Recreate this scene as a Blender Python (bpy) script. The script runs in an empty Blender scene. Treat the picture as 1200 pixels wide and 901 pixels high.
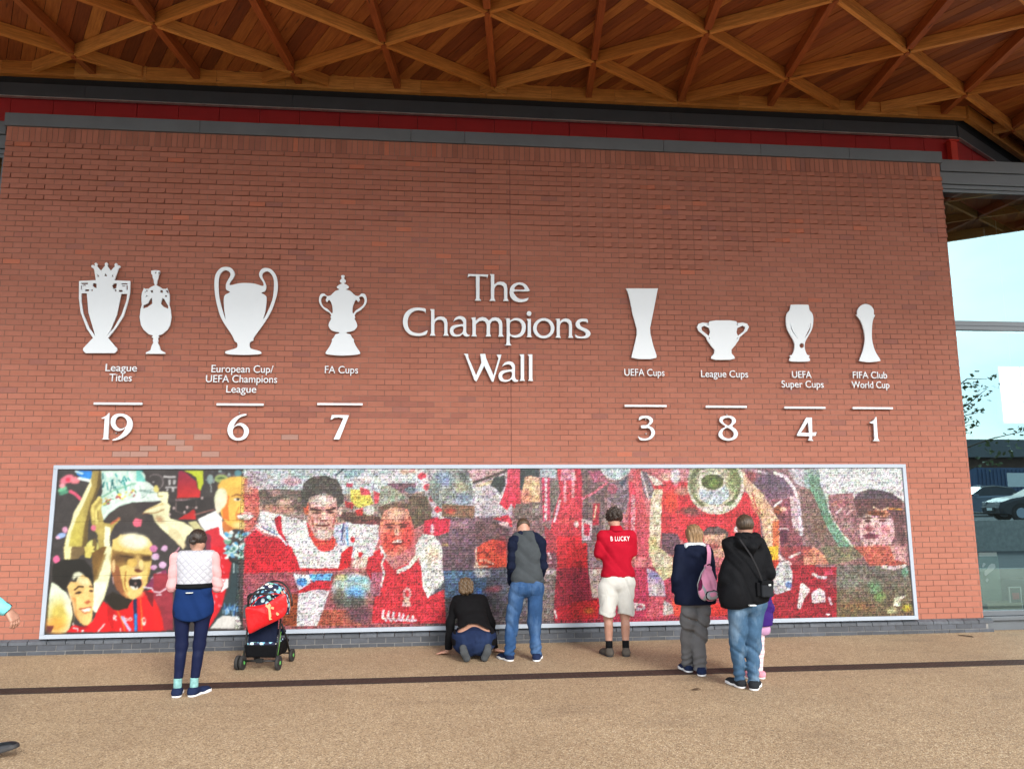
import bpy, math, random
import numpy as np
from math import radians, sin, cos, pi
from mathutils import Vector, Matrix

SC = bpy.context.scene
COL = SC.collection
random.seed(7)
RNG = np.random.default_rng(11)

# ------------------------------------------------------------------ camera
CAM_POS = np.array([-0.2082, -10.3339, 1.866])
YAW, PITCH, ROLL, FPX = 0.0994, 0.1511, -0.0058, 886.65
def _axes():
    f = np.array([sin(YAW)*cos(PITCH), cos(YAW)*cos(PITCH), sin(PITCH)])
    r = np.array([cos(YAW), -sin(YAW), 0.0]); u = np.cross(r, f)
    c, s = cos(ROLL), sin(ROLL)
    return c*r+s*u, -s*r+c*u, f
_R, _U, _F = _axes()
cam_d = bpy.data.cameras.new("camera"); cam = bpy.data.objects.new("camera", cam_d); COL.objects.link(cam)
cam_d.sensor_width = 36.0; cam_d.lens = FPX/1200*36.0; cam_d.clip_end = 2000; cam_d.clip_start = 0.05
M4 = Matrix(((_R[0], _U[0], -_F[0], CAM_POS[0]), (_R[1], _U[1], -_F[1], CAM_POS[1]), (_R[2], _U[2], -_F[2], CAM_POS[2]), (0, 0, 0, 1)))
cam.matrix_world = M4
SC.camera = cam
def on_y(u, v, y):
    """point of the plane at depth y that a measured spot of the photograph lies on"""
    d = _F + _R*(u-600)/FPX - _U*(v-450.5)/FPX
    return CAM_POS + d*((y-CAM_POS[1])/d[1])

# ------------------------------------------------------------------ sky, sun, exposure
SUN_EL, SUN_AZ = radians(31), radians(158)      # high soft sun behind the photographer
world = bpy.data.worlds.new("World"); SC.world = world; world.use_nodes = True
wn = world.node_tree; wn.nodes.clear()
w_out = wn.nodes.new("ShaderNodeOutputWorld"); w_bg = wn.nodes.new("ShaderNodeBackground")
w_sky = wn.nodes.new("ShaderNodeTexSky"); w_sky.sky_type = 'NISHITA'; w_sky.sun_disc = False
w_sky.sun_elevation = SUN_EL; w_sky.sun_rotation = SUN_AZ; w_sky.air_density = 1.0; w_sky.dust_density = 2.0; w_sky.ozone_density = 1.0
w_tc = wn.nodes.new("ShaderNodeTexCoord"); w_map = wn.nodes.new("ShaderNodeMapping"); w_map.inputs['Scale'].default_value = (1, 1, 2.4)
w_no = wn.nodes.new("ShaderNodeTexNoise"); w_no.inputs['Scale'].default_value = 2.2; w_no.inputs['Detail'].default_value = 7; w_no.inputs['Roughness'].default_value = .55
w_cr = wn.nodes.new("ShaderNodeValToRGB"); w_cr.color_ramp.elements[0].position = .36; w_cr.color_ramp.elements[1].position = .62
w_cr.color_ramp.elements[0].color = (.2, .2, .2, 1)
w_mix = wn.nodes.new("ShaderNodeMix"); w_mix.data_type = 'RGBA'
w_mix.inputs[7].default_value = (9.7, 10.0, 10.2, 1)       # thin bright cloud over the whole sky
wn.links.new(w_tc.outputs['Generated'], w_map.inputs[0]); wn.links.new(w_map.outputs[0], w_no.inputs['Vector'])
wn.links.new(w_no.outputs['Fac'], w_cr.inputs[0]); wn.links.new(w_cr.outputs['Color'], w_mix.inputs[0])
wn.links.new(w_sky.outputs[0], w_mix.inputs[6]); wn.links.new(w_mix.outputs[2], w_bg.inputs[0])
w_bg.inputs[1].default_value = 0.125
wn.links.new(w_bg.outputs[0], w_out.inputs[0])
sun_d = bpy.data.lights.new("sun", 'SUN'); sun_d.energy = 1.5; sun_d.angle = radians(18); sun_d.color = (1.0, .95, .88)
sun = bpy.data.objects.new("sun", sun_d); COL.objects.link(sun)
_sd = Vector((sin(SUN_AZ)*cos(SUN_EL), cos(SUN_AZ)*cos(SUN_EL), sin(SUN_EL)))
sun.rotation_euler = _sd.to_track_quat('Z', 'Y').to_euler()
SC.view_settings.view_transform = 'Standard'; SC.view_settings.look = 'None'; SC.view_settings.gamma = 1.0
SC.view_settings.exposure = 1.27
SC.cycles.max_bounces = 8; SC.cycles.use_denoising = True

# ------------------------------------------------------------------ helpers
def srgb(r, g=None, b=None):
    if g is None: r, g, b = r
    return tuple(((c/255)/12.92 if c/255 <= .04045 else (((c/255)+.055)/1.055)**2.4) for c in (r, g, b))
def empty(name, loc=(0, 0, 0), rz=0.0):
    o = bpy.data.objects.new(name, None); COL.objects.link(o); o.location = loc; o.rotation_euler = (0, 0, rz); o.empty_display_size = .1
    return o
def tag(o, label=None, cat=None, group=None, kind=None):
    if label: o['label'] = label
    if cat: o['category'] = cat
    if group: o['group'] = group
    if kind: o['kind'] = kind
    return o
def thing(name, label, cat, loc=(0, 0, 0), rz=0.0, group=None):
    return tag(empty(name, loc, rz), label, cat, group)
def link(name, me, parent=None, mat=None, loc=None):
    o = bpy.data.objects.new(name, me); COL.objects.link(o)
    if mat is not None and len(me.materials) == 0: me.materials.append(mat)
    if parent is not None: o.parent = parent
    if loc is not None: o.location = loc
    return o
def np_mesh(name, V, Q, smooth=False):
    """mesh from an (n,3) array and an (m,k) face array (k 3 or 4) or a list of faces"""
    me = bpy.data.meshes.new(name)
    if isinstance(Q, np.ndarray) and Q.ndim == 2:
        V = np.ascontiguousarray(V, dtype=np.float32); Q = np.ascontiguousarray(Q, dtype=np.int32); k = Q.shape[1]
        me.vertices.add(len(V)); me.vertices.foreach_set('co', V.ravel())
        me.loops.add(Q.size); me.loops.foreach_set('vertex_index', Q.ravel())
        me.polygons.add(len(Q)); me.polygons.foreach_set('loop_start', np.arange(0, Q.size, k, dtype=np.int32))
        try: me.polygons.foreach_set('loop_total', np.full(len(Q), k, dtype=np.int32))
        except Exception: pass
        me.update(calc_edges=True); me.validate()
    else:
        me.from_pydata([tuple(map(float, v)) for v in V], [], [tuple(int(i) for i in q) for q in Q]); me.update()
    me.polygons.foreach_set('use_smooth', np.full(len(me.polygons), bool(smooth)))
    return me
BOXF = [(0, 1, 3, 2), (4, 6, 7, 5), (0, 4, 5, 1), (2, 3, 7, 6), (0, 2, 6, 4), (1, 5, 7, 3)]
class MB:
    """collects boxes, tubes and lofts into one mesh"""
    def __init__(s): s.v = []; s.f = []
    def add(s, V, F):
        n = len(s.v); s.v += [tuple(map(float, p)) for p in V]; s.f += [tuple(i+n for i in f) for f in F]; return s
    def box(s, x0, x1, y0, y1, z0, z1, M=None):
        V = [Vector((x, y, z)) for x in (x0, x1) for y in (y0, y1) for z in (z0, z1)]
        if M is not None: V = [M @ p for p in V]
        return s.add(V, BOXF)
    def tube(s, pts, r, n=10, cap=True):
        pts = [Vector(p) for p in pts]; rs = r if hasattr(r, '__len__') else [r]*len(pts)
        V = []; F = []; prev = None
        for i, p in enumerate(pts):
            t = (pts[min(i+1, len(pts)-1)]-pts[max(i-1, 0)]).normalized()
            a = prev if prev is not None else (Vector((0, 0, 1)) if abs(t.z) < .9 else Vector((1, 0, 0)))
            a = (a-t*a.dot(t)).normalized(); prev = a; b = t.cross(a)
            for k in range(n):
                th = 2*pi*k/n; V.append(p+(a*cos(th)+b*sin(th))*rs[i])
        for i in range(len(pts)-1):
            for k in range(n): F.append((i*n+k, i*n+(k+1) % n, (i+1)*n+(k+1) % n, (i+1)*n+k))
        if cap: F.append(tuple(range(n))[::-1]); F.append(tuple(range((len(pts)-1)*n, len(pts)*n)))
        return s.add(V, F)
    def beam(s, a, b, w, h, up=(0, 0, 1)):
        a = Vector(a); b = Vector(b); t = (b-a); L = t.length; t.normalize(); up = Vector(up); sd = t.cross(up).normalized(); up = sd.cross(t)
        V = [a+t*l+sd*x+up*z for l in (0, L) for x in (-w/2, w/2) for z in (-h/2, h/2)]
        return s.add(V, BOXF)
    def build(s, name, mat, parent=None, smooth=False, bevel=0.0, loc=None):
        me = np_mesh(name, s.v, s.f); 
        if bevel:
            import bmesh
            bm = bmesh.new(); bm.from_mesh(me)
            bmesh.ops.bevel(bm, geom=bm.edges[:], offset=bevel, segments=2, profile=.6, affect='EDGES'); bm.to_mesh(me); bm.free()
        if smooth: me.polygons.foreach_set('use_smooth', np.ones(len(me.polygons), dtype=bool))
        return link(name, me, parent, mat, loc)

# ------------------------------------------------------------------ materials
class NT:
    def __init__(s, name):
        s.m = bpy.data.materials.new(name); s.m.use_nodes = True; s.t = s.m.node_tree; s.b = s.t.nodes['Principled BSDF']; s.out = s.t.nodes['Material Output']
    def n(s, typ, **kw):
        nd = s.t.nodes.new(typ)
        for k, v in kw.items():
            if k.startswith('i_'): nd.inputs[k[2:].replace('_', ' ')].default_value = v
            else: setattr(nd, k, v)
        return nd
    def l(s, a, b): s.t.links.new(a, b)
    def coords(s, scale=(1, 1, 1), src='Object'):
        tc = s.n('ShaderNodeTexCoord'); mp = s.n('ShaderNodeMapping'); mp.inputs['Scale'].default_value = scale; s.l(tc.outputs[src], mp.inputs[0]); return mp.outputs[0]
    def noise(s, vec, scale, detail=4, rough=.6):
        nd = s.n('ShaderNodeTexNoise'); nd.inputs['Scale'].default_value = scale; nd.inputs['Detail'].default_value = detail; nd.inputs['Roughness'].default_value = rough
        if vec is not None: s.l(vec, nd.inputs['Vector'])
        return nd.outputs['Fac']
    def ramp(s, fac, stops):
        nd = s.n('ShaderNodeValToRGB'); cr = nd.color_ramp
        while len(cr.elements) < len(stops): cr.elements.new(.5)
        for e, (p, c) in zip(cr.elements, stops): e.position = p; e.color = (*c, 1) if len(c) == 3 else c
        s.l(fac, nd.inputs[0]); return nd.outputs[0]
    def mix(s, fac, a, b, mode='MIX'):
        nd = s.n('ShaderNodeMix'); nd.data_type = 'RGBA'; nd.blend_type = mode
        for i, v in ((0, fac), (6, a), (7, b)):
            if isinstance(v, (int, float)): nd.inputs[i].default_value = v
            elif isinstance(v, tuple): nd.inputs[i].default_value = (*v, 1) if len(v) == 3 else v
            else: s.l(v, nd.inputs[i])
        return nd.outputs[2]
    def math(s, op, a, b=0.0):
        nd = s.n('ShaderNodeMath', operation=op)
        for i, v in ((0, a), (1, b)):
            if isinstance(v, (int, float)): nd.inputs[i].default_value = v
            else: s.l(v, nd.inputs[i])
        return nd.outputs[0]
    def col(s, c):
        if isinstance(c, tuple): s.b.inputs['Base Color'].default_value = (*c[:3], 1)
        else: s.l(c, s.b.inputs['Base Color'])
    def bump(s, h, strength=.3, dist=.01):
        nd = s.n('ShaderNodeBump'); nd.inputs['Strength'].default_value = strength; nd.inputs['Distance'].default_value = dist
        s.l(h, nd.inputs['Height']); s.l(nd.outputs[0], s.b.inputs['Normal'])
    def rough(s, v):
        if isinstance(v, (int, float)): s.b.inputs['Roughness'].default_value = v
        else: s.l(v, s.b.inputs['Roughness'])
def pm(name, base, rough=.6, var=.12, scale=6.0, bump=.0, bscale=60.0, metal=0.0, spec=None, coords='Object'):
    """plain procedural material: base colour with soft tonal variation and fine relief"""
    t = NT(name); v = t.coords(src=coords)
    f = t.noise(v, scale, 5)
    lo = tuple(c*(1-var) for c in base); hi = tuple(min(1, c*(1+var)) for c in base)
    t.col(t.ramp(f, [(.3, lo), (.7, hi)])); t.rough(rough); t.b.inputs['Metallic'].default_value = metal
    if spec is not None: t.b.inputs['Specular IOR Level'].default_value = spec
    if bump: t.bump(t.noise(v, bscale, 4), bump, .004)
    return t.m
# ================================================================== SETTING
# ---- ground sheets
t = NT('resin_gravel'); v = t.coords()
vo = t.n('ShaderNodeTexVoronoi'); vo.inputs['Scale'].default_value = 120; t.l(v, vo.inputs['Vector'])
vo2 = t.n('ShaderNodeTexVoronoi'); vo2.inputs['Scale'].default_value = 60; t.l(v, vo2.inputs['Vector'])
sep = t.n('ShaderNodeSeparateColor'); t.l(vo.outputs['Color'], sep.inputs[0])
sep2 = t.n('ShaderNodeSeparateColor'); t.l(vo2.outputs['Color'], sep2.inputs[0])
c1 = t.ramp(sep.outputs[0], [(0, (.075, .048, .028)), (.25, (.21, .145, .085)), (.6, (.37, .262, .148)), (.85, (.50, .38, .235)), (1, (.72, .62, .46))])
c2 = t.ramp(sep2.outputs[1], [(0, (.20, .135, .078)), (.5, (.35, .252, .155)), (1, (.50, .385, .25))])
c = t.mix(.35, c1, c2)
big = t.noise(v, .45, 4, .6)
c = t.mix(t.ramp(big, [(.40, (0, 0, 0)), (.70, (.34, .34, .34))]), c, (.19, .125, .07))
fine = t.noise(v, 5, 5, .65)
c = t.mix(t.ramp(fine, [(.5, (0, 0, 0)), (.72, (.22, .22, .22))]), c, (.15, .09, .055))
gm = t.n('ShaderNodeTexVoronoi'); gm.inputs['Scale'].default_value = 1.15; t.l(v, gm.inputs['Vector'])
c = t.mix(t.ramp(gm.outputs['Distance'], [(.018, (.75, .75, .75)), (.03, (0, 0, 0))]), c, (.10, .085, .07))          # trodden gum
st_ = t.noise(t.coords((.5, 1.3, 1)), .9, 6, .7)
c = t.mix(t.ramp(st_, [(.54, (0, 0, 0)), (.66, (.30, .30, .30))]), c, (.13, .09, .06))                             # damp and dirt
t.col(c); t.rough(.75); t.bump(vo.outputs['Distance'], .45, .006); M_GRAVEL = t.m
M_ASPH = pm('asphalt', (.055, .056, .058), .9, .35, 3, .5, 120)
M_KERB = pm('kerb_stone', (.33, .32, .30), .85, .2, 8, .3, 90)
def sheet(name, x0, x1, y0, y1, z, mat):
    return tag(link(name, np_mesh(name, [(x0, y0, z), (x1, y0, z), (x1, y1, z), (x0, y1, z)], [(0, 1, 2, 3)]), None, mat), kind='structure')
sheet('ground', -900, 900, -900, 900, -.14, M_ASPH)
DY0, DY1 = -2.055, -1.80            # drain channel
sheet('resin_paving', -40, 60, -8.5, DY0, 0, M_GRAVEL)
sheet('resin_paving', -40, 60, DY1, .6, 0, M_GRAVEL)
mb = MB()
x = -40.0
while x < 60: mb.box(x, x+.992, -8.65, -8.5, -.2, .004); x += 1.0
tag(mb.build('kerb', M_KERB), kind='structure')
# ---- parking bay lines seen in the glass
mb = MB()
for i in range(9): mb.box(14+i*2.6, 14.1+i*2.6, -24, -19, -.136, -.132)
tag(mb.build('parking_bay_marking', pm('road_paint', (.7, .7, .68), .7)), kind='structure')

# ---- drain: steel channel with a slotted grating
M_RUST = pm('rusted_grating', (.040, .020, .015), .75, .35, 14, .4, 80, metal=.3)
M_DARK = pm('dark_void', (.012, .012, .013), .9)
dr = thing('drain_channel', 'long rust brown slotted drain grating running across the gravel paving in front of the wall', 'drain', (0, (DY0+DY1)/2, 0))
w2 = (DY1-DY0)/2
mb = MB(); mb.box(-40, 60, -w2, w2, -.10, -.09); mb.box(-40, 60, -w2, -w2+.012, -.09, .003); mb.box(-40, 60, w2-.012, w2, -.09, .003); mb.build('channel', M_DARK, dr)
for k, (a, b) in enumerate(((-.110, -.075), (-.06, -.025), (-.01, .025), (.04, .075), (.088, .113))):
    mb = MB(); mb.box(-40, 60, a, b, -.03, .001); mb.build('bar', M_RUST, dr)
mb = MB()
for i in range(420): mb.box(-9+i*.05, -9+i*.05+.018, -w2+.013, w2-.013, -.028, -.001)
tag(mb.build('cross_bar', M_RUST, dr), kind='stuff')

# ---- brick materials
def brick_mat(name, use_obj):
    t = NT(name); v = t.coords(src='Object')
    if use_obj:
        oi = t.n('ShaderNodeObjectInfo'); base = oi.outputs['Color']
        ad = t.n('ShaderNodeVectorMath', operation='ADD'); t.l(v, ad.inputs[0]); t.l(oi.outputs['Location'], ad.inputs[1]); v = ad.outputs[0]
    else:
        at = t.n('ShaderNodeAttribute', attribute_name='Col'); base = at.outputs['Color']
    f = t.noise(v, 9, 6, .7); g = t.noise(v, 120, 3, .6)
    c = t.mix(t.ramp(f, [(.35, (.35, .35, .35)), (.65, (0, 0, 0))]), base, t.mix(1.0, base, (.78, .74, .72), 'MULTIPLY'))
    c = t.mix(t.ramp(g, [(.58, (0, 0, 0)), (.75, (.4, .4, .4))]), c, t.mix(1.0, base, (.55, .5, .5), 'MULTIPLY'))
    t.col(c); t.rough(.82); t.bump(t.math('ADD', f, t.math('MULTIPLY', g, .5)), .35, .004); return t.m
M_BR_J = brick_mat('red_brick_joined', False); M_BR_O = brick_mat('red_brick', True)
t = NT('mortar'); v = t.coords()
t.col(t.ramp(t.noise(v, 1.1, 5, .6), [(.35, (.15, .07, .052)), (.65, (.25, .14, .11))])); t.rough(.95); t.bump(t.noise(v, 160, 3), .4, .003); M_MORT = t.m

XL, XR, ZB, ZT, ZC = -6.10, 7.483, .184, 6.958, 7.138
MX0, MX1, MZ0, MZ1 = -5.089, 6.467, .1935, 2.338
XJ = .808
wall = thing('brick_wall', 'tall red brick wall carrying the white trophy cutouts and lettering above the mosaic mural', 'wall', (0, 0, 0))
mb = MB(); mb.box(XL+.006, XR-.006, .0035, .33, .0, ZT-.002); mb.build('mortar_bed', M_MORT, wall)
BND = [(-6.1, 5.89), (-5.44, 5.89), (-4.99, 5.77), (-4.54, 5.61), (-3.85, 5.35), (-3.16, 5.15), (-2.48, 5.15), (-2.02, 5.28), (-1.56, 5.54), (-.74, 5.73), (-.14, 5.88), (.84, 5.87), (1.33, 5.63), (1.82, 5.48), (2.32, 5.27), (2.94, 5.12), (3.71, 5.17), (4.11, 5.35), (4.97, 5.61), (6., 5.93), (6.68, 5.97), (7.08, 5.84), (7.49, 5.71)]
bx, bz = zip(*BND)
def pattern_z(x): return float(np.interp(x, bx, bz))
BC = [(.335, .122, .080), (.342, .126, .084), (.328, .118, .078), (.350, .130, .088), (.332, .122, .082)]
def brick_col(x, z, up=False):
    r = random.random(); b = list(random.choice(BC)); k = .96+.08*random.random()
    # broad firing batches, darker and purpler in places
    m = sin(x*.9+1.3)*sin(z*1.7+x*.35)+.6*sin(x*2.3+z*2.9)
    if m > .9 and r < .22: b = [.305, .112, .080]
    if r > .997: b = [.40, .125, .075]
    elif r > .985: b = [.28, .108, .082]
    if z > 5.0 and r < .02: b = [.42, .13, .075]
    if -4.9 < x < -2.0 and 2.35 < z < 2.75 and r < .06: b = [.33, .19, .155]
    if -2.4 < x < .2 and 2.9 < z < 3.25 and r < .5: b = [.27, .098, .070]
    return tuple(c*k for c in b)
single = []          # (x0,x1,z0,z1)
jv, jf, jc = [], [], []
def add_brick(x0, x1, z0, z1, prof=(0, 0, 0, 0), col=None):
    """prof: how far each front corner stands proud: bl, br, tl, tr"""
    n = len(jv); bl, br, tl, tr = prof
    jv.extend([(x0, -bl, z0), (x1, -br, z0), (x0, -tl, z1), (x1, -tr, z1), (x0, .02, z0), (x1, .02, z0), (x0, .02, z1), (x1, .02, z1)])
    jf.extend([(n, n+1, n+3, n+2), (n, n+4, n+5, n+1), (n+2, n+3, n+7, n+6), (n, n+2, n+6, n+4), (n+1, n+5, n+7, n+3)])
    jc.extend([col or brick_col((x0+x1)/2, (z0+z1)/2)]*5)
P, CH, J = .225, .075, .010
nrows = int(round((ZT-.215-ZB)/CH)); CH = (ZT-.218-ZB)/nrows
allb = []
for r in range(nrows):
    z0 = ZB+r*CH+J*.5; z1 = ZB+(r+1)*CH-J*.5
    for seg0, seg1 in ((XL, XJ-.006), (XJ+.006, XR)):
        xx = seg0+(0 if r % 2 else -P/2)
        while xx < seg1-.02:
            x0 = max(xx, seg0)+(J/2 if xx > seg0+.001 else 0); x1 = min(xx+P, seg1)-(J/2 if xx+P < seg1-.001 else 0); xx += P
            if x1-x0 < .02: continue
            if z1 < MZ1-.03 and x0 > MX0+.03 and x1 < MX1-.03 and z0 > MZ0-.05: continue
            allb.append((x0, x1, z0, z1, r))
rank = sorted(range(len(allb)), key=lambda i: -(1e3/((allb[i][0]+.2)**2+10.33**2+(allb[i][2]-1.87)**2))*(1 if allb[i][1]-allb[i][0] > .2 else .3))
# the 300 that show largest: full bricks closest to the camera
near = set(rank[:300])
unit = {}
brick_objs = []
for i, (x0, x1, z0, z1, r) in enumerate(allb):
    cx, cz = (x0+x1)/2, (z0+z1)/2
    if i in near:
        key = round(x1-x0, 3)
        if key not in unit:
            h = (z1-z0)/2; w_ = (x1-x0)/2
            unit[key] = np_mesh('brick', [(-w_, 0, -h), (w_, 0, -h), (-w_, 0, h), (w_, 0, h), (-w_, .02, -h), (w_, .02, -h), (-w_, .02, h), (w_, .02, h)], [(0, 1, 3, 2), (0, 4, 5, 1), (2, 3, 7, 6), (0, 2, 6, 4), (1, 5, 7, 3)])
            unit[key].materials.append(M_BR_O)
        o = link('brick', unit[key], wall, None, (cx, -random.random()*.0018, cz)); o.rotation_euler = (random.uniform(-.008, .008), 0, random.uniform(-.004, .004))
        o.color = (*brick_col(cx, cz), 1); continue
    j = lambda: random.uniform(0, .0016)
    prof = [j(), j(), j(), j()]
    top = (nrows-1-r)
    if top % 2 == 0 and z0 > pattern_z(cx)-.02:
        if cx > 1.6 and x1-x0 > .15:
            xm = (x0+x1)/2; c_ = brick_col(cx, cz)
            add_brick(x0, xm-.001, z0, z1, (.001, .004, .001, .002), tuple(k*.86 for k in c_))  # relief shading put into the brick colour: flush half darker, proud half lighter
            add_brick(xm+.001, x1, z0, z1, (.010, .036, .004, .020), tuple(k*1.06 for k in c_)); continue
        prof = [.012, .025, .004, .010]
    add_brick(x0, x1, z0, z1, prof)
me = np_mesh('brick', np.array(jv), np.array(jf)); ca = me.color_attributes.new('Col', 'FLOAT_COLOR', 'CORNER')
ca.data.foreach_set('color', np.repeat(np.c_[np.array(jc), np.ones(len(jc))], 4, axis=0).astype(np.float32).ravel())
tag(link('brick', me, wall, M_BR_J), kind='stuff')
# soldier course of upright bricks under the coping
jv, jf, jc = [], [], []
zz0, zz1 = ZB+nrows*CH+J*.5, ZT-.004
xx = XL
while xx < XR-.02:
    x1 = min(xx+.075, XR)
    c_ = brick_col(xx, 6.9); k = random.choice((.8, .9, 1, 1, 1.06))
    add_brick(xx+(.005 if xx > XL else 0), x1-(.005 if x1 < XR else 0), zz0, zz1, [random.uniform(0, .003)]*4, tuple(q*k for q in c_)); xx += .075
me = np_mesh('soldier_brick', np.array(jv), np.array(jf)); ca = me.color_attributes.new('Col', 'FLOAT_COLOR', 'CORNER')
ca.data.foreach_set('color', np.repeat(np.c_[np.array(jc), np.ones(len(jc))], 4, axis=0).astype(np.float32).ravel())
tag(link('soldier_brick', me, wall, M_BR_J), kind='stuff')
# wall ends (returns) in brick: joined courses
for xe, sgn in ((XL, -1), (XR, 1)):
    jv, jf, jc = [], [], []
    for r in range(nrows):
        z0 = ZB+r*CH+J*.5; z1 = z0+CH-J
        for a, b in (((.022, .11), (.12, .33)) if r % 2 else ((.022, .225), (.235, .33))):
            n = len(jv); xo = xe+sgn*.0015
            jv.extend([(xo, a, z0), (xo, b, z0), (xo, a, z1), (xo, b, z1), (xe-sgn*.01, a, z0), (xe-sgn*.01, b, z0), (xe-sgn*.01, a, z1), (xe-sgn*.01, b, z1)])
            jf.extend([(n, n+1, n+3, n+2), (n, n+4, n+5, n+1), (n+2, n+3, n+7, n+6), (n, n+2, n+6, n+4), (n+1, n+5, n+7, n+3)]); jc.extend([brick_col(xe, z0)]*5)
    me = np_mesh('return_brick', np.array(jv), np.array(jf)); ca = me.color_attributes.new('Col', 'FLOAT_COLOR', 'CORNER')
    ca.data.foreach_set('color', np.repeat(np.c_[np.array(jc), np.ones(len(jc))], 4, axis=0).astype(np.float32).ravel())
    tag(link('return_brick', me, wall, M_BR_J), kind='stuff')
# expansion joint: dark sealant
mb = MB(); mb.box(XJ-.005, XJ+.005, .0005, .0034, MZ1, ZT-.01); mb.build('expansion_joint', pm('sealant', (.16, .06, .045), .8, .5, 9), wall)
# coping: folded metal capping in lengths
M_GREY = pm('blue_grey_metal', (.115, .135, .155), .5, .08, 2.5, .05, 300, metal=.25)
M_GREYD = pm('dark_grey_metal', (.055, .062, .07), .55, .1, 2.5, .05, 300, metal=.2)
xs = [XL-.025, -3.55, -.62, .15, 3.1, 4.6, 6.0, XR+.025]
for a, b in zip(xs[:-1], xs[1:]):
    mb = MB(); mb.box(a+.002, b-.002, -.035, .36, ZT, ZC); mb.build('coping', M_GREY, wall, bevel=.004)

# ---- plinth of blue engineering bricks
M_BLUE = None
t = NT('blue_brick'); v = t.coords(src='Object'); oi = t.n('ShaderNodeObjectInfo')
ad = t.n('ShaderNodeVectorMath', operation='ADD'); t.l(v, ad.inputs[0]); t.l(oi.outputs['Location'], ad.inputs[1])
f = t.noise(ad.outputs[0], 14, 5, .7)
t.col(t.mix(t.ramp(f, [(.35, (.5, .5, .5)), (.65, (0, 0, 0))]), oi.outputs['Color'], (.03, .034, .042))); t.rough(.6); t.bump(f, .3, .003); M_BLUE = t.m
pl = thing('brick_plinth', 'low blue grey engineering brick plinth at the foot of the red brick wall', 'plinth', (0, -.045, 0))
mb = MB(); mb.box(XL-.03, XR+.03, .006, .36, -.13, .119); mb.build('mortar_bed', pm('grey_mortar', (.20, .20, .20), .95, .2, 8), pl)
def ubrick(w_, h_, d_=.02): return np_mesh('brick', [(-w_, 0, -h_), (w_, 0, -h_), (-w_, 0, h_), (w_, 0, h_), (-w_, d_, -h_), (w_, d_, -h_), (-w_, d_, h_), (w_, d_, h_)], [(0, 1, 3, 2), (0, 4, 5, 1), (2, 3, 7, 6), (0, 2, 6, 4), (1, 5, 7, 3)])
ub = ubrick(.1075, .0325); ub.materials.append(M_BLUE)
for r, zc in ((0, .0085), (1, .0835)):
    xx = XL-.03+(.1125 if r else 0)
    while xx < XR-.05:
        o = link('brick', ub, pl, None, (xx+.1125, -random.random()*.002, zc)); k = random.uniform(.7, 1.25)
        o.color = (.062*k, .072*k, .090*k, 1); xx += .225
# sloping plinth bricks: their top face falls to the front
up = np_mesh('plinth_brick', [(-.1075, -.004, -.031), (.1075, -.004, -.031), (-.1075, -.004, .006), (.1075, -.004, .006), (-.1075, .05, .0305), (.1075, .05, .0305), (-.1075, .05, -.031), (.1075, .05, -.031)], [(0, 1, 3, 2), (2, 3, 5, 4), (0, 2, 4, 6), (1, 7, 5, 3), (0, 6, 7, 1)])
up.materials.append(M_BLUE)
xx = XL-.03
while xx < XR-.05:
    o = link('plinth_brick', up, pl, None, (xx+.1125, -.006, .152)); k = random.uniform(.8, 1.25); o.color = (.085*k, .098*k, .118*k, 1); xx += .225

# ---- red cladding above the wall, behind the fascia
M_RED = pm('red_cladding_paint', (.36, .010, .012), .45, .1, 3, .05, 200)
M_RED2 = pm('red_steel_paint', (.55, .035, .02), .45, .1, 3)
rc = thing('red_cladding', 'band of dark red cladding panels above the brick wall under the timber canopy', 'cladding', (0, .55, 0))
xx = -14.0
i = 0
while xx < 8.1:
    x1 = min(xx+.585, 8.18)
    mb = MB(); mb.box(xx+.003, x1-.003, 0, .03, 6.6, 7.8); o = mb.build('panel', M_RED, rc, bevel=.003); xx = x1
mb = MB(); mb.box(-14, 8.15, .032, .1, 6.6, 7.8); mb.build('backing', M_DARK, rc)
# beyond the corner the band turns back along the canopy edge
_dirc = Vector((1.585, .99, 0)).normalized()
for k in range(8):
    a = Vector((8.2, .56, 0))+_dirc*(k*.62); b = a+_dirc*.605
    mb = MB(); mb.beam((a.x, a.y-.55, 7.2), (b.x, b.y-.55, 7.2), .03, 1.2); mb.build('panel', M_RED, rc)
po = thing('steel_post', 'bright red square steel post at the corner of the red cladding band', 'post', (8.07, .47, 6.9))
mb = MB(); mb.box(-.055, .055, -.055, .055, -.3, .66); mb.build('post_shaft', M_RED2, po, bevel=.004)
mb = MB(); mb.box(-.09, .09, -.07, .07, .66, .68); mb.build('cap_plate', M_RED2, po)

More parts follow.
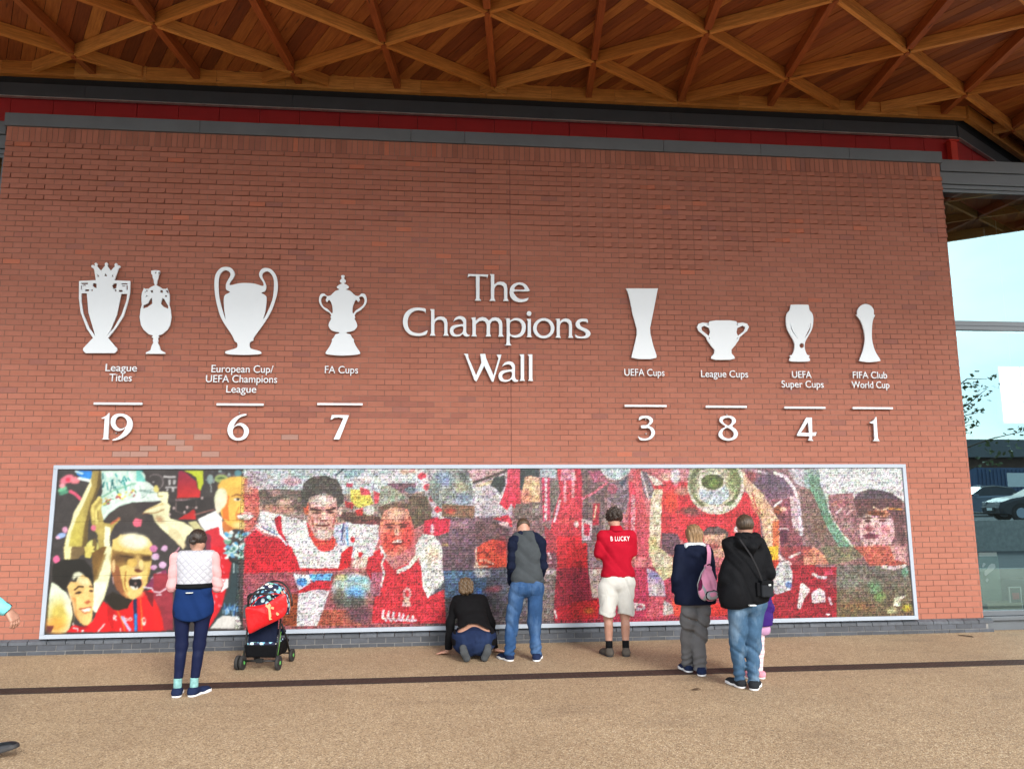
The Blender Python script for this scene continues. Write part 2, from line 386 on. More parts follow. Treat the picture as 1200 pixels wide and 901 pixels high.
# ---- timber canopy
def wood(name, cols, grain=(1, 14, 14), rough=.5, use_attr=True):
    t = NT(name); v = t.coords(grain); oi = t.n('ShaderNodeObjectInfo')
    ad = t.n('ShaderNodeVectorMath', operation='ADD'); t.l(v, ad.inputs[0])
    sc = t.n('ShaderNodeVectorMath', operation='SCALE'); sc.inputs['Scale'].default_value = 37.0
    cb = t.n('ShaderNodeCombineXYZ'); t.l(oi.outputs['Random'], cb.inputs[0]); t.l(oi.outputs['Random'], cb.inputs[1]); t.l(oi.outputs['Random'], cb.inputs[2]); t.l(cb.outputs[0], sc.inputs[0]); t.l(sc.outputs[0], ad.inputs[1])
    f = t.noise(ad.outputs[0], 3.0, 7, .65); g = t.noise(ad.outputs[0], 11, 4, .5)
    base = t.ramp(oi.outputs['Random'], cols)
    c = t.mix(t.ramp(f, [(.38, (.65, .65, .65)), (.62, (0, 0, 0))]), base, t.mix(1.0, base, (.52, .42, .36), 'MULTIPLY'))
    c = t.mix(t.ramp(g, [(.55, (0, 0, 0)), (.68, (.35, .35, .35))]), c, t.mix(1.0, base, (.45, .34, .28), 'MULTIPLY'))
    kn = t.n('ShaderNodeTexVoronoi'); kn.inputs['Scale'].default_value = 1.0
    k2 = t.coords((1.1, 9, 9)); ad2 = t.n('ShaderNodeVectorMath', operation='ADD'); t.l(k2, ad2.inputs[0]); t.l(sc.outputs[0], ad2.inputs[1]); t.l(ad2.outputs[0], kn.inputs['Vector'])
    c = t.mix(t.ramp(kn.outputs['Distance'], [(.05, (.8, .8, .8)), (.10, (0, 0, 0))]), c, (.05, .02, .01))
    t.col(c); t.rough(rough); t.bump(f, .12, .004); return t.m
M_BEAM = wood('larch_beam', [(0, (.60, .225, .042)), (.4, (.70, .29, .06)), (.8, (.78, .35, .085)), (1, (.64, .24, .045))])
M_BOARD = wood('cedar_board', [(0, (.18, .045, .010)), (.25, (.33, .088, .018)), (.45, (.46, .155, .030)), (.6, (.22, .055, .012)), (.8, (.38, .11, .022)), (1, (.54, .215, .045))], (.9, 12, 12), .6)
M_BEAM_SHADED = wood('shaded_red_beam', [(0, (.34, .085, .018)), (.5, (.42, .11, .024)), (1, (.38, .12, .03))])  # darker, redder beam timber: weaker light on the cross beams put into the colour
H0, BD, BW = 8.0, .165, .058
la = np.array([2.95, .17]); lc = np.array([1.585, .99]); o0 = np.array([.584+.02, .30])      # lattice of nodes
can = thing('timber_canopy', 'deep overhanging timber canopy with diagonal lattice beams and boarded soffit', 'canopy', (0, 0, H0))
def inside(p):
    x, y = p
    hi = .42 if x < 8.36 else .42+(x-8.36)*.6246
    lo = -7.4 if x < 9.9 else -7.4+(x-9.9)*.74
    return -11.5 < x < 16.5 and lo < y < hi
def clip(a, b):
    ts = [k/160 for k in range(161)]; ins = [k for k in ts if inside(a+(b-a)*k)]
    if len(ins) < 3: return None
    return a+(b-a)*ins[0], a+(b-a)*ins[-1]
beam_cache = {}
def beam_obj(a, b, w_=BW, h_=BD, zb=0.0, name='beam', mat=None):
    L = float(np.hypot(*(b-a)))-.004
    key = (round(L, 2), w_, h_)
    if key not in beam_cache:
        m_ = MB(); m_.box(-L/2, L/2, -w_/2, w_/2, 0, h_); me = np_mesh(name, m_.v, m_.f); me.materials.append(mat or M_BEAM); beam_cache[key] = me
    mid = (a+b)/2; o = link(name, beam_cache[key], can, None, (mid[0], mid[1], zb)); o.rotation_euler = (0, 0, math.atan2(b[1]-a[1], b[0]-a[0])); return o
lb = la-lc
for i in range(-10, 12):
    for j in range(-12, 12):
        n0 = o0+i*lb+j*lc
        for d, inset, dz in ((lb, .040, 0.0), (lc, .0, 0.0), (lc-lb, .068, .012)):
            u_ = d/np.hypot(*d); cl = clip(n0+u_*inset, n0+d-u_*inset)
            if cl is None or np.hypot(*(cl[1]-cl[0])) < .12: continue
            beam_obj(cl[0], cl[1], BW if dz == 0 else .09, BD if dz == 0 else BD-.014, dz, mat=M_BEAM_SHADED if dz else None)
nb_ = MB(); nb_.tube([(0, 0, -.02), (0, 0, BD-.02)], .034, 8); nme = np_mesh('node_dowel', nb_.v, nb_.f); nme.materials.append(M_BEAM_SHADED)
for i in range(-10, 12):
    for j in range(-12, 12):
        n0 = o0+i*lb+j*lc
        if inside(n0+np.array([0, .12])) and inside(n0-np.array([0, .12])): link('node_dowel', nme, can, None, (n0[0], n0[1], -.004))
# edge beams
xs = [-11.5+k*1.0 for k in range(20)]+[8.34]
for a, b in zip(xs[:-1], xs[1:]):
    beam_obj(np.array([a, .42+.045]), np.array([b, .42+.045]), .09, BD+.075, -.03)
for k in range(6):
    a = np.array([8.36, .465])+k*lc; beam_obj(a, a+lc, .09, BD+.075, -.03)
for k in range(11):
    a = np.array([-11.5+k*1.95, -7.42]); beam_obj(a, a+np.array([1.95, 0]), .09, BD+.075, -.03)
for k in range(5):
    a = np.array([9.95, -7.42])+k*np.array([1.35, 1.0]); beam_obj(a, a+np.array([1.35, 1.0]), .09, BD+.075, -.03)
# soffit boards
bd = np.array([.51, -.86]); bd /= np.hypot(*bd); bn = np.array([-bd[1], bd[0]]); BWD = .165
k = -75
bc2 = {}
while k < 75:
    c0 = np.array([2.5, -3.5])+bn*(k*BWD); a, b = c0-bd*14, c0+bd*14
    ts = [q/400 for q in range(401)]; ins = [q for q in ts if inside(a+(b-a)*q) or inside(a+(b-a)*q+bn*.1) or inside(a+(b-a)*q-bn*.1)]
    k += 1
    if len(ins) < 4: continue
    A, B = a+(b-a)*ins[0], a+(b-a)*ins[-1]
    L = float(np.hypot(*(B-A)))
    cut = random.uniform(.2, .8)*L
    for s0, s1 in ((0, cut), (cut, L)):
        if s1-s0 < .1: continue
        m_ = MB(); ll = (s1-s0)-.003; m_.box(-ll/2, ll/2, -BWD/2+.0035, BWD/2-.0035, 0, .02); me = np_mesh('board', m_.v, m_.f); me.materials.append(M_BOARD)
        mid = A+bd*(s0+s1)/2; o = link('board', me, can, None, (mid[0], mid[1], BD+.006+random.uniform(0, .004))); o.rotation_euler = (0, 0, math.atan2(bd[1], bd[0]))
# roof deck above the boards, dark so that no sky leaks through the joints
def deck(name, z0, z1, mat, off=.0):
    top = [(-11.6, .55+off), (8.3, .55+off), (16.6, .55+off+8.3*.6246)]; bot = [(16.6, -2.4-off), (9.9, -7.5-off), (-11.6, -7.5-off)]
    V = [(x, y, z0) for x, y in top+bot]+[(x, y, z1) for x, y in top+bot]; n = 6
    F = [tuple(range(n)), tuple(range(n, 2*n))[::-1]]+[(i, i+n, (i+1) % n+n, (i+1) % n) for i in range(n)]
    return link(name, np_mesh(name, V, F), can, mat)
deck('roof_deck', BD+.034, BD+.5, M_DARK)
# downlights in the canopy (their lenses show in the glass)
dl = thing('downlight', 'small round recessed downlight glowing in the canopy soffit near the glass corner', 'downlight', (11.92, -4.83, H0+BD-.01))
mb = MB(); n = 20
mb.tube([(0, 0, -.012), (0, 0, .012)], .12, 24); mb.build('trim_ring', M_GREY, dl)
t = NT('lamp_lens'); t.b.inputs['Emission Color'].default_value = (1, .96, .85, 1); t.b.inputs['Emission Strength'].default_value = 9; t.col((.9, .9, .85))
mb = MB(); mb.tube([(0, 0, -.016), (0, 0, -.0125)], .085, 24); mb.build('lens', t.m, dl)

# ---- steel fascia between cladding and timber
fa = thing('steel_fascia', 'long dark grey steel fascia band running under the edge of the timber canopy', 'fascia', (0, .47, 0))
xs = [-12.0, -5.35, -2.4, .6, 3.4, 5.9, 8.18]
for a, b in zip(xs[:-1], xs[1:]):
    mb = MB(); mb.box(a+.0015, b-.0015, 0, .06, 7.66, 7.862); mb.build('panel', M_GREYD, fa, bevel=.003)
mb = MB(); mb.box(-12, 8.18, .03, .12, 7.865, 8.3); mb.build('shadow_gap', M_DARK, fa)
mb = MB(); mb.box(-12, 8.18, -.012, .05, 7.648, 7.658); mb.build('drip_bead', pm('galvanised_edge', (.45, .43, .40), .5, .2, 5, metal=.4), fa)
for k in range(5):
    a = Vector((8.2, .03, 0))+_dirc*(k*1.5); b = a+_dirc*1.497
    mb = MB(); mb.beam((a.x, a.y-.0, 7.761), (b.x, b.y-.0, 7.761), .06, .202); mb.build('panel', M_GREYD, fa)
    mb = MB(); mb.beam((a.x, a.y+.07, 8.09), (b.x, b.y+.07, 8.09), .05, .44); mb.build('shadow_gap', M_DARK, fa)
    mb = MB(); mb.beam((a.x, a.y-.01, 7.653), (b.x, b.y-.01, 7.653), .06, .010); mb.build('drip_bead', bpy.data.materials['galvanised_edge'], fa)

# ---- glazed shopfront to the right of the wall (and its neighbour on the left)
GY = .12
M_FRAME = pm('curtain_wall_frame', (.13, .15, .17), .42, .06, 3, .03, 300, metal=.35)
t = NT('coated_glass')
t.t.nodes.remove(t.b)
gl = t.n('ShaderNodeBsdfGlossy'); gl.inputs['Roughness'].default_value = .0; gl.inputs['Color'].default_value = (.42, .68, .76, 1)
tr = t.n('ShaderNodeBsdfTransparent'); tr.inputs['Color'].default_value = (.78, .84, .82, 1)
lw = t.n('ShaderNodeFresnel'); lw.inputs['IOR'].default_value = 1.5
ms = t.n('ShaderNodeMixShader'); ad = t.math('ADD', lw.outputs[0], .44); t.l(ad, ms.inputs[0]); t.l(tr.outputs[0], ms.inputs[1]); t.l(gl.outputs[0], ms.inputs[2])
w_ = t.noise(t.coords((1, 1, 1)), .9, 2, .4); bp = t.n('ShaderNodeBump'); bp.inputs['Strength'].default_value = .05; bp.inputs['Distance'].default_value = .01; t.l(w_, bp.inputs['Height']); t.l(bp.outputs[0], gl.inputs['Normal'])
t.l(ms.outputs[0], t.out.inputs[0]); M_GLASS = t.m
def shopfront(x0, x1, label, mulls):
    g = thing('shopfront', label, 'shopfront', ((x0+x1)/2, GY, 0)); ox = (x0+x1)/2; a, b = x0-ox, x1-ox
    M_ = lambda nm, xa, xb, ya, yb, za, zb, mt=M_FRAME, bv=.004: (lambda q: q.build(nm, mt, g, bevel=bv))(MB().box(xa, xb, ya, yb, za, zb))
    M_('head_panel', a, b, -.09, .25, 6.86, 7.045); M_('head_panel', a, b, -.06, .25, 6.665, 6.852); M_('head_rail', a, b, -.03, .2, 6.60, 6.658)
    M_('head_rail', a, b, -.01, .2, 6.55, 6.595)
    M_('sill_panel', a, b, -.05, .2, .0, .135); M_('sill', a, b, -.10, .2, .14, .19); M_('bottom_rail', a, b, -.03, .12, .195, .265)
    M_('transom', a, b, -.02, .12, 4.425, 4.50); M_('transom', a, b, -.035, .12, 4.355, 4.42)
    for m in mulls: M_('mullion', m-ox-.025, m-ox+.025, -.008, .12, .27, 4.353); M_('mullion', m-ox-.025, m-ox+.025, -.008, .12, 4.503, 6.548)
    xsx = [x0]+[m for m in mulls if x0+.2 < m < x1-.2]+[x1]
    for p, q in zip(xsx[:-1], xsx[1:]):
        for za, zb in ((.26, 4.36), (4.49, 6.56)):
            o = link('pane', np_mesh('pane', [(p-ox, .001, za), (q-ox, .001, za), (q-ox, .001, zb), (p-ox, .001, zb)], [(0, 1, 2, 3)]), g, M_GLASS)
    return g
shopfront(XR+.03, 17.0, 'tall glazed shopfront right of the brick wall reflecting sky and parked car', [XR+.06, 10.6, 13.7, 16.9])
shopfront(-14.0, XL-.03, 'narrow strip of grey framed glazing at the left end of the brick wall', [-13.9, -10.9, -7.9, XL-.06])
# building volume behind the glass: floor, dark back wall, ceiling
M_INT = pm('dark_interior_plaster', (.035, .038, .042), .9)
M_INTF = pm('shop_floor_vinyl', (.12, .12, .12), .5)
sh = thing('shop_interior', 'dim shop interior with grey walls seen through the right hand glazing', 'interior', (0, 0, 0))
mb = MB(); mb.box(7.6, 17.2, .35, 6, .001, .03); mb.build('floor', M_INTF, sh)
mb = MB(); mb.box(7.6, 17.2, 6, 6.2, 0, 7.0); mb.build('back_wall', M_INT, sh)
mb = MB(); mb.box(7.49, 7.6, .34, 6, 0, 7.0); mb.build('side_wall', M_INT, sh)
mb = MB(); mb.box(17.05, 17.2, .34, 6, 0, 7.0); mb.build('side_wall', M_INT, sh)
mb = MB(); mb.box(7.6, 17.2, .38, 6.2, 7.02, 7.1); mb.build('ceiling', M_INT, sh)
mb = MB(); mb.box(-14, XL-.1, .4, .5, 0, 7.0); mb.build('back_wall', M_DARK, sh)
# showroom display: tall panel with a shoe print, small framed red picture, pale box
M_PANEL = pm('display_green', (.10, .17, .12), .6); M_WHITE = pm('white_print', (.62, .66, .66), .5, .05)
dp = thing('display_poster', 'dark green display panel with a white shoe outline behind the shop glass', 'poster', (8.40, 1.0, .15))
mb = MB(); mb.box(-.16, .17, 0, .03, .0, .83); mb.build('board', M_PANEL, dp)
mb = MB(); mb.box(-.155, .15, -.004, 0, .80, .86); mb.build('header_strip', M_WHITE, dp)
def flat(name, pts, y, mat, parent):       # small flat print, (x,z) outline
    V = [(x, y, z) for x, z in pts]+[(x, y+.002, z) for x, z in pts]; n = len(pts)
    return link(name, np_mesh(name, V, [tuple(range(n)), tuple(range(n, 2*n))[::-1]]+[(i, i+n, (i+1) % n+n, (i+1) % n) for i in range(n)]), parent, mat)
flat('shoe_print', [(-.09, .52), (-.07, .50), (.0, .55), (.08, .60), (.11, .64), (.10, .68), (.05, .69), (.0, .66), (-.04, .60), (-.08, .58)], -.005, M_WHITE, dp)
flat('shoe_print', [(-.12, .64), (-.09, .70), (-.05, .69), (-.07, .66), (-.1, .63)], -.005, M_WHITE, dp)
flat('shoe_print', [(-.08, .44), (-.05, .47), (-.03, .44), (-.06, .40)], -.005, M_WHITE, dp)
fr = thing('picture_frame', 'small white framed red picture standing on the shop window sill', 'picture', (8.40, .5, .22))
mb = MB(); mb.box(-.10, .10, 0, .02, 0, .32); mb.build('frame', M_WHITE, fr)
mb = MB(); mb.box(-.08, .08, -.004, -.0005, .09, .305); mb.build('picture', pm('dark_print', (.03, .04, .035), .4), fr)
mb = MB(); mb.box(-.055, .055, -.007, -.0045, .14, .235); mb.build('red_image', pm('red_print', (.35, .02, .03), .4, .5, 30), fr)
wd = thing('window_ledge', 'pale olive box ledge standing behind the bottom of the shop glass', 'ledge', (8.15, .45, .03))
mb = MB(); mb.box(-.25, .3, 0, .25, 0, .27); mb.build('ledge_box', pm('olive_board', (.22, .23, .13), .7), wd)
mb = MB(); mb.box(-.26, .31, -.01, .26, .272, .285); mb.build('ledge_top', pm('olive_board_top', (.26, .27, .16), .6), wd)
# ================================================================== MURAL (flat printed panels, painted shape by shape)
PX0, PY0, PS = 40, 540, 2.5
CW, CHh = int(1045*PS), int(215*PS)
canvas = np.zeros((CHh, CW, 3), np.float32); canvas[:] = (95, 85, 88)
def _C(c): return np.array(c, np.float32)
def _z(pts, z):
    if z is None: return np.array(pts, np.float64)
    x0, y0, s = z; return np.array([(x0+a/s, y0+b/s) for a, b in pts], np.float64)
Z = None
def poly(pts, c, a=1.0, c2=None, ax=1, z=None):
    """filled outline; c2 = second colour of a soft change of print colour across the shape"""
    q = (_z(pts, z or Z)-[PX0, PY0])*PS
    x0, y0 = np.maximum(np.floor(q.min(0)).astype(int), 0); x1 = min(int(q[:, 0].max())+2, CW); y1 = min(int(q[:, 1].max())+2, CHh)
    if x1 <= x0 or y1 <= y0: return
    yy, xx = np.mgrid[y0:y1, x0:x1]; ins = np.zeros(xx.shape, bool); n = len(q)
    for i in range(n):
        (ax_, ay), (bx_, by) = q[i], q[(i+1) % n]
        if ay == by: continue
        cnd = ((ay > yy) != (by > yy)); ins ^= cnd & (xx < (bx_-ax_)*(yy-ay)/(by-ay)+ax_)
    col_ = _C(c)
    sub = canvas[y0:y1, x0:x1]
    if c2 is not None:
        t = ((yy-y0)/max(1, y1-y0) if ax == 1 else (xx-x0)/max(1, x1-x0))[..., None]; col_ = col_*(1-t)+_C(c2)*t
        sub[ins] = sub[ins]*(1-a)+col_[ins]*a
    else: sub[ins] = sub[ins]*(1-a)+col_*a
def ell(cx, cy, rx, ry, c, a=1.0, rot=0, soft=0.0, z=None):
    z = z or Z
    if z: cx, cy, rx, ry = z[0]+cx/z[2], z[1]+cy/z[2], rx/z[2], ry/z[2]
    cx = (cx-PX0)*PS; cy = (cy-PY0)*PS; rx *= PS; ry *= PS; R_ = max(rx, ry)*(1+soft)+1
    x0, y0, x1, y1 = max(0, int(cx-R_)), max(0, int(cy-R_)), min(CW, int(cx+R_)+2), min(CHh, int(cy+R_)+2)
    if x1 <= x0 or y1 <= y0: return
    yy, xx = np.mgrid[y0:y1, x0:x1]; dx, dy = xx-cx, yy-cy; c_, s_ = cos(radians(rot)), sin(radians(rot))
    d = np.sqrt(((dx*c_+dy*s_)/rx)**2+((-dx*s_+dy*c_)/ry)**2)
    m = (np.clip((1+soft-d)/(2*soft), 0, 1) if soft else (d < 1).astype(np.float32))[..., None]*a
    canvas[y0:y1, x0:x1] = canvas[y0:y1, x0:x1]*(1-m)+_C(c)*m
def line(pts, w, c, a=1.0, z=None):
    z = z or Z
    p = _z(pts, z); w = w/(z[2] if z else 1)
    for (ax_, ay), (bx_, by) in zip(p[:-1], p[1:]):
        dx, dy = bx_-ax_, by-ay; L = math.hypot(dx, dy) or 1; nx, ny = -dy/L*w/2, dx/L*w/2
        poly([(ax_+nx, ay+ny), (bx_+nx, by+ny), (bx_-nx, by-ny), (ax_-nx, ay-ny)], c, a, z=(0, 0, 1)); ell(bx_, by, w/2, w/2, c, a, z=(0, 0, 1))
    ell(p[0][0], p[0][1], w/2, w/2, c, a, z=(0, 0, 1))
def scat(x0, y0, x1, y1, n, cols, s0, s1, a=.8, seed=1):
    r = random.Random(seed)
    for _ in range(n): ell(r.uniform(x0, x1), r.uniform(y0, y1), r.uniform(s0, s1)*1.3, r.uniform(s0, s1)*.8, r.choice(cols), a, r.uniform(-60, 60), .3)

# -- background fields of the mosaic, left to right
poly([(40, 540), (290, 540), (290, 760), (40, 760)], (74, 70, 70))
poly([(286, 545), (500, 545), (500, 582), (286, 582)], (186, 200, 206))
poly([(286, 582), (500, 575), (500, 612), (286, 612)], (150, 132, 126))
poly([(286, 612), (500, 612), (500, 672), (286, 672)], (190, 120, 122))
poly([(286, 672), (500, 670), (500, 750), (286, 750)], (152, 92, 98))
poly([(498, 545), (610, 545), (610, 606), (498, 606)], (182, 174, 182))
poly([(498, 606), (600, 606), (600, 668), (498, 670)], (118, 96, 106))
poly([(498, 668), (650, 666), (650, 745), (498, 745)], (92, 100, 118), c2=(108, 92, 92))
poly([(600, 545), (735, 545), (735, 667), (600, 667)], (138, 108, 112))
poly([(650, 664), (735, 664), (735, 740), (650, 740)], (168, 60, 82))
poly([(730, 545), (880, 545), (880, 665), (730, 665)], (196, 112, 118))
poly([(735, 664), (900, 664), (900, 740), (735, 740)], (176, 66, 88))
poly([(868, 545), (960, 545), (960, 664), (868, 664)], (150, 118, 124))
poly([(895, 660), (985, 660), (985, 735), (895, 735)], (160, 40, 58), c2=(150, 34, 50))
poly([(955, 545), (1080, 545), (1080, 590), (955, 590)], (214, 224, 230), c2=(214, 214, 216))
poly([(955, 588), (1080, 588), (1080, 664), (955, 664)], (140, 108, 110))
poly([(980, 662), (1085, 662), (1085, 735), (980, 735)], (112, 108, 104), c2=(118, 100, 72))

# -- photograph part on the left: confetti and the raised arm
Z = (50, 540, 8.19)
ell(235, 175, 70, 40, (222, 122, 140), 1, -25, .2); ell(245, 178, 24, 20, (236, 62, 92), 1, 0, .4); ell(310, 185, 45, 32, (224, 130, 140), 1, 0, .2)
poly([(320, 95), (470, 95), (480, 165), (400, 175), (330, 130)], (52, 132, 220)); line([(350, 165), (420, 180), (455, 190)], 28, (214, 236, 238)); line([(320, 100), (380, 120)], 20, (190, 225, 240))
ell(190, 270, 50, 22, (120, 190, 150), 1, -25, .2); ell(205, 300, 50, 20, (90, 150, 125), 1, -20, .2); ell(190, 235, 30, 22, (230, 150, 160), 1, 0, .3)
line([(265, 290), (310, 310), (360, 360)], 30, (214, 96, 122)); ell(215, 655, 26, 30, (208, 150, 180), 1, 0, .2); ell(180, 712, 45, 24, (150, 175, 232), 1, -15, .2); ell(145, 732, 20, 16, (226, 180, 210))
poly([(478, 92), (555, 92), (562, 200), (520, 330), (470, 470), (440, 620), (425, 800), (420, 901), (200, 901), (215, 780), (235, 690), (275, 590), (300, 490), (370, 370), (430, 250), (465, 160)], (186, 178, 96), c2=(150, 132, 84), ax=0)
poly([(465, 160), (430, 250), (370, 370), (300, 490), (275, 590), (235, 690), (205, 880), (240, 880), (270, 700), (320, 560), (400, 400), (470, 240)], (228, 226, 176))
poly([(540, 92), (562, 92), (562, 210), (520, 330), (470, 470), (440, 620), (425, 901), (370, 901), (395, 650), (450, 430), (520, 250)], (106, 92, 56))
ell(330, 720, 50, 130, (196, 184, 92), .7, 10, .6)
# trophy held up
poly([(562, 92), (955, 92), (983, 140), (983, 390), (870, 395), (740, 430), (640, 500), (575, 580), (545, 575), (552, 470), (575, 400), (555, 360), (575, 300)], (196, 226, 214))
for k in range(46):
    r_ = random.Random(k); x_ = 575+r_.random()*380; y_ = 100+r_.random()*150-max(0, (x_-800))*.2
    line([(x_, y_), (x_+r_.uniform(-20, 30), y_+r_.uniform(20, 70))], r_.uniform(7, 14), r_.choice([(18, 92, 98), (10, 60, 70), (28, 130, 132), (240, 252, 250), (232, 248, 246), (150, 205, 200)]))
line([(560, 350), (680, 285), (830, 230), (983, 195)], 16, (126, 178, 152))
for k in range(40):
    r_ = random.Random(100+k); x_ = 590+r_.random()*300; y_ = 400-(x_-590)*.33+r_.uniform(-45, 35)
    ell(x_, y_, r_.uniform(8, 20), r_.uniform(6, 12), r_.choice([(206, 190, 60), (60, 84, 60), (150, 60, 70), (238, 244, 240), (90, 140, 110), (225, 210, 90)]), .9, r_.uniform(-60, 60))
line([(560, 560), (640, 470), (740, 405), (870, 365), (983, 350)], 20, (222, 240, 232))
poly([(575, 590), (640, 510), (740, 440), (870, 400), (983, 388), (983, 590)], (78, 72, 70))
# fist and forearm under the trophy
poly([(548, 340), (575, 370), (560, 450), (590, 590), (640, 600), (740, 540), (745, 560), (690, 620), (650, 700), (640, 901), (560, 901), (530, 760), (470, 600), (455, 470), (490, 390)], (176, 160, 96))
line([(545, 350), (480, 430), (485, 560)], 26, (218, 200, 120)); line([(560, 420), (520, 480), (520, 590)], 26, (226, 214, 130)); line([(735, 548), (660, 600)], 18, (186, 110, 84))
line([(530, 470), (530, 560)], 6, (88, 70, 40)); ell(490, 640, 26, 30, (214, 120, 140)); ell(485, 720, 44, 50, (78, 74, 66)); ell(480, 830, 60, 75, (198, 196, 118)); ell(500, 800, 22, 60, (110, 96, 62))
poly([(600, 620), (650, 640), (645, 901), (585, 901)], (236, 240, 200)); ell(905, 590, 40, 40, (222, 104, 124)); poly([(860, 575), (960, 560), (940, 630)], (224, 110, 130))
# top right: fist on the rim, sleeve, crest banner, bald man
Z = (160, 540, 8)
poly([(0, 88), (30, 88), (90, 190), (0, 200)], (120, 200, 190)); poly([(0, 190), (100, 190), (160, 240), (235, 370), (0, 395)], (208, 230, 222)); poly([(0, 385), (120, 378), (235, 380), (60, 470), (0, 500)], (72, 66, 66))
for k in range(14): r_ = random.Random(300+k); line([(r_.uniform(20, 190), r_.uniform(230, 350)), (r_.uniform(20, 190), r_.uniform(240, 350))], 5, r_.choice([(120, 150, 145), (60, 70, 70), (170, 200, 190)]))
for a_ in range(8, 30): ell(178+72*cos(a_*.22+2.2), 195+72*sin(a_*.22+2.2), 5, 5, (168, 158, 162))
for (x_, y_, w_, h_) in ((250, 140, 120, 18), (300, 170, 22, 55), (340, 170, 30, 50), (270, 240, 110, 14), (280, 260, 20, 20), (330, 255, 25, 30), (150, 190, 18, 14)): poly([(x_, y_), (x_+w_, y_), (x_+w_, y_+h_), (x_, y_+h_)], (196, 196, 198), .85)
poly([(395, 92), (440, 90), (560, 190), (600, 285), (595, 340), (380, 345), (385, 200)], (140, 46, 78), c2=(196, 52, 50)); poly([(440, 88), (622, 88), (626, 200), (600, 278), (570, 250), (555, 150)], (176, 190, 60)); line([(440, 92), (556, 150), (575, 260)], 6, (60, 40, 40))
for k in range(24): line([(370+k*8, 352+(k % 3)*4), (374+k*8, 372-(k % 2)*5)], 4, (214, 170, 180))
poly([(300, 390), (720, 330), (720, 470), (560, 545), (300, 545)], (64, 60, 60)); poly([(385, 545), (545, 450), (560, 545)], (184, 50, 52)); line([(545, 500), (720, 455)], 12, (150, 110, 104)); line([(370, 380), (370, 470), (470, 500)], 4, (150, 130, 130)); line([(560, 370), (560, 440), (460, 430)], 4, (150, 130, 130))
for x_, y_ in ((350, 440), (475, 435), (560, 435), (450, 480), (310, 500), (615, 345)): ell(x_, y_, 12, 14, (176, 160, 160))
for k in range(50): r_ = random.Random(400+k); ell(r_.uniform(640, 1200), r_.uniform(90, 200), r_.uniform(8, 26), r_.uniform(5, 14), r_.choice([(140, 160, 160), (90, 96, 100), (170, 190, 190), (120, 110, 118), (70, 76, 80)]), .8)
ell(795, 165, 62, 40, (150, 170, 110)); ell(790, 160, 40, 10, (90, 110, 80)); ell(690, 170, 30, 45, (130, 150, 150)); line([(695, 220), (700, 290)], 10, (150, 160, 160)); ell(950, 115, 34, 34, (90, 130, 140))
poly([(60, 485), (90, 455), (160, 420), (235, 385), (195, 320), (200, 290), (295, 285), (300, 330), (290, 390), (318, 420), (300, 510), (320, 540), (440, 570), (520, 620), (545, 660), (470, 700), (440, 830), (380, 760), (300, 690), (230, 630), (170, 560), (150, 500)], (226, 228, 182))
line([(85, 465), (170, 425), (250, 400)], 12, (206, 178, 120)); line([(60, 487), (180, 485), (260, 450)], 10, (150, 110, 80)); line([(200, 300), (200, 330), (245, 330)], 8, (120, 110, 60)); ell(185, 260, 26, 34, (206, 196, 120)); ell(215, 545, 45, 30, (140, 90, 70), .6, 30, .5); poly([(300, 690), (440, 830), (470, 790), (400, 660), (300, 600)], (206, 190, 150), .7)
poly([(480, 570), (560, 560), (620, 640), (640, 700), (560, 660)], (190, 186, 140))
poly([(575, 545), (740, 465), (800, 530), (805, 600), (640, 655), (600, 600)], (236, 240, 240)); poly([(640, 660), (780, 610), (800, 700), (850, 740), (830, 880), (655, 880), (655, 760)], (196, 52, 66)); poly([(640, 660), (700, 700), (690, 880), (655, 880)], (110, 50, 74), .8); line([(785, 590), (795, 680), (850, 735)], 30, (242, 242, 244))
poly([(805, 560), (800, 600), (820, 660), (900, 720), (900, 640), (980, 620), (980, 560)], (190, 120, 70))
poly([(760, 230), (800, 185), (880, 150), (980, 145), (1060, 165), (1120, 220), (1150, 300), (1150, 470), (1120, 560), (1060, 620), (980, 640), (900, 620), (850, 590), (810, 540), (790, 500), (770, 300)], (226, 176, 92))
poly([(820, 290), (870, 330), (860, 420), (870, 560), (810, 540), (800, 450), (800, 330)], (222, 112, 52), .9); ell(790, 350, 60, 100, (214, 222, 184), 1, 5, .1); ell(765, 420, 30, 70, (226, 218, 190), 1, 0, .1); ell(920, 200, 120, 45, (232, 190, 96), 1, -8, .5)
poly([(1010, 160), (1080, 175), (1130, 240), (1150, 330), (1150, 480), (1110, 600), (1010, 700)], (196, 104, 96)); ell(1050, 250, 40, 60, (210, 150, 130), .8, 0, .5)
line([(895, 330), (940, 315), (985, 325)], 12, (120, 80, 50)); ell(945, 358, 34, 16, (236, 226, 200)); ell(950, 356, 14, 13, (40, 40, 44)); line([(910, 345), (980, 345)], 5, (80, 50, 36)); line([(1000, 300), (1010, 400), (1030, 440)], 10, (150, 80, 56)); line([(1080, 310), (1120, 330)], 12, (110, 40, 50))
ell(1020, 515, 78, 36, (236, 232, 226), 1, -5); line([(945, 500), (1010, 490), (1090, 500)], 10, (150, 50, 50)); line([(950, 540), (1040, 560), (1090, 530)], 8, (120, 50, 50)); line([(960, 430), (930, 500), (940, 560)], 8, (190, 110, 60)); ell(960, 600, 60, 30, (226, 200, 140), .8, 0, .4)
for k in range(60): r_ = random.Random(500+k); ell(r_.uniform(840, 1040), r_.uniform(660, 900), r_.uniform(12, 34), r_.uniform(8, 20), r_.choice([(206, 232, 222), (160, 200, 210), (232, 244, 240), (110, 150, 130), (90, 150, 190)]), 1, r_.uniform(-60, 60))
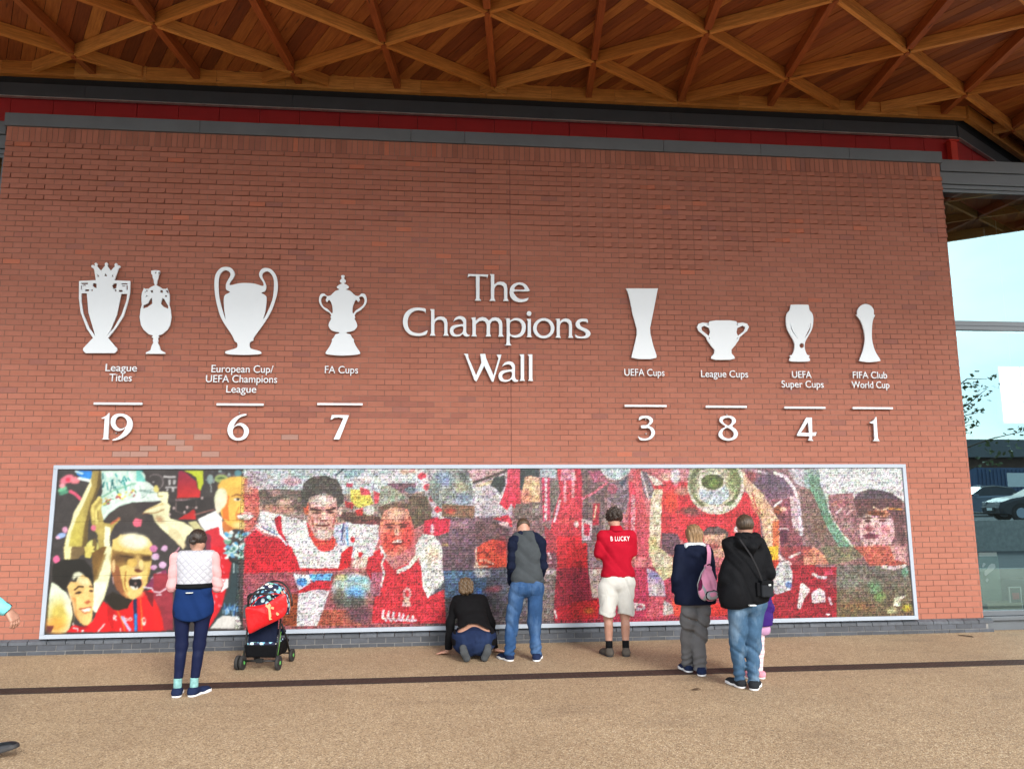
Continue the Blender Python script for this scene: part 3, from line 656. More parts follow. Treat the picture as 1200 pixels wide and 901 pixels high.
# lower left: arm, smiling youth, shouting man
Z = (45, 640, 8)
poly([(230, 0), (450, 0), (420, 60), (330, 180), (250, 190)], (120, 104, 74)); poly([(235, 0), (310, 0), (300, 130), (255, 160)], (226, 220, 160)); ell(170, 120, 32, 36, (222, 110, 150))
poly([(435, 0), (530, 0), (500, 50), (490, 110), (440, 100)], (206, 194, 110)); poly([(500, 60), (600, 0), (640, 0), (620, 250), (520, 340)], (122, 96, 52)); poly([(640, 0), (685, 0), (690, 200), (660, 330), (620, 480), (540, 620), (510, 590), (520, 340), (570, 200)], (222, 226, 180)); poly([(560, 120), (640, 60), (560, 300), (520, 330)], (130, 104, 60), .8); poly([(525, 330), (640, 330), (610, 470), (545, 615), (515, 590)], (240, 242, 214), .9)
poly([(135, 170), (240, 120), (430, 120), (500, 200), (520, 400), (480, 330), (420, 250), (330, 260), (270, 360), (250, 420), (180, 350), (135, 320)], (44, 42, 38)); ell(380, 290, 60, 50, (222, 228, 200), 1, 30, .2); ell(350, 310, 12, 30, (60, 56, 50), 1, 30)
poly([(270, 380), (300, 330), (360, 330), (410, 260), (470, 300), (515, 380), (520, 500), (505, 640), (480, 730), (430, 740), (370, 690), (330, 600), (300, 480)], (226, 186, 122)); poly([(300, 470), (350, 480), (360, 640), (400, 720), (370, 690), (320, 590)], (206, 140, 84), .9); ell(430, 330, 60, 36, (238, 222, 170), .9, 20, .5)
line([(340, 400), (380, 372), (420, 378)], 14, (50, 34, 26)); line([(480, 372), (515, 378)], 12, (50, 34, 26)); ell(375, 432, 32, 11, (80, 60, 44), 1, -12); ell(385, 430, 10, 8, (20, 20, 24)); ell(495, 415, 20, 10, (70, 50, 40)); ell(450, 430, 20, 50, (240, 196, 130)); poly([(425, 522), (470, 498), (502, 520), (460, 538)], (186, 108, 74)); line([(385, 585), (440, 575), (500, 570)], 10, (140, 60, 50)); poly([(400, 590), (495, 578), (480, 606), (430, 612)], (246, 240, 230)); line([(400, 600), (440, 625), (490, 610)], 8, (180, 90, 70)); ell(450, 690, 50, 34, (236, 200, 130), .9, 0, .4)
poly([(125, 330), (190, 370), (260, 430), (310, 520), (328, 640), (310, 740), (260, 802), (85, 802), (90, 700), (100, 480)], (214, 230, 202)); ell(200, 640, 105, 140, (206, 184, 92), .9, 0, .5); ell(160, 740, 90, 70, (222, 150, 70), .8, 0, .5); ell(290, 560, 40, 100, (240, 240, 214), .8, -10, .5); line([(312, 520), (330, 640), (300, 760)], 9, (40, 30, 26)); poly([(80, 740), (150, 740), (120, 802), (80, 802)], (90, 40, 50), .8)
poly([(610, 510), (690, 580), (760, 590), (880, 500), (960, 430), (1060, 400), (1130, 480), (1180, 790), (260, 802), (330, 730), (430, 760), (510, 700), (545, 620)], (222, 34, 42)); poly([(620, 480), (700, 420), (880, 500), (830, 580), (740, 600), (700, 590)], (52, 46, 36)); poly([(980, 400), (1100, 440), (1150, 600), (1060, 560)], (110, 40, 50), .9); poly([(640, 520), (720, 620), (700, 780), (650, 700)], (170, 20, 30), .7); ell(420, 760, 60, 20, (150, 20, 30), .7, 0, .4)
line([(560, 795), (620, 725)], 12, (240, 220, 220)); line([(325, 715), (330, 735)], 10, (236, 220, 220)); line([(325, 760), (370, 770), (370, 790)], 12, (240, 230, 230)); ell(415, 790, 12, 12, (240, 230, 230))
for (a_, b_) in (((705, 640), (705, 680)), ((705, 640), (730, 650)), ((730, 655), (712, 668)), ((712, 668), (732, 690))): line([a_, b_], 11, (240, 225, 225))
ell(825, 682, 16, 16, (240, 225, 225)); ell(825, 682, 7, 7, (222, 34, 42)); ell(862, 678, 18, 18, (240, 225, 225)); ell(862, 678, 8, 8, (222, 34, 42)); line([(806, 650), (808, 692)], 9, (240, 225, 225))
line([(740, 600), (790, 700), (810, 785)], 12, (226, 130, 50)); line([(785, 660), (855, 780)], 26, (182, 178, 222)); line([(905, 500), (910, 640), (915, 780)], 34, (34, 54, 92)); line([(912, 640), (912, 780)], 26, (46, 130, 200)); line([(955, 490), (970, 640), (970, 780)], 12, (226, 120, 50)); ell(990, 700, 18, 40, (230, 200, 190)); ell(990, 690, 8, 18, (200, 40, 40)); line([(770, 765), (770, 790)], 10, (236, 220, 220))
poly([(680, 60), (700, -60), (770, -110), (900, -120), (1020, -90), (1070, -20), (1065, 100), (1055, 200), (1020, 340), (960, 450), (890, 495), (820, 480), (740, 400), (700, 300), (680, 180)], (214, 188, 116))
poly([(680, 200), (690, 60), (790, 40), (760, 200), (800, 400), (860, 490), (800, 470), (730, 400), (700, 300)], (142, 92, 62), .9)
poly([(690, 30), (840, 56), (1065, 76), (1060, 130), (985, 130), (945, 110), (860, 165), (760, 190), (690, 150)], (150, 124, 76)); ell(820, 110, 90, 34, (96, 76, 46), 1, 6, .5); ell(1012, 112, 46, 26, (88, 70, 44), 1, 0, .5); ell(740, 120, 60, 50, (120, 92, 56), .8, 0, .5); ell(930, 110, 26, 44, (196, 166, 106), .9, 0, .5); line([(770, 84), (880, 98)], 9, (70, 52, 30)); line([(985, 96), (1050, 100)], 9, (70, 52, 30)); ell(900, -50, 130, 70, (228, 232, 206), 1, 6, .3)
ell(945, 190, 46, 60, (176, 150, 110)); ell(935, 225, 36, 16, (110, 66, 46)); ell(965, 170, 22, 50, (230, 204, 140)); ell(880, 150, 50, 40, (212, 176, 100)); line([(820, 230), (810, 360), (840, 440)], 10, (150, 96, 50)); line([(1040, 200), (1020, 320)], 9, (190, 150, 80))
ell(910, 335, 72, 68, (206, 150, 110), 1, 5); ell(908, 340, 62, 56, (40, 36, 36), 1, 5); poly([(870, 290), (970, 282), (965, 302), (880, 306)], (240, 238, 230)); poly([(855, 365), (900, 375), (912, 395), (930, 365), (930, 400), (890, 408)], (240, 238, 230)); ell(910, 345, 14, 16, (120, 100, 96)); ell(900, 440, 80, 40, (226, 190, 124), .9, 0, .4)
ell(705, 180, 16, 60, (206, 176, 130)); line([(695, 280), (705, 350)], 8, (200, 170, 170))
for (x_, y_, r_, c_) in ((1095, 95, 34, (200, 210, 226)), (1165, 170, 34, (214, 184, 214)), (1080, 195, 26, (206, 140, 190)), (1080, 20, 36, (190, 120, 160)), (1185, 10, 26, (206, 150, 190))): ell(x_, y_, r_, r_*.9, c_)
poly([(1000, 380), (1060, 300), (1130, 240), (1200, 210), (1200, 480), (1130, 470), (1060, 400)], (130, 62, 96)); line([(990, 380), (1060, 390), (1090, 430)], 13, (236, 224, 236)); line([(1155, 410), (1200, 385)], 13, (236, 224, 236)); poly([(1110, 280), (1150, 260), (1150, 440), (1100, 440)], (60, 40, 50)); line([(1115, 452), (1150, 450)], 12, (236, 230, 236)); line([(1060, 300), (1110, 250), (1150, 240)], 8, (190, 170, 180)); poly([(1150, 480), (1200, 440), (1200, 790), (1165, 790)], (176, 56, 66))
# behind the woman in the vest: red jersey, dark cup stem and base
Z = (180, 640, 8)
poly([(0, 250), (130, 250), (180, 400), (180, 780), (0, 780)], (150, 60, 74)); poly([(0, 480), (60, 600), (100, 780), (0, 780)], (226, 40, 44)); poly([(540, 0), (660, 0), (690, 90), (730, 150), (710, 270), (640, 560), (560, 700), (510, 770), (400, 770), (400, 200), (520, 160)], (206, 40, 54)); poly([(590, 310), (700, 298), (700, 380), (640, 420), (580, 415)], (240, 238, 240)); line([(600, 385), (670, 315)], 8, (190, 40, 54))
for k in range(18): r_ = random.Random(600+k); x_ = r_.uniform(550, 660); y_ = r_.uniform(60, 560); line([(x_, y_), (x_+10, y_+r_.uniform(8, 30))], 7, (240, 190, 196))
for x_, y_, r_ in ((20, 90, 34), (100, 20, 30), (85, 170, 36), (10, 190, 24)): ell(x_, y_, r_, r_*.85, (206, 170, 206))
line([(180, 100), (240, 10)], 14, (206, 150, 170)); line([(0, 420), (60, 430), (130, 380)], 12, (236, 225, 236)); line([(30, 452), (70, 450)], 12, (236, 230, 236))
poly([(735, 130), (800, 130), (800, 600), (830, 765), (530, 765), (620, 620), (700, 420), (730, 250)], (56, 74, 80)); line([(752, 150), (752, 240)], 7, (200, 214, 214)); line([(785, 150), (785, 240)], 7, (150, 170, 170)); line([(690, 10), (720, 130), (800, 160)], 18, (40, 50, 52))
for k in range(46): r_ = random.Random(700+k); x_ = r_.uniform(650, 795); y_ = r_.uniform(570, 660); line([(x_, y_), (x_+r_.uniform(-14, 14), y_-r_.uniform(15, 50))], 6, r_.choice([(60, 120, 196), (120, 180, 230), (40, 70, 120), (190, 220, 240)]))
poly([(530, 765), (600, 680), (650, 645), (800, 655), (832, 765)], (206, 206, 202)); scat(700/8+180-20, 722, 282, 735, 12, [(150, 150, 150), (90, 90, 90), (230, 230, 226)], .8, 2.0)
for k in range(40): r_ = random.Random(720+k); ell(r_.uniform(670, 880), r_.uniform(0, 110), r_.uniform(14, 34), r_.uniform(8, 18), r_.choice([(206, 232, 222), (130, 190, 200), (236, 246, 244), (80, 130, 120), (110, 160, 200)]), 1, r_.uniform(-60, 60))

# -- mosaic players, middle left
Z = (300, 540, 8)
poly([(-80, 90), (40, 100), (150, 130), (60, 260), (-80, 250)], (168, 150, 164), .8); ell(330, 190, 90, 40, (200, 150, 166), .8, 0, .3); ell(100, 240, 90, 20, (190, 160, 176), .7, 0, .3); line([(745, 135), (820, 75)], 16, (56, 76, 84)); line([(860, 150), (915, 78)], 18, (60, 88, 98)); poly([(820, 80), (1020, 80), (960, 150), (840, 160)], (140, 172, 184), .8)
poly([(20, 270), (200, 260), (440, 270), (480, 380), (430, 470), (150, 470), (40, 450)], (112, 100, 94)); ell(270, 390, 70, 40, (206, 166, 150), .9, 0, .3); ell(190, 450, 160, 36, (196, 140, 122), .8, 5, .3); ell(180, 300, 60, 26, (196, 150, 150), .6, 0, .4)
poly([(40, 470), (130, 480), (260, 510), (470, 560), (500, 700), (620, 850), (760, 800), (800, 590), (870, 570), (1140, 590), (1150, 720), (1090, 901), (300, 901), (220, 700), (20, 600)], (222, 224, 228))
poly([(880, 560), (1200, 540), (1200, 600), (900, 590)], (110, 66, 66)); poly([(770, 470), (1100, 500), (1180, 540), (900, 580), (800, 540)], (100, 72, 66), .9)
poly([(170, 540), (215, 508), (238, 520), (242, 650), (320, 810), (350, 901), (260, 901), (240, 730), (190, 640)], (192, 36, 56)); poly([(0, 640), (80, 700), (240, 730), (330, 840), (350, 901), (-100, 901), (-100, 720)], (196, 36, 56)); line([(0, 600), (80, 660), (220, 700), (290, 780)], 20, (236, 232, 238)); line([(60, 620), (200, 690)], 8, (60, 90, 150)); line([(100, 610), (190, 660)], 7, (90, 120, 180))
poly([(480, 380), (560, 330), (740, 340), (765, 440), (760, 580), (720, 690), (640, 740), (560, 700), (500, 600), (470, 470)], (214, 158, 146)); ell(620, 370, 110, 50, (222, 208, 204), .9, 0, .4); poly([(470, 560), (560, 720), (700, 740), (750, 600), (740, 800), (660, 860), (580, 840), (500, 700)], (202, 58, 54)); ell(640, 620, 110, 70, (206, 160, 150), .9, 0, .4); ell(630, 690, 80, 50, (202, 184, 178), .9, 0, .3); ell(640, 800, 70, 30, (226, 190, 110), .6, 0, .4)
line([(515, 450), (600, 462)], 20, (70, 42, 38)); line([(660, 462), (742, 442)], 20, (76, 44, 40)); ell(565, 485, 34, 12, (90, 58, 54)); ell(700, 478, 34, 12, (96, 60, 56)); ell(636, 520, 22, 44, (236, 196, 184), .9); line([(606, 556), (664, 556)], 10, (140, 74, 66)); line([(560, 598), (625, 606), (690, 592)], 18, (112, 44, 44)); line([(580, 592), (670, 590)], 8, (230, 210, 204)); line([(520, 520), (540, 620)], 12, (170, 96, 84)); line([(738, 520), (720, 620)], 12, (170, 96, 84)); ell(470, 440, 24, 60, (214, 92, 60), .9, 0, .3); ell(790, 470, 16, 40, (220, 180, 170))
poly([(420, 300), (450, 200), (520, 150), (640, 135), (760, 170), (810, 260), (820, 380), (770, 450), (740, 340), (640, 300), (560, 320), (500, 340), (470, 440), (430, 420)], (84, 80, 76)); scat(353, 560, 400, 590, 26, [(60, 56, 54), (120, 112, 104), (92, 84, 78)], 1, 3, .7, 3)
poly([(740, 600), (860, 570), (870, 680), (840, 800), (780, 790), (720, 700)], (184, 190, 214)); line([(820, 590), (800, 740)], 14, (60, 76, 120)); line([(850, 620), (860, 780)], 20, (110, 160, 214)); ell(905, 735, 22, 26, (206, 40, 56))
poly([(880, 260), (1060, 280), (1100, 400), (960, 440), (890, 380)], (218, 202, 92)); poly([(970, 240), (1060, 270), (1080, 320), (980, 320)], (214, 80, 92)); poly([(1100, 270), (1160, 300), (1170, 380), (1110, 400)], (208, 76, 88)); poly([(850, 200), (910, 210), (900, 250), (840, 240)], (200, 80, 100)); poly([(830, 370), (920, 400), (900, 450), (840, 430)], (176, 60, 66)); poly([(930, 460), (1000, 440), (1000, 510), (940, 510)], (206, 60, 60)); ell(1060, 460, 50, 50, (200, 196, 190)); ell(1000, 190, 70, 30, (220, 190, 190), .8, 0, .4); ell(1090, 170, 90, 14, (216, 190, 120), .7, 0, .4)
Z = (300, 640, 8)
poly([(-110, 0), (330, 0), (400, 150), (420, 235), (-110, 250)], (202, 36, 52)); poly([(330, 0), (560, 0), (640, 50), (740, 0), (850, 0), (760, 230), (420, 230), (380, 100)], (224, 224, 228)); ell(650, 10, 80, 36, (206, 60, 62)); line([(430, 215), (760, 215)], 26, (206, 34, 48)); poly([(800, 60), (870, 0), (910, 0), (880, 190), (770, 230)], (208, 34, 46)); poly([(920, 190), (980, 70), (1040, 50), (960, 200)], (200, 40, 50)); poly([(940, 0), (1100, 0), (1050, 200), (900, 200)], (222, 214, 196), .8); poly([(1050, 200), (1100, 60), (1200, 0), (1200, 230), (1040, 235)], (206, 34, 50)); line([(1180, 0), (1170, 90), (1200, 110)], 14, (230, 220, 226))
poly([(-120, 250), (300, 250), (380, 250), (390, 742), (-120, 742)], (158, 84, 96)); poly([(290, 440), (390, 440), (390, 742), (240, 742)], (140, 74, 50)); poly([(350, 250), (520, 270), (500, 370), (400, 410), (370, 330)], (206, 214, 226)); ell(430, 330, 50, 40, (84, 150, 220)); poly([(490, 260), (720, 250), (690, 330), (540, 340)], (96, 166, 224)); poly([(380, 420), (560, 320), (720, 320), (700, 410), (430, 450)], (200, 44, 60)); poly([(400, 440), (560, 400), (690, 410), (640, 560), (570, 742), (380, 742), (390, 560)], (214, 212, 222)); poly([(570, 742), (640, 590), (860, 600), (1000, 742)], (168, 92, 74)); ell(900, 400, 190, 150, (168, 190, 188), 1, 0, .15); ell(800, 290, 60, 30, (186, 190, 130), .8, 0, .3); ell(930, 430, 90, 60, (96, 156, 220), .9, 0, .4); ell(960, 310, 100, 36, (140, 196, 216), .8, 0, .4); ell(780, 470, 60, 90, (100, 92, 80), .8, 0, .3); ell(900, 520, 140, 60, (88, 90, 86), .9, 0, .3); ell(960, 640, 120, 80, (96, 72, 84), .8, 0, .4); ell(1080, 470, 60, 60, (150, 100, 100), .8, 0, .4)
Z = (420, 540, 8)
poly([(60, 75), (560, 75), (560, 190), (60, 200)], (206, 212, 216)); for_ = [ell(x_, y_, 46, 22, c_, .7, 0, .4) for x_, y_, c_ in ((430, 100, (206, 150, 120)), (520, 90, (220, 130, 120)), (250, 110, (150, 180, 190)), (120, 130, (180, 200, 214)))]
poly([(260, 210), (540, 200), (540, 290), (330, 300)], (122, 92, 104)); ell(490, 270, 60, 30, (110, 130, 140), .9); poly([(210, 240), (300, 230), (480, 350), (300, 390), (180, 430)], (150, 156, 140)); poly([(480, 320), (640, 330), (690, 440), (680, 540), (520, 640), (480, 520), (470, 420)], (106, 92, 78)); poly([(180, 430), (340, 390), (470, 400), (480, 450), (300, 430), (220, 520)], (112, 92, 78))
poly([(205, 560), (240, 470), (330, 430), (460, 450), (500, 560), (500, 700), (470, 800), (400, 870), (320, 901), (240, 850), (205, 720)], (220, 130, 112)); ell(350, 500, 100, 60, (224, 176, 156), .9, 0, .4); ell(300, 760, 90, 90, (212, 66, 58), .8, 0, .4); ell(460, 700, 60, 130, (206, 60, 60), .8, 0, .4); line([(255, 592), (330, 596)], 18, (88, 44, 40)); line([(390, 592), (466, 584)], 18, (92, 46, 42)); ell(295, 620, 30, 11, (96, 52, 48)); ell(425, 614, 30, 11, (96, 52, 48)); ell(358, 665, 20, 50, (236, 176, 156), .9); line([(326, 706), (390, 704)], 10, (150, 66, 60)); line([(300, 762), (360, 776), (425, 756)], 20, (116, 34, 38)); line([(320, 756), (405, 754)], 9, (232, 206, 198)); line([(250, 680), (285, 780)], 12, (170, 70, 64)); line([(465, 680), (440, 780)], 12, (170, 70, 64)); ell(370, 745, 40, 12, (222, 190, 180), .9)
poly([(0, 600), (190, 600), (180, 720), (120, 901), (0, 901)], (216, 214, 218)); poly([(0, 850), (50, 860), (20, 901), (0, 901)], (200, 40, 50)); poly([(530, 901), (540, 780), (600, 680), (700, 690), (770, 780), (785, 901)], (220, 222, 226)); poly([(620, 560), (740, 520), (870, 550), (850, 660), (740, 700), (620, 680)], (208, 46, 74)); ell(690, 640, 20, 50, (226, 190, 200), .9); ell(620, 730, 60, 30, (190, 180, 180), .8, 0, .3)
for k in range(9): ell(570+k*26, 90+k*52, 40, 34, (210, 70, 84) if k % 2 else (226, 214, 222), 1)
ell(880, 250, 215, 220, (142, 150, 148)); poly([(930, 68), (1060, 200), (1100, 330), (1110, 420), (1150, 420), (1150, 68)], (200, 196, 200)); line([(940, 68), (1050, 170), (1095, 300), (1105, 420)], 18, (222, 222, 226)); ell(800, 170, 80, 70, (120, 140, 180), .7, 0, .4); ell(980, 360, 90, 50, (150, 164, 200), .7, 0, .4); ell(1000, 130, 60, 60, (84, 90, 92), .8, 0, .4); ell(960, 240, 60, 40, (160, 160, 120), .7, 0, .4); ell(700, 280, 60, 100, (120, 130, 124), .7, 0, .4); poly([(780, 400), (1090, 420), (1080, 530), (780, 520)], (132, 104, 84)); ell(860, 470, 50, 26, (190, 70, 60), .7, 0, .4)
poly([(860, 550), (1090, 550), (1100, 700), (1080, 901), (790, 901), (840, 700)], (116, 90, 104)); ell(960, 600, 110, 40, (170, 130, 140), .6, 0, .4); poly([(780, 780), (840, 770), (850, 901), (785, 901)], (150, 130, 96))
Z = (420, 640, 8)
poly([(780, 0), (1090, 0), (1080, 215), (790, 215)], (104, 82, 94)); poly([(90, 100), (200, 60), (330, 215), (480, 150), (560, 140), (590, 215), (640, 480), (800, 400), (820, 720), (120, 715), (160, 400), (110, 300), (70, 215)], (204, 48, 64)); poly([(120, 240), (230, 240), (200, 460), (110, 480)], (166, 112, 132), .8); line([(205, 0), (250, 90), (215, 160), (240, 250), (215, 370)], 20, (230, 214, 216)); line([(370, 235), (480, 180), (540, 100)], 36, (224, 222, 216)); poly([(540, 0), (780, 0), (785, 180), (800, 330), (700, 430), (650, 480), (600, 380), (590, 200)], (220, 222, 222)); ell(700, 80, 60, 90, (216, 190, 150), .6, 0, .5)
poly([(400, 560), (430, 480), (440, 410), (480, 400), (470, 480), (500, 560)], (214, 176, 166)); ell(455, 440, 40, 60, (214, 180, 170), .8); ell(455, 440, 20, 34, (200, 60, 66))
for k, x_ in enumerate((235, 285, 330, 385, 420, 465, 510)): line([(x_, 600+k*9), (x_-10, 660+k*6), (x_+24, 690)], 22, (230, 214, 222))
poly([(800, 230), (1200, 230), (1200, 480), (820, 480)], (78, 104, 134)); ell(1140, 250, 60, 40, (150, 160, 170), .9, 0, .3)
# -- centre
Z = (540, 540, 8)
poly([(60, 75), (440, 75), (420, 110), (200, 200), (110, 200)], (196, 160, 166)); line([(120, 200), (240, 160), (430, 90)], 26, (90, 78, 76)); line([(150, 230), (230, 215), (310, 180)], 30, (216, 196, 160)); poly([(310, 150), (410, 130), (415, 230), (360, 320), (270, 240)], (64, 74, 74)); line([(250, 240), (310, 260), (380, 340)], 26, (226, 222, 228)); ell(260, 400, 120, 50, (196, 188, 194), .9, 0, .3); poly([(300, 540), (440, 500), (480, 560), (480, 620), (380, 560)], (214, 60, 80)); ell(400, 590, 50, 24, (224, 196, 200), .9); poly([(320, 560), (460, 650), (440, 901), (200, 901), (130, 700), (130, 560)], (110, 84, 90))
poly([(440, 70), (555, 70), (555, 200), (560, 430), (500, 440), (470, 400), (430, 460), (360, 400), (395, 320), (430, 200)], (212, 76, 100), c2=(220, 50, 74)); poly([(555, 70), (730, 70), (735, 150), (640, 140), (590, 200), (570, 290), (550, 250)], (66, 76, 78)); poly([(600, 150), (660, 135), (735, 165), (740, 380), (560, 385), (580, 270)], (226, 176, 140)); ell(600, 340, 50, 60, (226, 130, 116), .8, 0, .4); ell(690, 230, 40, 60, (230, 206, 160), .7, 0, .4); poly([(510, 400), (740, 390), (740, 560), (500, 540)], (118, 104, 100)); ell(700, 450, 40, 50, (170, 156, 156), .6, 0, .4)
poly([(755, 110), (830, 110), (835, 560), (770, 560)], (200, 66, 96)); line([(795, 130), (795, 540)], 24, (226, 200, 210)); 
for k in range(8): line([(780, 150+k*46), (815, 160+k*46)], 8, (190, 40, 66))
poly([(740, 70), (900, 70), (890, 160), (740, 150)], (170, 184, 196)); poly([(835, 180), (910, 180), (900, 480), (840, 480)], (120, 112, 108)); poly([(900, 75), (1130, 75), (1140, 500), (1110, 901), (900, 901), (830, 680), (870, 480), (930, 300)], (206, 64, 80)); poly([(940, 75), (1060, 75), (1080, 180), (930, 180)], (220, 150, 170), .9)
for k in range(14): line([(965, 190+k*14), (985, 196+k*14)], 7, (236, 210, 218)); line([(1040, 110+k*17), (1060, 116+k*17)], 8, (240, 220, 226))
line([(925, 370), (900, 470), (875, 560)], 22, (230, 190, 200)); ell(1000, 560, 90, 30, (222, 90, 90), .7, 0, .4); poly([(1080, 80), (1130, 80), (1130, 480), (1080, 380)], (190, 50, 76)); poly([(780, 600), (890, 700), (900, 901), (800, 901)], (170, 66, 80)); ell(1080, 590, 24, 30, (230, 190, 190)); poly([(1130, 540), (1200, 540), (1200, 740), (1130, 740)], (206, 160, 176))
Z = (540, 640, 8)
poly([(130, 30), (200, -30), (300, -70), (420, -40), (430, 190), (140, 200)], (216, 82, 62)); line([(150, 70), (220, 40), (260, 80)], 12, (120, 40, 36)); line([(175, 130), (230, 125), (300, 160)], 20, (226, 160, 140)); line([(190, 160), (290, 170)], 12, (70, 34, 36)); ell(210, 185, 50, 12, (226, 176, 150)); poly([(130, 20), (150, 0), (150, 120), (170, 200), (120, 200), (140, 100)], (222, 186, 170)); ell(380, 0, 60, 80, (150, 50, 56), .7, 0, .4)
poly([(120, 220), (260, 220), (280, 280), (150, 290)], (176, 176, 184)); ell(300, 400, 90, 30, (170, 90, 106), .7, -10, .4); poly([(140, 380), (190, 400), (220, 520), (160, 480)], (80, 130, 200)); poly([(900, -100), (1130, -100), (1130, 200), (900, 200)], (212, 44, 58)); poly([(790, 60), (890, 60), (890, 200), (790, 200)], (120, 76, 90)); line([(820, 60), (840, 110)], 16, (230, 210, 220)); line([(810, 160), (840, 150)], 16, (226, 180, 190)); poly([(790, 210), (900, 210), (890, 480), (870, 690), (760, 690), (740, 300)], (130, 116, 116)); ell(840, 240, 60, 30, (196, 186, 186), .8, 0, .4); poly([(900, 210), (1200, 210), (1200, 690), (870, 690), (880, 400)], (176, 48, 72)); poly([(900, 560), (1200, 520), (1200, 690), (880, 690)], (206, 34, 54), .9); line([(880, 600), (895, 670)], 16, (226, 206, 214)); poly([(1070, 210), (1120, 210), (1110, 500), (1080, 500)], (110, 70, 84), .8)
# -- centre right
Z = (670, 540, 8)
poly([(80, 75), (260, 75), (340, 200), (300, 400), (330, 560), (330, 680), (90, 901), (90, 500), (120, 300)], (116, 96, 98)); poly([(150, 90), (280, 90), (330, 190), (200, 200)], (186, 100, 126), .8); line([(100, 350), (200, 300), (330, 200)], 22, (214, 110, 130)); poly([(200, 400), (260, 400), (250, 600), (190, 600)], (180, 50, 70)); line([(230, 420), (205, 540)], 18, (214, 176, 150)); poly([(90, 540), (190, 560), (180, 740), (90, 740)], (206, 186, 196), .9); poly([(110, 580), (170, 600), (160, 700), (110, 690)], (196, 60, 84)); ell(320, 600, 40, 60, (170, 150, 146), .9, 0, .3)
ell(410, 60, 138, 118, (214, 210, 214)); ell(410, 60, 120, 105, (168, 190, 196)); ell(400, 100, 60, 20, (206, 222, 224), .8, 0, .4); poly([(350, 210), (530, 130), (540, 340), (500, 500), (420, 430), (330, 360)], (126, 110, 120)); ell(380, 260, 46, 50, (170, 90, 110), .9); poly([(440, 200), (520, 140), (500, 200), (470, 240)], (70, 80, 96))
poly([(530, 190), (600, 190), (620, 560), (610, 901), (520, 700), (540, 400)], (210, 66, 86)); 
for k in range(22): line([(555, 320+k*17), (590, 328+k*17)], 8, (238, 214, 220))
poly([(560, 90), (640, 80), (660, 300), (720, 560), (720, 720), (610, 700), (600, 300)], (206, 90, 100)); poly([(640, 90), (700, 100), (760, 260), (760, 360), (690, 340), (650, 200)], (128, 116, 126)); line([(650, 110), (690, 250), (720, 360)], 14, (214, 190, 196)); poly([(700, 120), (770, 140), (850, 210), (850, 260), (780, 240)], (222, 206, 198)); poly([(770, 260), (855, 260), (850, 500), (830, 700), (810, 901), (720, 901), (730, 600), (740, 360)], (218, 202, 178)); poly([(760, 230), (850, 225), (850, 265), (770, 262)], (206, 60, 66)); ell(790, 330, 20, 50, (200, 170, 150), .8); ell(760, 800, 40, 100, (206, 180, 110), .7, 0, .4)
poly([(855, 180), (1100, 200), (1100, 540), (1080, 640), (1040, 740), (830, 720), (840, 460)], (206, 62, 72)); ell(940, 380, 90, 90, (220, 74, 50), .8, 0, .4); ell(1010, 120, 120, 60, (214, 150, 160), .8, 0, .3); ell(970, 140, 40, 80, (200, 216, 222), .8, 0, .3); ell(880, 150, 40, 40, (226, 180, 160), .8, 0, .4); ell(1040, 280, 70, 40, (200, 170, 150), .7, 0, .4); ell(1040, 480, 60, 30, (110, 80, 70), .8, 0, .3); poly([(840, 670), (990, 680), (1020, 760), (960, 880), (840, 860)], (112, 84, 96)); poly([(610, 640), (720, 640), (720, 901), (610, 901)], (196, 80, 96), .9); poly([(1100, 75), (1200, 75), (1200, 420), (1110, 340)], (142, 152, 120))
Z = (670, 640, 8)
poly([(720, 0), (810, 0), (940, 110), (945, 280), (850, 320), (760, 180)], (206, 196, 150)); ell(850, 120, 90, 60, (216, 206, 186), .8, 20, .4); poly([(0, 0), (240, -60), (240, 200), (0, 200)], (190, 44, 52)); poly([(140, -50), (240, -50), (290, 200), (150, 200)], (140, 116, 124)); poly([(0, 205), (280, 205), (270, 400), (250, 670), (0, 680)], (160, 50, 74)); poly([(150, 205), (280, 205), (260, 480), (190, 480)], (190, 170, 166)); poly([(0, 520), (250, 500), (240, 670), (0, 680)], (200, 44, 50)); ell(160, 600, 50, 30, (196, 120, 50), .7, 0, .4); poly([(560, 200), (740, 200), (720, 660), (560, 660)], (182, 62, 92)); poly([(700, 200), (780, 230), (860, 320), (880, 470), (720, 460)], (176, 160, 190), .9); ell(770, 270, 50, 30, (110, 120, 170), .8, 20, .3); poly([(720, 360), (860, 350), (860, 460), (730, 460)], (196, 176, 186)); line([(785, 370), (785, 450)], 16, (230, 220, 226)); poly([(570, 520), (680, 540), (690, 590), (600, 600)], (206, 194, 206)); ell(640, 560, 26, 16, (160, 90, 110)); poly([(720, 470), (860, 470), (900, 660), (700, 660)], (206, 96, 110), .8); poly([(860, 500), (930, 540), (980, 620), (900, 640), (850, 640)], (176, 160, 160)); line([(880, 540), (870, 630)], 14, (226, 216, 216)); poly([(930, 480), (1060, 560), (1060, 650), (960, 650)], (214, 74, 60))
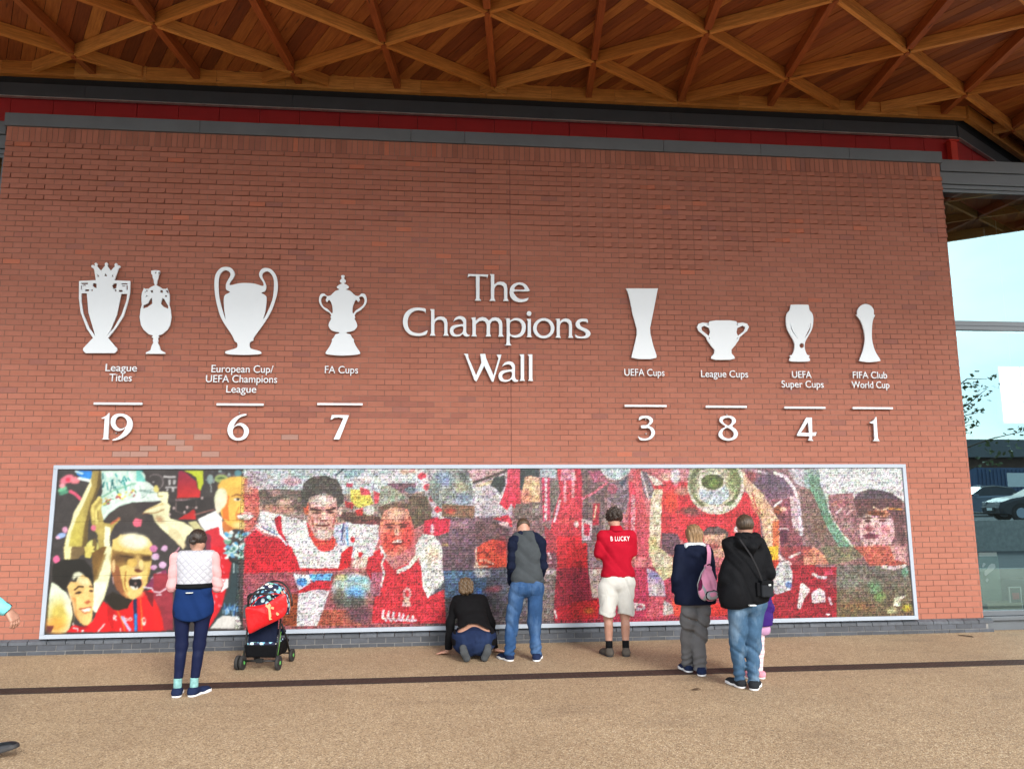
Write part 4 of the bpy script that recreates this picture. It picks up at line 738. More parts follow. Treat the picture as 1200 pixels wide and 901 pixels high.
# -- the big plate and the shield
Z = (800, 540, 8)
poly([(-60, 330), (60, 320), (250, 480), (420, 480), (560, 300), (640, 300), (720, 560), (740, 760), (0, 760)], (212, 56, 68)); ell(310, 215, 268, 285, (212, 208, 190)); ell(305, 215, 240, 250, (120, 124, 92)); ell(300, 235, 205, 190, (190, 184, 160)); ell(290, 300, 140, 110, (190, 204, 216)); ell(270, 190, 130, 90, (216, 212, 196)); ell(275, 195, 105, 72, (92, 104, 62)); ell(300, 205, 60, 40, (120, 140, 80), .8, 0, .4); ell(470, 180, 50, 110, (132, 150, 96), .8, 0, .4); ell(90, 200, 40, 120, (120, 124, 100), .8, 0, .4); ell(310, 440, 150, 26, (222, 214, 204), .9, 0, .3); ell(100, 480, 90, 40, (150, 90, 96), .8, 0, .4); ell(60, 460, 70, 30, (110, 80, 70), .7, 0, .4)
poly([(190, 660), (240, 615), (330, 610), (420, 660), (430, 720), (190, 740)], (100, 84, 84)); poly([(190, 690), (400, 680), (390, 901), (210, 901)], (196, 148, 128)); ell(280, 800, 70, 26, (150, 70, 70), .8, 0, .4); ell(500, 640, 26, 30, (226, 210, 214))
poly([(560, 80), (620, 180), (720, 280), (830, 430), (900, 560), (905, 800), (770, 901), (760, 760), (740, 560), (660, 400), (570, 240)], (224, 188, 156)); ell(700, 430, 50, 90, (230, 176, 130), .7, -30, .4); poly([(840, 560), (905, 560), (895, 800), (840, 830)], (222, 110, 70), .9); line([(650, 300), (690, 450), (740, 500)], 12, (200, 90, 90))
poly([(570, 80), (800, 75), (900, 130), (1000, 210), (1040, 290), (1020, 330), (900, 350), (800, 350), (740, 300), (650, 190)], (126, 98, 114)); ell(700, 100, 110, 16, (216, 190, 196), .9, 10, .3); ell(860, 200, 130, 90, (104, 92, 112), .8, 10, .4); ell(640, 140, 50, 50, (160, 80, 80), .7, 0, .4); line([(860, 110), (960, 150), (1040, 250), (1080, 380), (1100, 600), (1110, 680)], 28, (226, 216, 226)); poly([(980, 75), (1200, 75), (1200, 220), (1130, 240), (1050, 200)], (186, 182, 196)); poly([(1000, 330), (1080, 330), (1090, 660), (1020, 600)], (206, 180, 190)); poly([(820, 360), (1000, 350), (1030, 640), (1110, 700), (1140, 901), (910, 901), (900, 560)], (138, 84, 96)); ell(890, 460, 40, 40, (150, 84, 60)); line([(860, 420), (920, 375)], 24, (230, 220, 226)); ell(940, 450, 30, 20, (220, 170, 150)); ell(940, 640, 50, 16, (214, 190, 196)); poly([(910, 640), (980, 640), (980, 760), (910, 780)], (96, 50, 70)); line([(1110, 480), (1160, 450)], 26, (226, 214, 218)); ell(1130, 620, 30, 20, (226, 216, 220)); ell(1150, 440, 30, 26, (170, 80, 96), .8)
Z = (800, 640, 8)
poly([(770, 10), (890, -10), (890, 60), (780, 70)], (226, 180, 52)); poly([(770, 70), (890, 60), (900, 120), (800, 130)], (228, 170, 50)); poly([(790, 125), (900, 125), (890, 200), (800, 190)], (210, 70, 50)); poly([(820, 180), (860, 180), (850, 600), (830, 640)], (206, 50, 64)); poly([(870, 200), (900, 150), (990, 130), (1030, 260), (1010, 420), (940, 460), (860, 440), (830, 370)], (184, 184, 190)); line([(900, 80), (950, 140), (1010, 160)], 20, (220, 206, 206)); ell(990, 360, 30, 30, (110, 130, 190)); ell(920, 300, 26, 30, (226, 226, 226)); poly([(900, 0), (1200, 0), (1200, 180), (1030, 170), (930, 80)], (150, 72, 78)); line([(1000, 100), (1090, 60)], 22, (206, 180, 180)); poly([(1030, 180), (1200, 180), (1200, 640), (830, 640), (850, 460), (1020, 400)], (156, 40, 56)); poly([(1130, 340), (1190, 400), (1130, 470), (1100, 590), (1070, 570), (1090, 420)], (228, 210, 216)); poly([(260, 500), (420, 570), (410, 650), (260, 655)], (214, 50, 46))
# -- far right portrait
Z = (930, 540, 8)
poly([(90, 75), (230, 75), (250, 230), (330, 370), (270, 400), (180, 300), (100, 240)], (150, 172, 170)); poly([(60, 260), (260, 250), (320, 520), (420, 700), (560, 901), (260, 901), (100, 700), (60, 420)], (132, 108, 104)); poly([(140, 120), (230, 160), (270, 300), (320, 440), (350, 540), (430, 640), (520, 760), (620, 901), (480, 901), (380, 740), (280, 560), (220, 400), (150, 260)], (114, 150, 130)); line([(300, 300), (330, 460), (400, 590), (470, 700), (580, 840)], 18, (206, 222, 210)); ell(240, 620, 60, 60, (120, 96, 80), .6, 0, .4)
poly([(320, 320), (560, 290), (560, 420), (620, 560), (600, 760), (470, 700), (380, 560), (330, 450)], (152, 112, 116)); line([(400, 490), (440, 450)], 20, (220, 200, 200)); line([(490, 500), (550, 450)], 16, (210, 180, 176)); ell(440, 400, 90, 30, (176, 110, 110), .7, 0, .4); ell(500, 600, 60, 30, (160, 140, 140), .6, 0, .4)
poly([(550, 360), (600, 300), (700, 262), (820, 270), (940, 310), (1010, 360), (1050, 880), (960, 880), (600, 500)], (106, 76, 78)); poly([(550, 360), (600, 300), (700, 262), (820, 270), (940, 310), (1010, 360), (900, 352), (700, 350)], (94, 82, 92)); poly([(610, 600), (640, 540), (700, 500), (860, 500), (930, 560), (950, 680), (900, 800), (780, 850), (660, 800), (620, 720)], (214, 166, 168)); ell(700, 540, 50, 40, (228, 206, 208), .9, 0, .4); ell(880, 580, 40, 70, (206, 176, 180), .8, 0, .4); ell(860, 640, 50, 40, (190, 110, 116), .7, 0, .4); poly([(690, 470), (860, 450), (900, 500), (860, 520), (700, 500)], (196, 130, 104)); ell(770, 490, 80, 24, (110, 66, 44), .95); ell(690, 560, 30, 14, (96, 60, 60)); ell(830, 556, 34, 14, (96, 58, 56)); line([(650, 535), (730, 530)], 14, (84, 50, 44)); line([(790, 526), (880, 530)], 14, (84, 50, 44)); line([(740, 430), (800, 460), (880, 440)], 14, (222, 180, 150)); line([(890, 445), (1010, 450)], 12, (190, 130, 60)); ell(700, 630, 44, 26, (150, 84, 90), .9, 0, .3); poly([(640, 700), (700, 670), (800, 690), (780, 720), (680, 730)], (124, 70, 82)); ell(800, 830, 150, 40, (186, 84, 66), .9, 0, .3); poly([(950, 560), (1010, 500), (1050, 800), (1050, 901), (930, 901)], (116, 84, 88)); ell(960, 830, 50, 60, (206, 150, 146), .8, 0, .4)
Z = (930, 640, 8)
poly([(260, 0), (560, 0), (650, 95), (500, 140), (320, 170), (280, 60)], (122, 116, 98)); poly([(560, 0), (900, 0), (950, 100), (1050, 130), (1050, 180), (700, 180), (650, 90)], (182, 98, 84)); poly([(900, 0), (1050, 0), (1050, 150), (940, 120)], (196, 146, 146)); line([(840, 190), (930, 200), (1040, 180)], 30, (220, 206, 206)); poly([(90, 90), (180, 0), (260, 50), (330, 165), (100, 170)], (206, 140, 118)); ell(140, 60, 60, 40, (196, 110, 90), .7, 0, .4); poly([(290, 230), (350, 200), (370, 270), (280, 270)], (200, 70, 96)); line([(180, 260), (230, 285), (300, 290)], 28, (226, 206, 212)); poly([(60, 350), (90, 340), (150, 420), (100, 480), (60, 590), (30, 560), (50, 440)], (228, 212, 216)); poly([(160, 430), (240, 390), (290, 420), (300, 520), (170, 530)], (222, 206, 212)); line([(330, 480), (350, 540)], 22, (222, 186, 196)); ell(320, 635, 20, 10, (236, 236, 240))
ell(760, 380, 60, 60, (110, 150, 116), .8, 0, .5); ell(800, 470, 50, 40, (120, 160, 96), .8, 0, .5); ell(1040, 240, 30, 40, (120, 180, 150), .8, 0, .4); poly([(940, 480), (1060, 450), (1000, 500), (990, 560), (930, 550)], (222, 222, 200)); ell(920, 600, 50, 30, (190, 190, 140), .8, 0, .4); ell(1060, 575, 40, 30, (206, 190, 60), .8, 0, .4); ell(600, 560, 150, 40, (140, 104, 70), .6, 0, .5); ell(480, 330, 150, 60, (130, 136, 130), .6, 0, .5)
Z = None

def vnoise(h_, w_, cell, rg):
    g = rg.uniform(-1, 1, (h_//cell+3, w_//cell+3)); y_, x_ = np.mgrid[0:h_, 0:w_]/cell; yi, xi = y_.astype(int), x_.astype(int); fy, fx = y_-yi, x_-xi; fy = fy*fy*(3-2*fy); fx = fx*fx*(3-2*fx)
    return (g[yi, xi]*(1-fx)+g[yi, xi+1]*fx)*(1-fy)+(g[yi+1, xi]*(1-fx)+g[yi+1, xi+1]*fx)*fy
_sharp = canvas.copy()
for _ in range(7):
    canvas[1:-1, 1:-1] = (canvas[1:-1, 1:-1]*2+canvas[:-2, 1:-1]+canvas[2:, 1:-1]+canvas[1:-1, :-2]+canvas[1:-1, 2:])/6
canvas[:, int((300-PX0)*PS):] = _sharp[:, int((300-PX0)*PS):]*.6+canvas[:, int((300-PX0)*PS):]*.4; canvas[:, :int((300-PX0)*PS)] = canvas[:, :int((300-PX0)*PS)]*1.0
_rg = np.random.default_rng(9); nz_ = vnoise(CHh, CW, 34, _rg)*.06+vnoise(CHh, CW, 13, _rg)*.05+vnoise(CHh, CW, 5, _rg)*.04
# drag the outlines a little so that shapes lose their ruled edges
dxw = (vnoise(CHh, CW, 11, _rg)*1.6).astype(int); dyw = (vnoise(CHh, CW, 11, _rg)*1.6).astype(int); yy_, xx_ = np.mgrid[0:CHh, 0:CW]
canvas = canvas[np.clip(yy_+dyw, 0, CHh-1), np.clip(xx_+dxw, 0, CW-1)]*(1+nz_[..., None])
# -- a second pass over the faces of the mosaic, darker features that survive the tiling
# -- sample the painting onto the panels; mosaic tiles right of the first photograph panel
M_MUR = NT('mural_print'); at = M_MUR.n('ShaderNodeAttribute', attribute_name='Col'); M_MUR.l(at.outputs['Color'], M_MUR.b.inputs['Base Color']); M_MUR.rough(.38)
M_MUR.b.inputs['Specular IOR Level'].default_value = .35; M_MUR = M_MUR.m
MUL = 1/1.58
FWm = .052
IX0, IX1, IZ0, IZ1 = MX0+FWm, MX1-FWm, MZ0+FWm, MZ1-FWm
mural = thing('mosaic_mural', 'long photo mosaic mural of cheering red shirted footballers in a pale metal frame', 'mural', ((MX0+MX1)/2, -.05, 0))
MOX = (MX0+MX1)/2
def to_px(X, Zw, y=-.045):
    d = np.stack([X-CAM_POS[0], np.full_like(X, y-CAM_POS[1]), Zw-CAM_POS[2]], -1)
    w_ = d @ _F; return 600+FPX*(d @ _R)/w_, 450.5-FPX*(d @ _U)/w_
TS, TH = .045, .0336
r_ = np.random.default_rng(5)
NTX, NTZ = 260, 64
tile_b = r_.uniform(.86, 1.12, (NTZ, NTX, 1))*(1+r_.uniform(-.06, .06, (NTZ, NTX, 3)))
SUBX, SUBZ = 4, 3
sub_b = r_.uniform(.80, 1.16, (NTZ*SUBZ, NTX*SUBX, 1))*(1+r_.uniform(-.05, .05, (NTZ*SUBZ, NTX*SUBX, 3)))
blk = r_.random((NTZ*SUBZ, NTX*SUBX, 1))
sub_b = np.where(blk > .80, .62, sub_b)
colsX = [IX0+(IX1-IX0)*k/5 for k in range(6)]; rowsZ = [IZ0, IZ0+(IZ1-IZ0)*.345, IZ0+(IZ1-IZ0)*.675, IZ1]
for ci in range(5):
    for ri in range(3):
        x0, x1, z0, z1 = colsX[ci]+.0015, colsX[ci+1]-.0015, rowsZ[ri]+.0015, rowsZ[ri+1]-.0015
        nx, nz = int((x1-x0)/.0102), int((z1-z0)/.0102)
        gx, gz = np.linspace(x0, x1, nx+1), np.linspace(z0, z1, nz+1); X, Zw = np.meshgrid(gx, gz)
        u, v_ = to_px(X, Zw); ui = np.clip(((u-PX0)*PS).astype(int), 1, CW-2); vi = np.clip(((v_-PY0)*PS).astype(int), 1, CHh-2)
        c_ = (canvas[vi, ui]+canvas[vi+1, ui]+canvas[vi, ui+1]+canvas[vi-1, ui]+canvas[vi, ui-1])/5
        if ci > 0:
            tx = (X-IX0)/TS; tz = (Zw-IZ0)/TH; ti, tj = np.clip(tx.astype(int), 0, NTX-1), np.clip(tz.astype(int), 0, NTZ-1)
            m = tile_b[tj, ti]*sub_b[np.clip((tz*SUBZ).astype(int), 0, NTZ*SUBZ-1), np.clip((tx*SUBX).astype(int), 0, NTX*SUBX-1)]
            lum = c_.mean(-1, keepdims=True); c_ = c_*m*1.03
            fz = (tz % 1)[..., None]; ln = ((fz < .32)*.26)*r_.uniform(.5, 1, X.shape)[..., None]; c_ = np.where((fz > .5) & (blk[np.clip((tz*SUBZ).astype(int), 0, NTZ*SUBZ-1), np.clip((tx*SUBX).astype(int), 0, NTX*SUBX-1)] > .45), c_*.84, c_)
            fx = (tx % 1)[..., None]; ln = np.maximum(ln, (fx < .2)*.14)*(.35+.65*c_.mean(-1, keepdims=True)/255)
            c_ = c_*(1-ln)+np.array([232, 226, 224])*ln
        else: c_ = c_*(1+r_.uniform(-.035, .035, X.shape)[..., None])
        s_ = np.clip(c_/255, 0, 1); s_ = np.clip(s_+-.08*np.sin(s_*2*pi)*.5-(s_-s_.mean(-1, keepdims=True))*.04, 0, 1); lin = np.where(s_ <= .04045, s_/12.92, ((s_+.055)/1.055)**2.4)*MUL
        V = np.stack([X-MOX, np.zeros_like(X), Zw], -1).reshape(-1, 3); I = np.arange((nx+1)*(nz+1)).reshape(nz+1, nx+1)
        Q = np.stack([I[:-1, :-1], I[:-1, 1:], I[1:, 1:], I[1:, :-1]], -1).reshape(-1, 4)
        me = np_mesh('mural_panel', V, Q); ca = me.color_attributes.new('Col', 'FLOAT_COLOR', 'POINT')
        ca.data.foreach_set('color', np.c_[lin.reshape(-1, 3), np.ones(len(V))].astype(np.float32).ravel()); link('mural_panel', me, mural, M_MUR, (0, -.002-.0006*((ci+ri) % 2), 0))
mb = MB(); mb.box(MX0-MOX+.02, MX1-MOX-.02, .001, .049, MZ0+.02, MZ1-.02); mb.build('backing_board', M_DARK, mural)
M_ALU = pm('pale_anodised_frame', (.36, .42, .50), .5, .05, 2, .03, 300, metal=.15)
for a in ((MX0-MOX, MX1-MOX, MZ1-FWm+.001, MZ1), (MX0-MOX, MX1-MOX, MZ0, MZ0+FWm-.001)): MB().box(a[0], a[1], -.022, .0485, a[2], a[3]).build('frame_rail', M_ALU, mural, bevel=.003)
for a in ((MX0-MOX, MX0-MOX+FWm-.001), (MX1-MOX-FWm+.001, MX1-MOX)): MB().box(a[0], a[1], -.0205, .0485, MZ0+FWm, MZ1-FWm).build('frame_rail', M_ALU, mural, bevel=.003)
# ================================================================== LETTERING AND TROPHY CUTOUTS
M_CUT = pm('powder_coated_white', (.70, .77, .83), .45, .03, 2, .02, 300)
M_STANDOFF = pm('zinc_spacer', (.3, .3, .32), .4, metal=.6)
Y_PL = -.045          # front face of the plates; wall face is y 0
def smooth_loop(p, k=4):
    """closed Catmull-Rom through the points"""
    n = len(p); out = []
    for i in range(n):
        p0, p1, p2, p3 = (np.array(p[(i+j-1) % n], float) for j in range(4))
        for s in range(k):
            t = s/k; out.append(tuple(.5*((2*p1)+(-p0+p2)*t+(2*p0-5*p1+4*p2-p3)*t*t+(-p0+3*p1-3*p2+p3)*t**3)))
    return out
def plate(name, loops, parent=None, mat=None, th=.018, y=Y_PL, origin=None, offset=-.0015):
    """cut sheet with holes: loops are outlines in wall coordinates (x, z)"""
    cu = bpy.data.curves.new(name, 'CURVE'); cu.dimensions = '2D'; cu.fill_mode = 'BOTH'; cu.extrude = th/2; cu.bevel_depth = .0015; cu.bevel_resolution = 0; cu.offset = offset
    ox, oz = origin
    for lp in loops:
        sp = cu.splines.new('POLY'); sp.points.add(len(lp)-1); sp.use_cyclic_u = True
        for q, (x, z) in zip(sp.points, lp): q.co = (x-ox, z-oz, 0, 1)
    tmp = bpy.data.objects.new('tmp', cu); COL.objects.link(tmp)
    dg = bpy.context.evaluated_depsgraph_get(); me = bpy.data.meshes.new_from_object(tmp.evaluated_get(dg)); bpy.data.objects.remove(tmp); bpy.data.curves.remove(cu)
    me.transform(Matrix(((1, 0, 0, 0), (0, 0, -1, 0), (0, 1, 0, 0), (0, 0, 0, 1)))); me.name = name; me.update()
    for p in me.polygons: p.use_smooth = False
    me.materials.clear(); me.materials.append(mat or M_CUT)
    return link(name, me, parent)
def zloop(pts, z, sm=True):
    w_ = [on_y(z[0]+a/z[2], z[1]+b/z[2], Y_PL) for a, b in pts]; w_ = [(float(q[0]), float(q[2])) for q in w_]
    return smooth_loop(w_) if sm else w_
def mirror(half, ax):       # half: (dx, y) from axis, top to bottom
    return [(ax+dx, y) for dx, y in half]+[(ax-dx, y) for dx, y in half[::-1]]
def spacers(parent, pts):
    for x, z in pts: MB().tube([(x, .010, z), (x, .0455, z)], .008, 8).build('spacer', M_STANDOFF, parent)
def cutout(name, label, loops, z, cat='trophy cutout', sm=True):
    L = [zloop(p, z, sm) for p in loops]; xs_ = [q[0] for q in L[0]]; zs_ = [q[1] for q in L[0]]; o_ = ((min(xs_)+max(xs_))/2, min(zs_))
    g = thing(name, label, cat, (o_[0], Y_PL, o_[1]), 0, 'white trophy cutouts on the brick wall')
    plate('plate', L, g, origin=o_); h = max(zs_)-min(zs_); spacers(g, [(0, h*.12), (0, h*.6)]); return g
def box4(x0, y0, x1, y1): return [(x0, y0), (x1, y0), (x1, y1), (x0, y1)]
# 1 crowned cup
z1 = (80, 300, 7.51)
outer = [(245, 215), (232, 130), (224, 110), (206, 102), (205, 86), (220, 80), (232, 90), (238, 84), (232, 70), (246, 60), (262, 72), (256, 92), (290, 132), (326, 88), (322, 70), (337, 57), (352, 70), (348, 90), (376, 132), (412, 94), (408, 76), (422, 64), (436, 74), (434, 88), (446, 84), (462, 92), (458, 106), (444, 112), (436, 140), (408, 215),
         (548, 222), (546, 320), (530, 400), (490, 530), (420, 640), (352, 722), (432, 815), (432, 835), (408, 856), (155, 856), (132, 832), (134, 812), (220, 722), (165, 640), (112, 500), (96, 380), (97, 222)]
cutout('trophy_cutout', 'white trophy cutout with a crown on top and straight side handles, leftmost on the wall', [outer,
    [(118, 330), (165, 330), (180, 500), (240, 705), (190, 640), (135, 510), (118, 400)], [(468, 335), (522, 335), (512, 400), (470, 520), (400, 640), (340, 705), (372, 660), (430, 520)],
    [(318, 180), (330, 155), (346, 180)], [(258, 186), (262, 160), (276, 184)], [(384, 184), (396, 162), (398, 188)],
    [(222, 240), (250, 245), (252, 285), (235, 280), (215, 262)], [(388, 262), (404, 244), (430, 242), (425, 285), (398, 292)], box4(118, 238, 175, 250), box4(115, 262, 124, 300), box4(150, 296, 185, 312), [(205, 294), (216, 292), (218, 312), (206, 310)], box4(470, 242, 522, 252), box4(514, 262, 526, 300), box4(448, 302, 480, 318), [(412, 296), (424, 294), (426, 314), (414, 312)], box4(132, 256, 160, 264), box4(478, 262, 505, 270)], z1, sm=False)
# 2 slim lidded cup
half = [(8, 127), (38, 132), (38, 158), (28, 170), (26, 190), (16, 215), (14, 240), (6, 258), (40, 275), (60, 290), (90, 292), (103, 282), (108, 300), (118, 320), (124, 350), (124, 400), (120, 430), (132, 470), (140, 540), (128, 610), (105, 650), (60, 690), (20, 702), (36, 714), (20, 724), (24, 745), (20, 765), (34, 790), (45, 830), (85, 850), (85, 862)]
cutout('trophy_cutout', 'slim white lidded trophy cutout with curled lace handles beside the crowned trophy', [mirror([(dx, y) for dx, y in half], 770),
    [(830, 370), (846, 380), (868, 420), (882, 440), (880, 466), (840, 448), (816, 420)], [(738, 370), (722, 382), (706, 415), (664, 436), (662, 464), (700, 452), (742, 420)],
    [(812, 305), (832, 300), (836, 325), (815, 325)], [(728, 305), (748, 304), (745, 326), (730, 322)], [(856, 300), (880, 310), (885, 335), (866, 318)], [(690, 300), (706, 305), (680, 325), (672, 340)], [(766, 145), (776, 140), (778, 155), (766, 158)], [(795, 148), (806, 145), (806, 158), (797, 160)], [(858, 345), (870, 350), (866, 365), (852, 358)], [(690, 345), (700, 352), (684, 366)]], z1, sm=False)
# 3 big eared cup
z3 = (240, 305, 7.51)
outer = [(362, 202), (300, 205), (218, 218), (262, 140), (258, 100), (232, 70), (185, 60), (140, 72), (100, 120), (86, 190), (90, 290), (110, 400), (150, 520), (240, 660), (264, 712), (286, 730), (286, 765), (260, 780), (190, 800), (182, 815), (210, 828), (340, 834), (480, 828), (498, 812), (480, 798), (420, 782), (398, 765), (398, 725), (430, 705), (434, 680), (520, 560), (590, 440), (636, 300), (642, 200), (625, 130), (585, 82), (535, 70), (500, 82), (480, 115), (484, 150), (515, 200), (510, 228), (440, 208)]
cutout('trophy_cutout', 'large white cup cutout with two tall looping ear handles', [outer,
    [(222, 282), (192, 262), (186, 235), (192, 200), (225, 140), (222, 110), (195, 92), (165, 96), (135, 130), (122, 200), (130, 330), (160, 450), (184, 520), (172, 430), (172, 320)],
    [(498, 288), (530, 275), (543, 240), (535, 205), (508, 150), (510, 120), (540, 100), (570, 108), (600, 150), (610, 210), (600, 330), (560, 440), (516, 520), (535, 440), (543, 325)]], z3)
# 4 lidded cup on stepped base
z4 = (360, 315, 8.19)
half = [(14, 65), (16, 80), (12, 95), (28, 115), (24, 132), (8, 142), (30, 152), (56, 172), (54, 186), (34, 200), (70, 214), (95, 236), (120, 258), (152, 262), (180, 240), (215, 250), (230, 300), (215, 350), (170, 398), (130, 420), (112, 450), (120, 465), (112, 480), (132, 520), (136, 555), (110, 590), (70, 605), (36, 610), (42, 622), (72, 632), (88, 660), (106, 680), (106, 700), (130, 750), (163, 800), (155, 820), (60, 832)]
cutout('trophy_cutout', 'white lidded cup cutout with small curled handles and wide stepped base, left of the title', [mirror(half, 343),
    [(440, 430), (436, 380), (450, 330), (470, 300), (490, 320), (505, 300), (500, 275), (530, 268), (550, 300), (540, 345), (500, 380), (470, 400)],
    [(240, 430), (244, 380), (232, 330), (210, 300), (190, 320), (178, 300), (190, 272), (160, 262), (135, 290), (140, 335), (165, 370), (200, 390)]], z4)
# 5 flared column
z5 = (720, 330, 7.06)
cutout('trophy_cutout', 'tall white flared column trophy cutout with a narrow waist', [[(94, 58), (360, 58), (355, 75), (325, 230), (294, 385), (296, 430), (320, 530), (347, 610), (347, 630), (300, 642), (200, 642), (140, 630), (146, 600), (160, 545), (184, 440), (184, 395), (150, 270), (122, 130), (108, 85)]], z5, sm=False)
half = [(60, 322), (110, 330), (118, 345), (165, 340), (200, 350), (215, 375), (200, 410), (140, 460), (128, 490), (116, 505), (100, 530), (70, 565), (72, 595), (95, 620), (98, 638), (60, 648)]
cutout('trophy_cutout', 'small white two handled bowl trophy cutout on a round foot', [mirror(half, 896),
    [(1015, 385), (1060, 365), (1082, 380), (1070, 410), (1020, 450), (1008, 420)], [(782, 385), (745, 368), (718, 378), (722, 405), (778, 450), (790, 420)], box4(1012, 345, 1018, 362), box4(770, 345, 776, 362), box4(780, 466, 788, 474), box4(1012, 466, 1019, 474)], z5, sm=False)
z6 = (905, 345, 8.57)
half = [(70, 105), (90, 115), (100, 160), (125, 190), (136, 230), (136, 290), (120, 360), (70, 450), (52, 500), (56, 560), (75, 605), (100, 615), (92, 632), (102, 650), (85, 674)]
cutout('trophy_cutout', 'white trophy cutout shaped like a closed tulip with two thin slits and a round hole', [mirror([(dx, y) for dx, y in half], 272),
    [(180, 290), (186, 320), (210, 380), (252, 442), (214, 398), (186, 345)], [(380, 290), (374, 330), (350, 385), (322, 442), (358, 392), (380, 340)], [(293+23*cos(a*.5236), 515+24*sin(a*.5236)) for a in range(12)]], z6)
cutout('trophy_cutout', 'slender white trophy cutout with a ball on a waisted stem, rightmost on the wall', [[(935, 98), (985, 115), (1015, 155), (1018, 205), (1030, 210), (1008, 260), (998, 340), (1000, 460), (1030, 570), (1080, 655), (1068, 672), (970, 682), (885, 672), (873, 656), (905, 570), (926, 470), (918, 370), (885, 270), (840, 208), (850, 205), (852, 160), (885, 115)]], z6)

# ---- title letters
A_ = (460, 310, 6.008); B_ = (570, 310, 6.008)
def off(p, dx, dy=0): return [(x+dx, y+dy) for x, y in p]
h_o = [(260, 312), (298, 313), (298, 382), (315, 369), (338, 364), (365, 369), (384, 386), (390, 415), (390, 485), (402, 507), (352, 506), (361, 487), (361, 418), (355, 401), (340, 393), (320, 393), (305, 403), (298, 420), (298, 485), (308, 507), (256, 505), (268, 485), (268, 330)]
n_o = [(258, 367), (297, 366), (298, 382), (315, 369), (338, 364), (365, 369), (384, 386), (390, 415), (390, 485), (402, 507), (352, 506), (361, 487), (361, 418), (355, 401), (340, 393), (320, 393), (305, 403), (298, 420), (298, 485), (308, 507), (256, 505), (268, 485), (268, 385)]
a_o = [(424, 405), (440, 375), (470, 362), (500, 367), (518, 385), (522, 410), (522, 470), (530, 490), (545, 495), (540, 508), (520, 512), (502, 505), (493, 494), (478, 506), (450, 512), (420, 506), (403, 485), (400, 460), (412, 437), (440, 424), (492, 418), (490, 400), (478, 390), (460, 390), (440, 398)]
a_i = [(492, 440), (455, 446), (437, 456), (432, 472), (442, 488), (460, 492), (480, 485), (492, 470)]
m_o = [(548, 372), (588, 370), (588, 390), (608, 374), (632, 368), (658, 374), (678, 392), (700, 374), (722, 370), (750, 376), (770, 396), (776, 420), (776, 492), (788, 512), (738, 512), (746, 492), (746, 424), (738, 406), (722, 399), (702, 404), (690, 420), (689, 490), (700, 511), (650, 511), (659, 490), (659, 422), (650, 406), (632, 399), (610, 404), (590, 422), (589, 490), (600, 511), (548, 510), (559, 490), (559, 392)]
W_o = [(495, 625), (535, 628), (538, 655), (588, 772), (622, 690), (613, 628), (655, 626), (662, 660), (710, 772), (742, 662), (728, 632), (770, 632), (765, 655), (712, 830), (697, 828), (645, 722), (592, 829), (574, 817), (510, 645)]
l_o = [(228, 630), (268, 630), (268, 805), (276, 824), (228, 822), (238, 805), (238, 650)]
title = [('T', A_, [[(530, 66), (678, 70), (668, 104), (658, 90), (616, 88), (615, 240), (632, 260), (572, 258), (585, 240), (583, 88), (545, 86), (523, 98)]]),
    ('h', B_, [off(h_o, -240, -245)]),
    ('e', B_, [[(302, 193), (200, 193), (203, 212), (222, 235), (250, 243), (278, 238), (300, 232), (292, 255), (270, 266), (235, 270), (195, 260), (168, 232), (160, 200), (165, 165), (185, 140), (215, 127), (245, 127), (275, 138), (293, 160)], [(202, 176), (262, 175), (258, 158), (240, 148), (222, 148), (207, 158)]]),
    ('C', A_, [[(235, 312), (236, 348), (222, 335), (195, 328), (160, 330), (130, 350), (113, 380), (110, 415), (118, 448), (140, 472), (175, 482), (205, 480), (232, 468), (250, 462), (240, 495), (210, 505), (170, 508), (125, 498), (92, 470), (74, 435), (70, 400), (78, 360), (100, 328), (135, 308), (175, 302), (210, 305)]]),
    ('h', A_, [h_o]), ('a', A_, [a_o, a_i]), ('m', A_, [m_o]),
    ('p', B_, [[(127, 380), (165, 378), (168, 392), (190, 378), (220, 376), (252, 388), (275, 415), (280, 445), (270, 485), (240, 512), (205, 519), (180, 514), (168, 508), (168, 552), (178, 572), (127, 570), (138, 550), (138, 400)], [(168, 420), (168, 482), (185, 495), (210, 495), (235, 480), (246, 450), (242, 420), (225, 402), (200, 398), (180, 403)]]),
    ('i', B_, [[(279, 382), (316, 381), (316, 497), (326, 516), (276, 515), (287, 497), (287, 400)], [(300+20*cos(a*.4488), 347+20*sin(a*.4488)) for a in range(14)]]),
    ('o', B_, [[(403+78*cos(a*.35), 450+74*sin(a*.35)) for a in range(18)], [(403+47*cos(a*.35+.3), 450+50*sin(a*.35+.3)) for a in range(18)]]),
    ('n', B_, [off([(x*.93, y) for x, y in n_o], 242, 14)]),
    ('s', B_, [[(712, 386), (716, 415), (700, 408), (680, 405), (662, 410), (660, 425), (675, 440), (705, 452), (728, 470), (735, 492), (722, 514), (695, 524), (660, 524), (628, 518), (620, 490), (640, 500), (665, 506), (690, 500), (697, 488), (685, 475), (655, 462), (632, 445), (624, 422), (632, 398), (655, 383), (685, 380)]]),
    ('W', A_, [W_o]), ('a', B_, [off(a_o, -318, 318), off(a_i, -318, 318)]), ('l', B_, [l_o]), ('l', B_, [off(l_o, 58)])]
o_ = on_y(582, 450, Y_PL); tt = thing('title_lettering', 'large white raised lettering reading The Champions Wall in the middle of the brick wall', 'lettering', (o_[0], Y_PL, o_[2]))
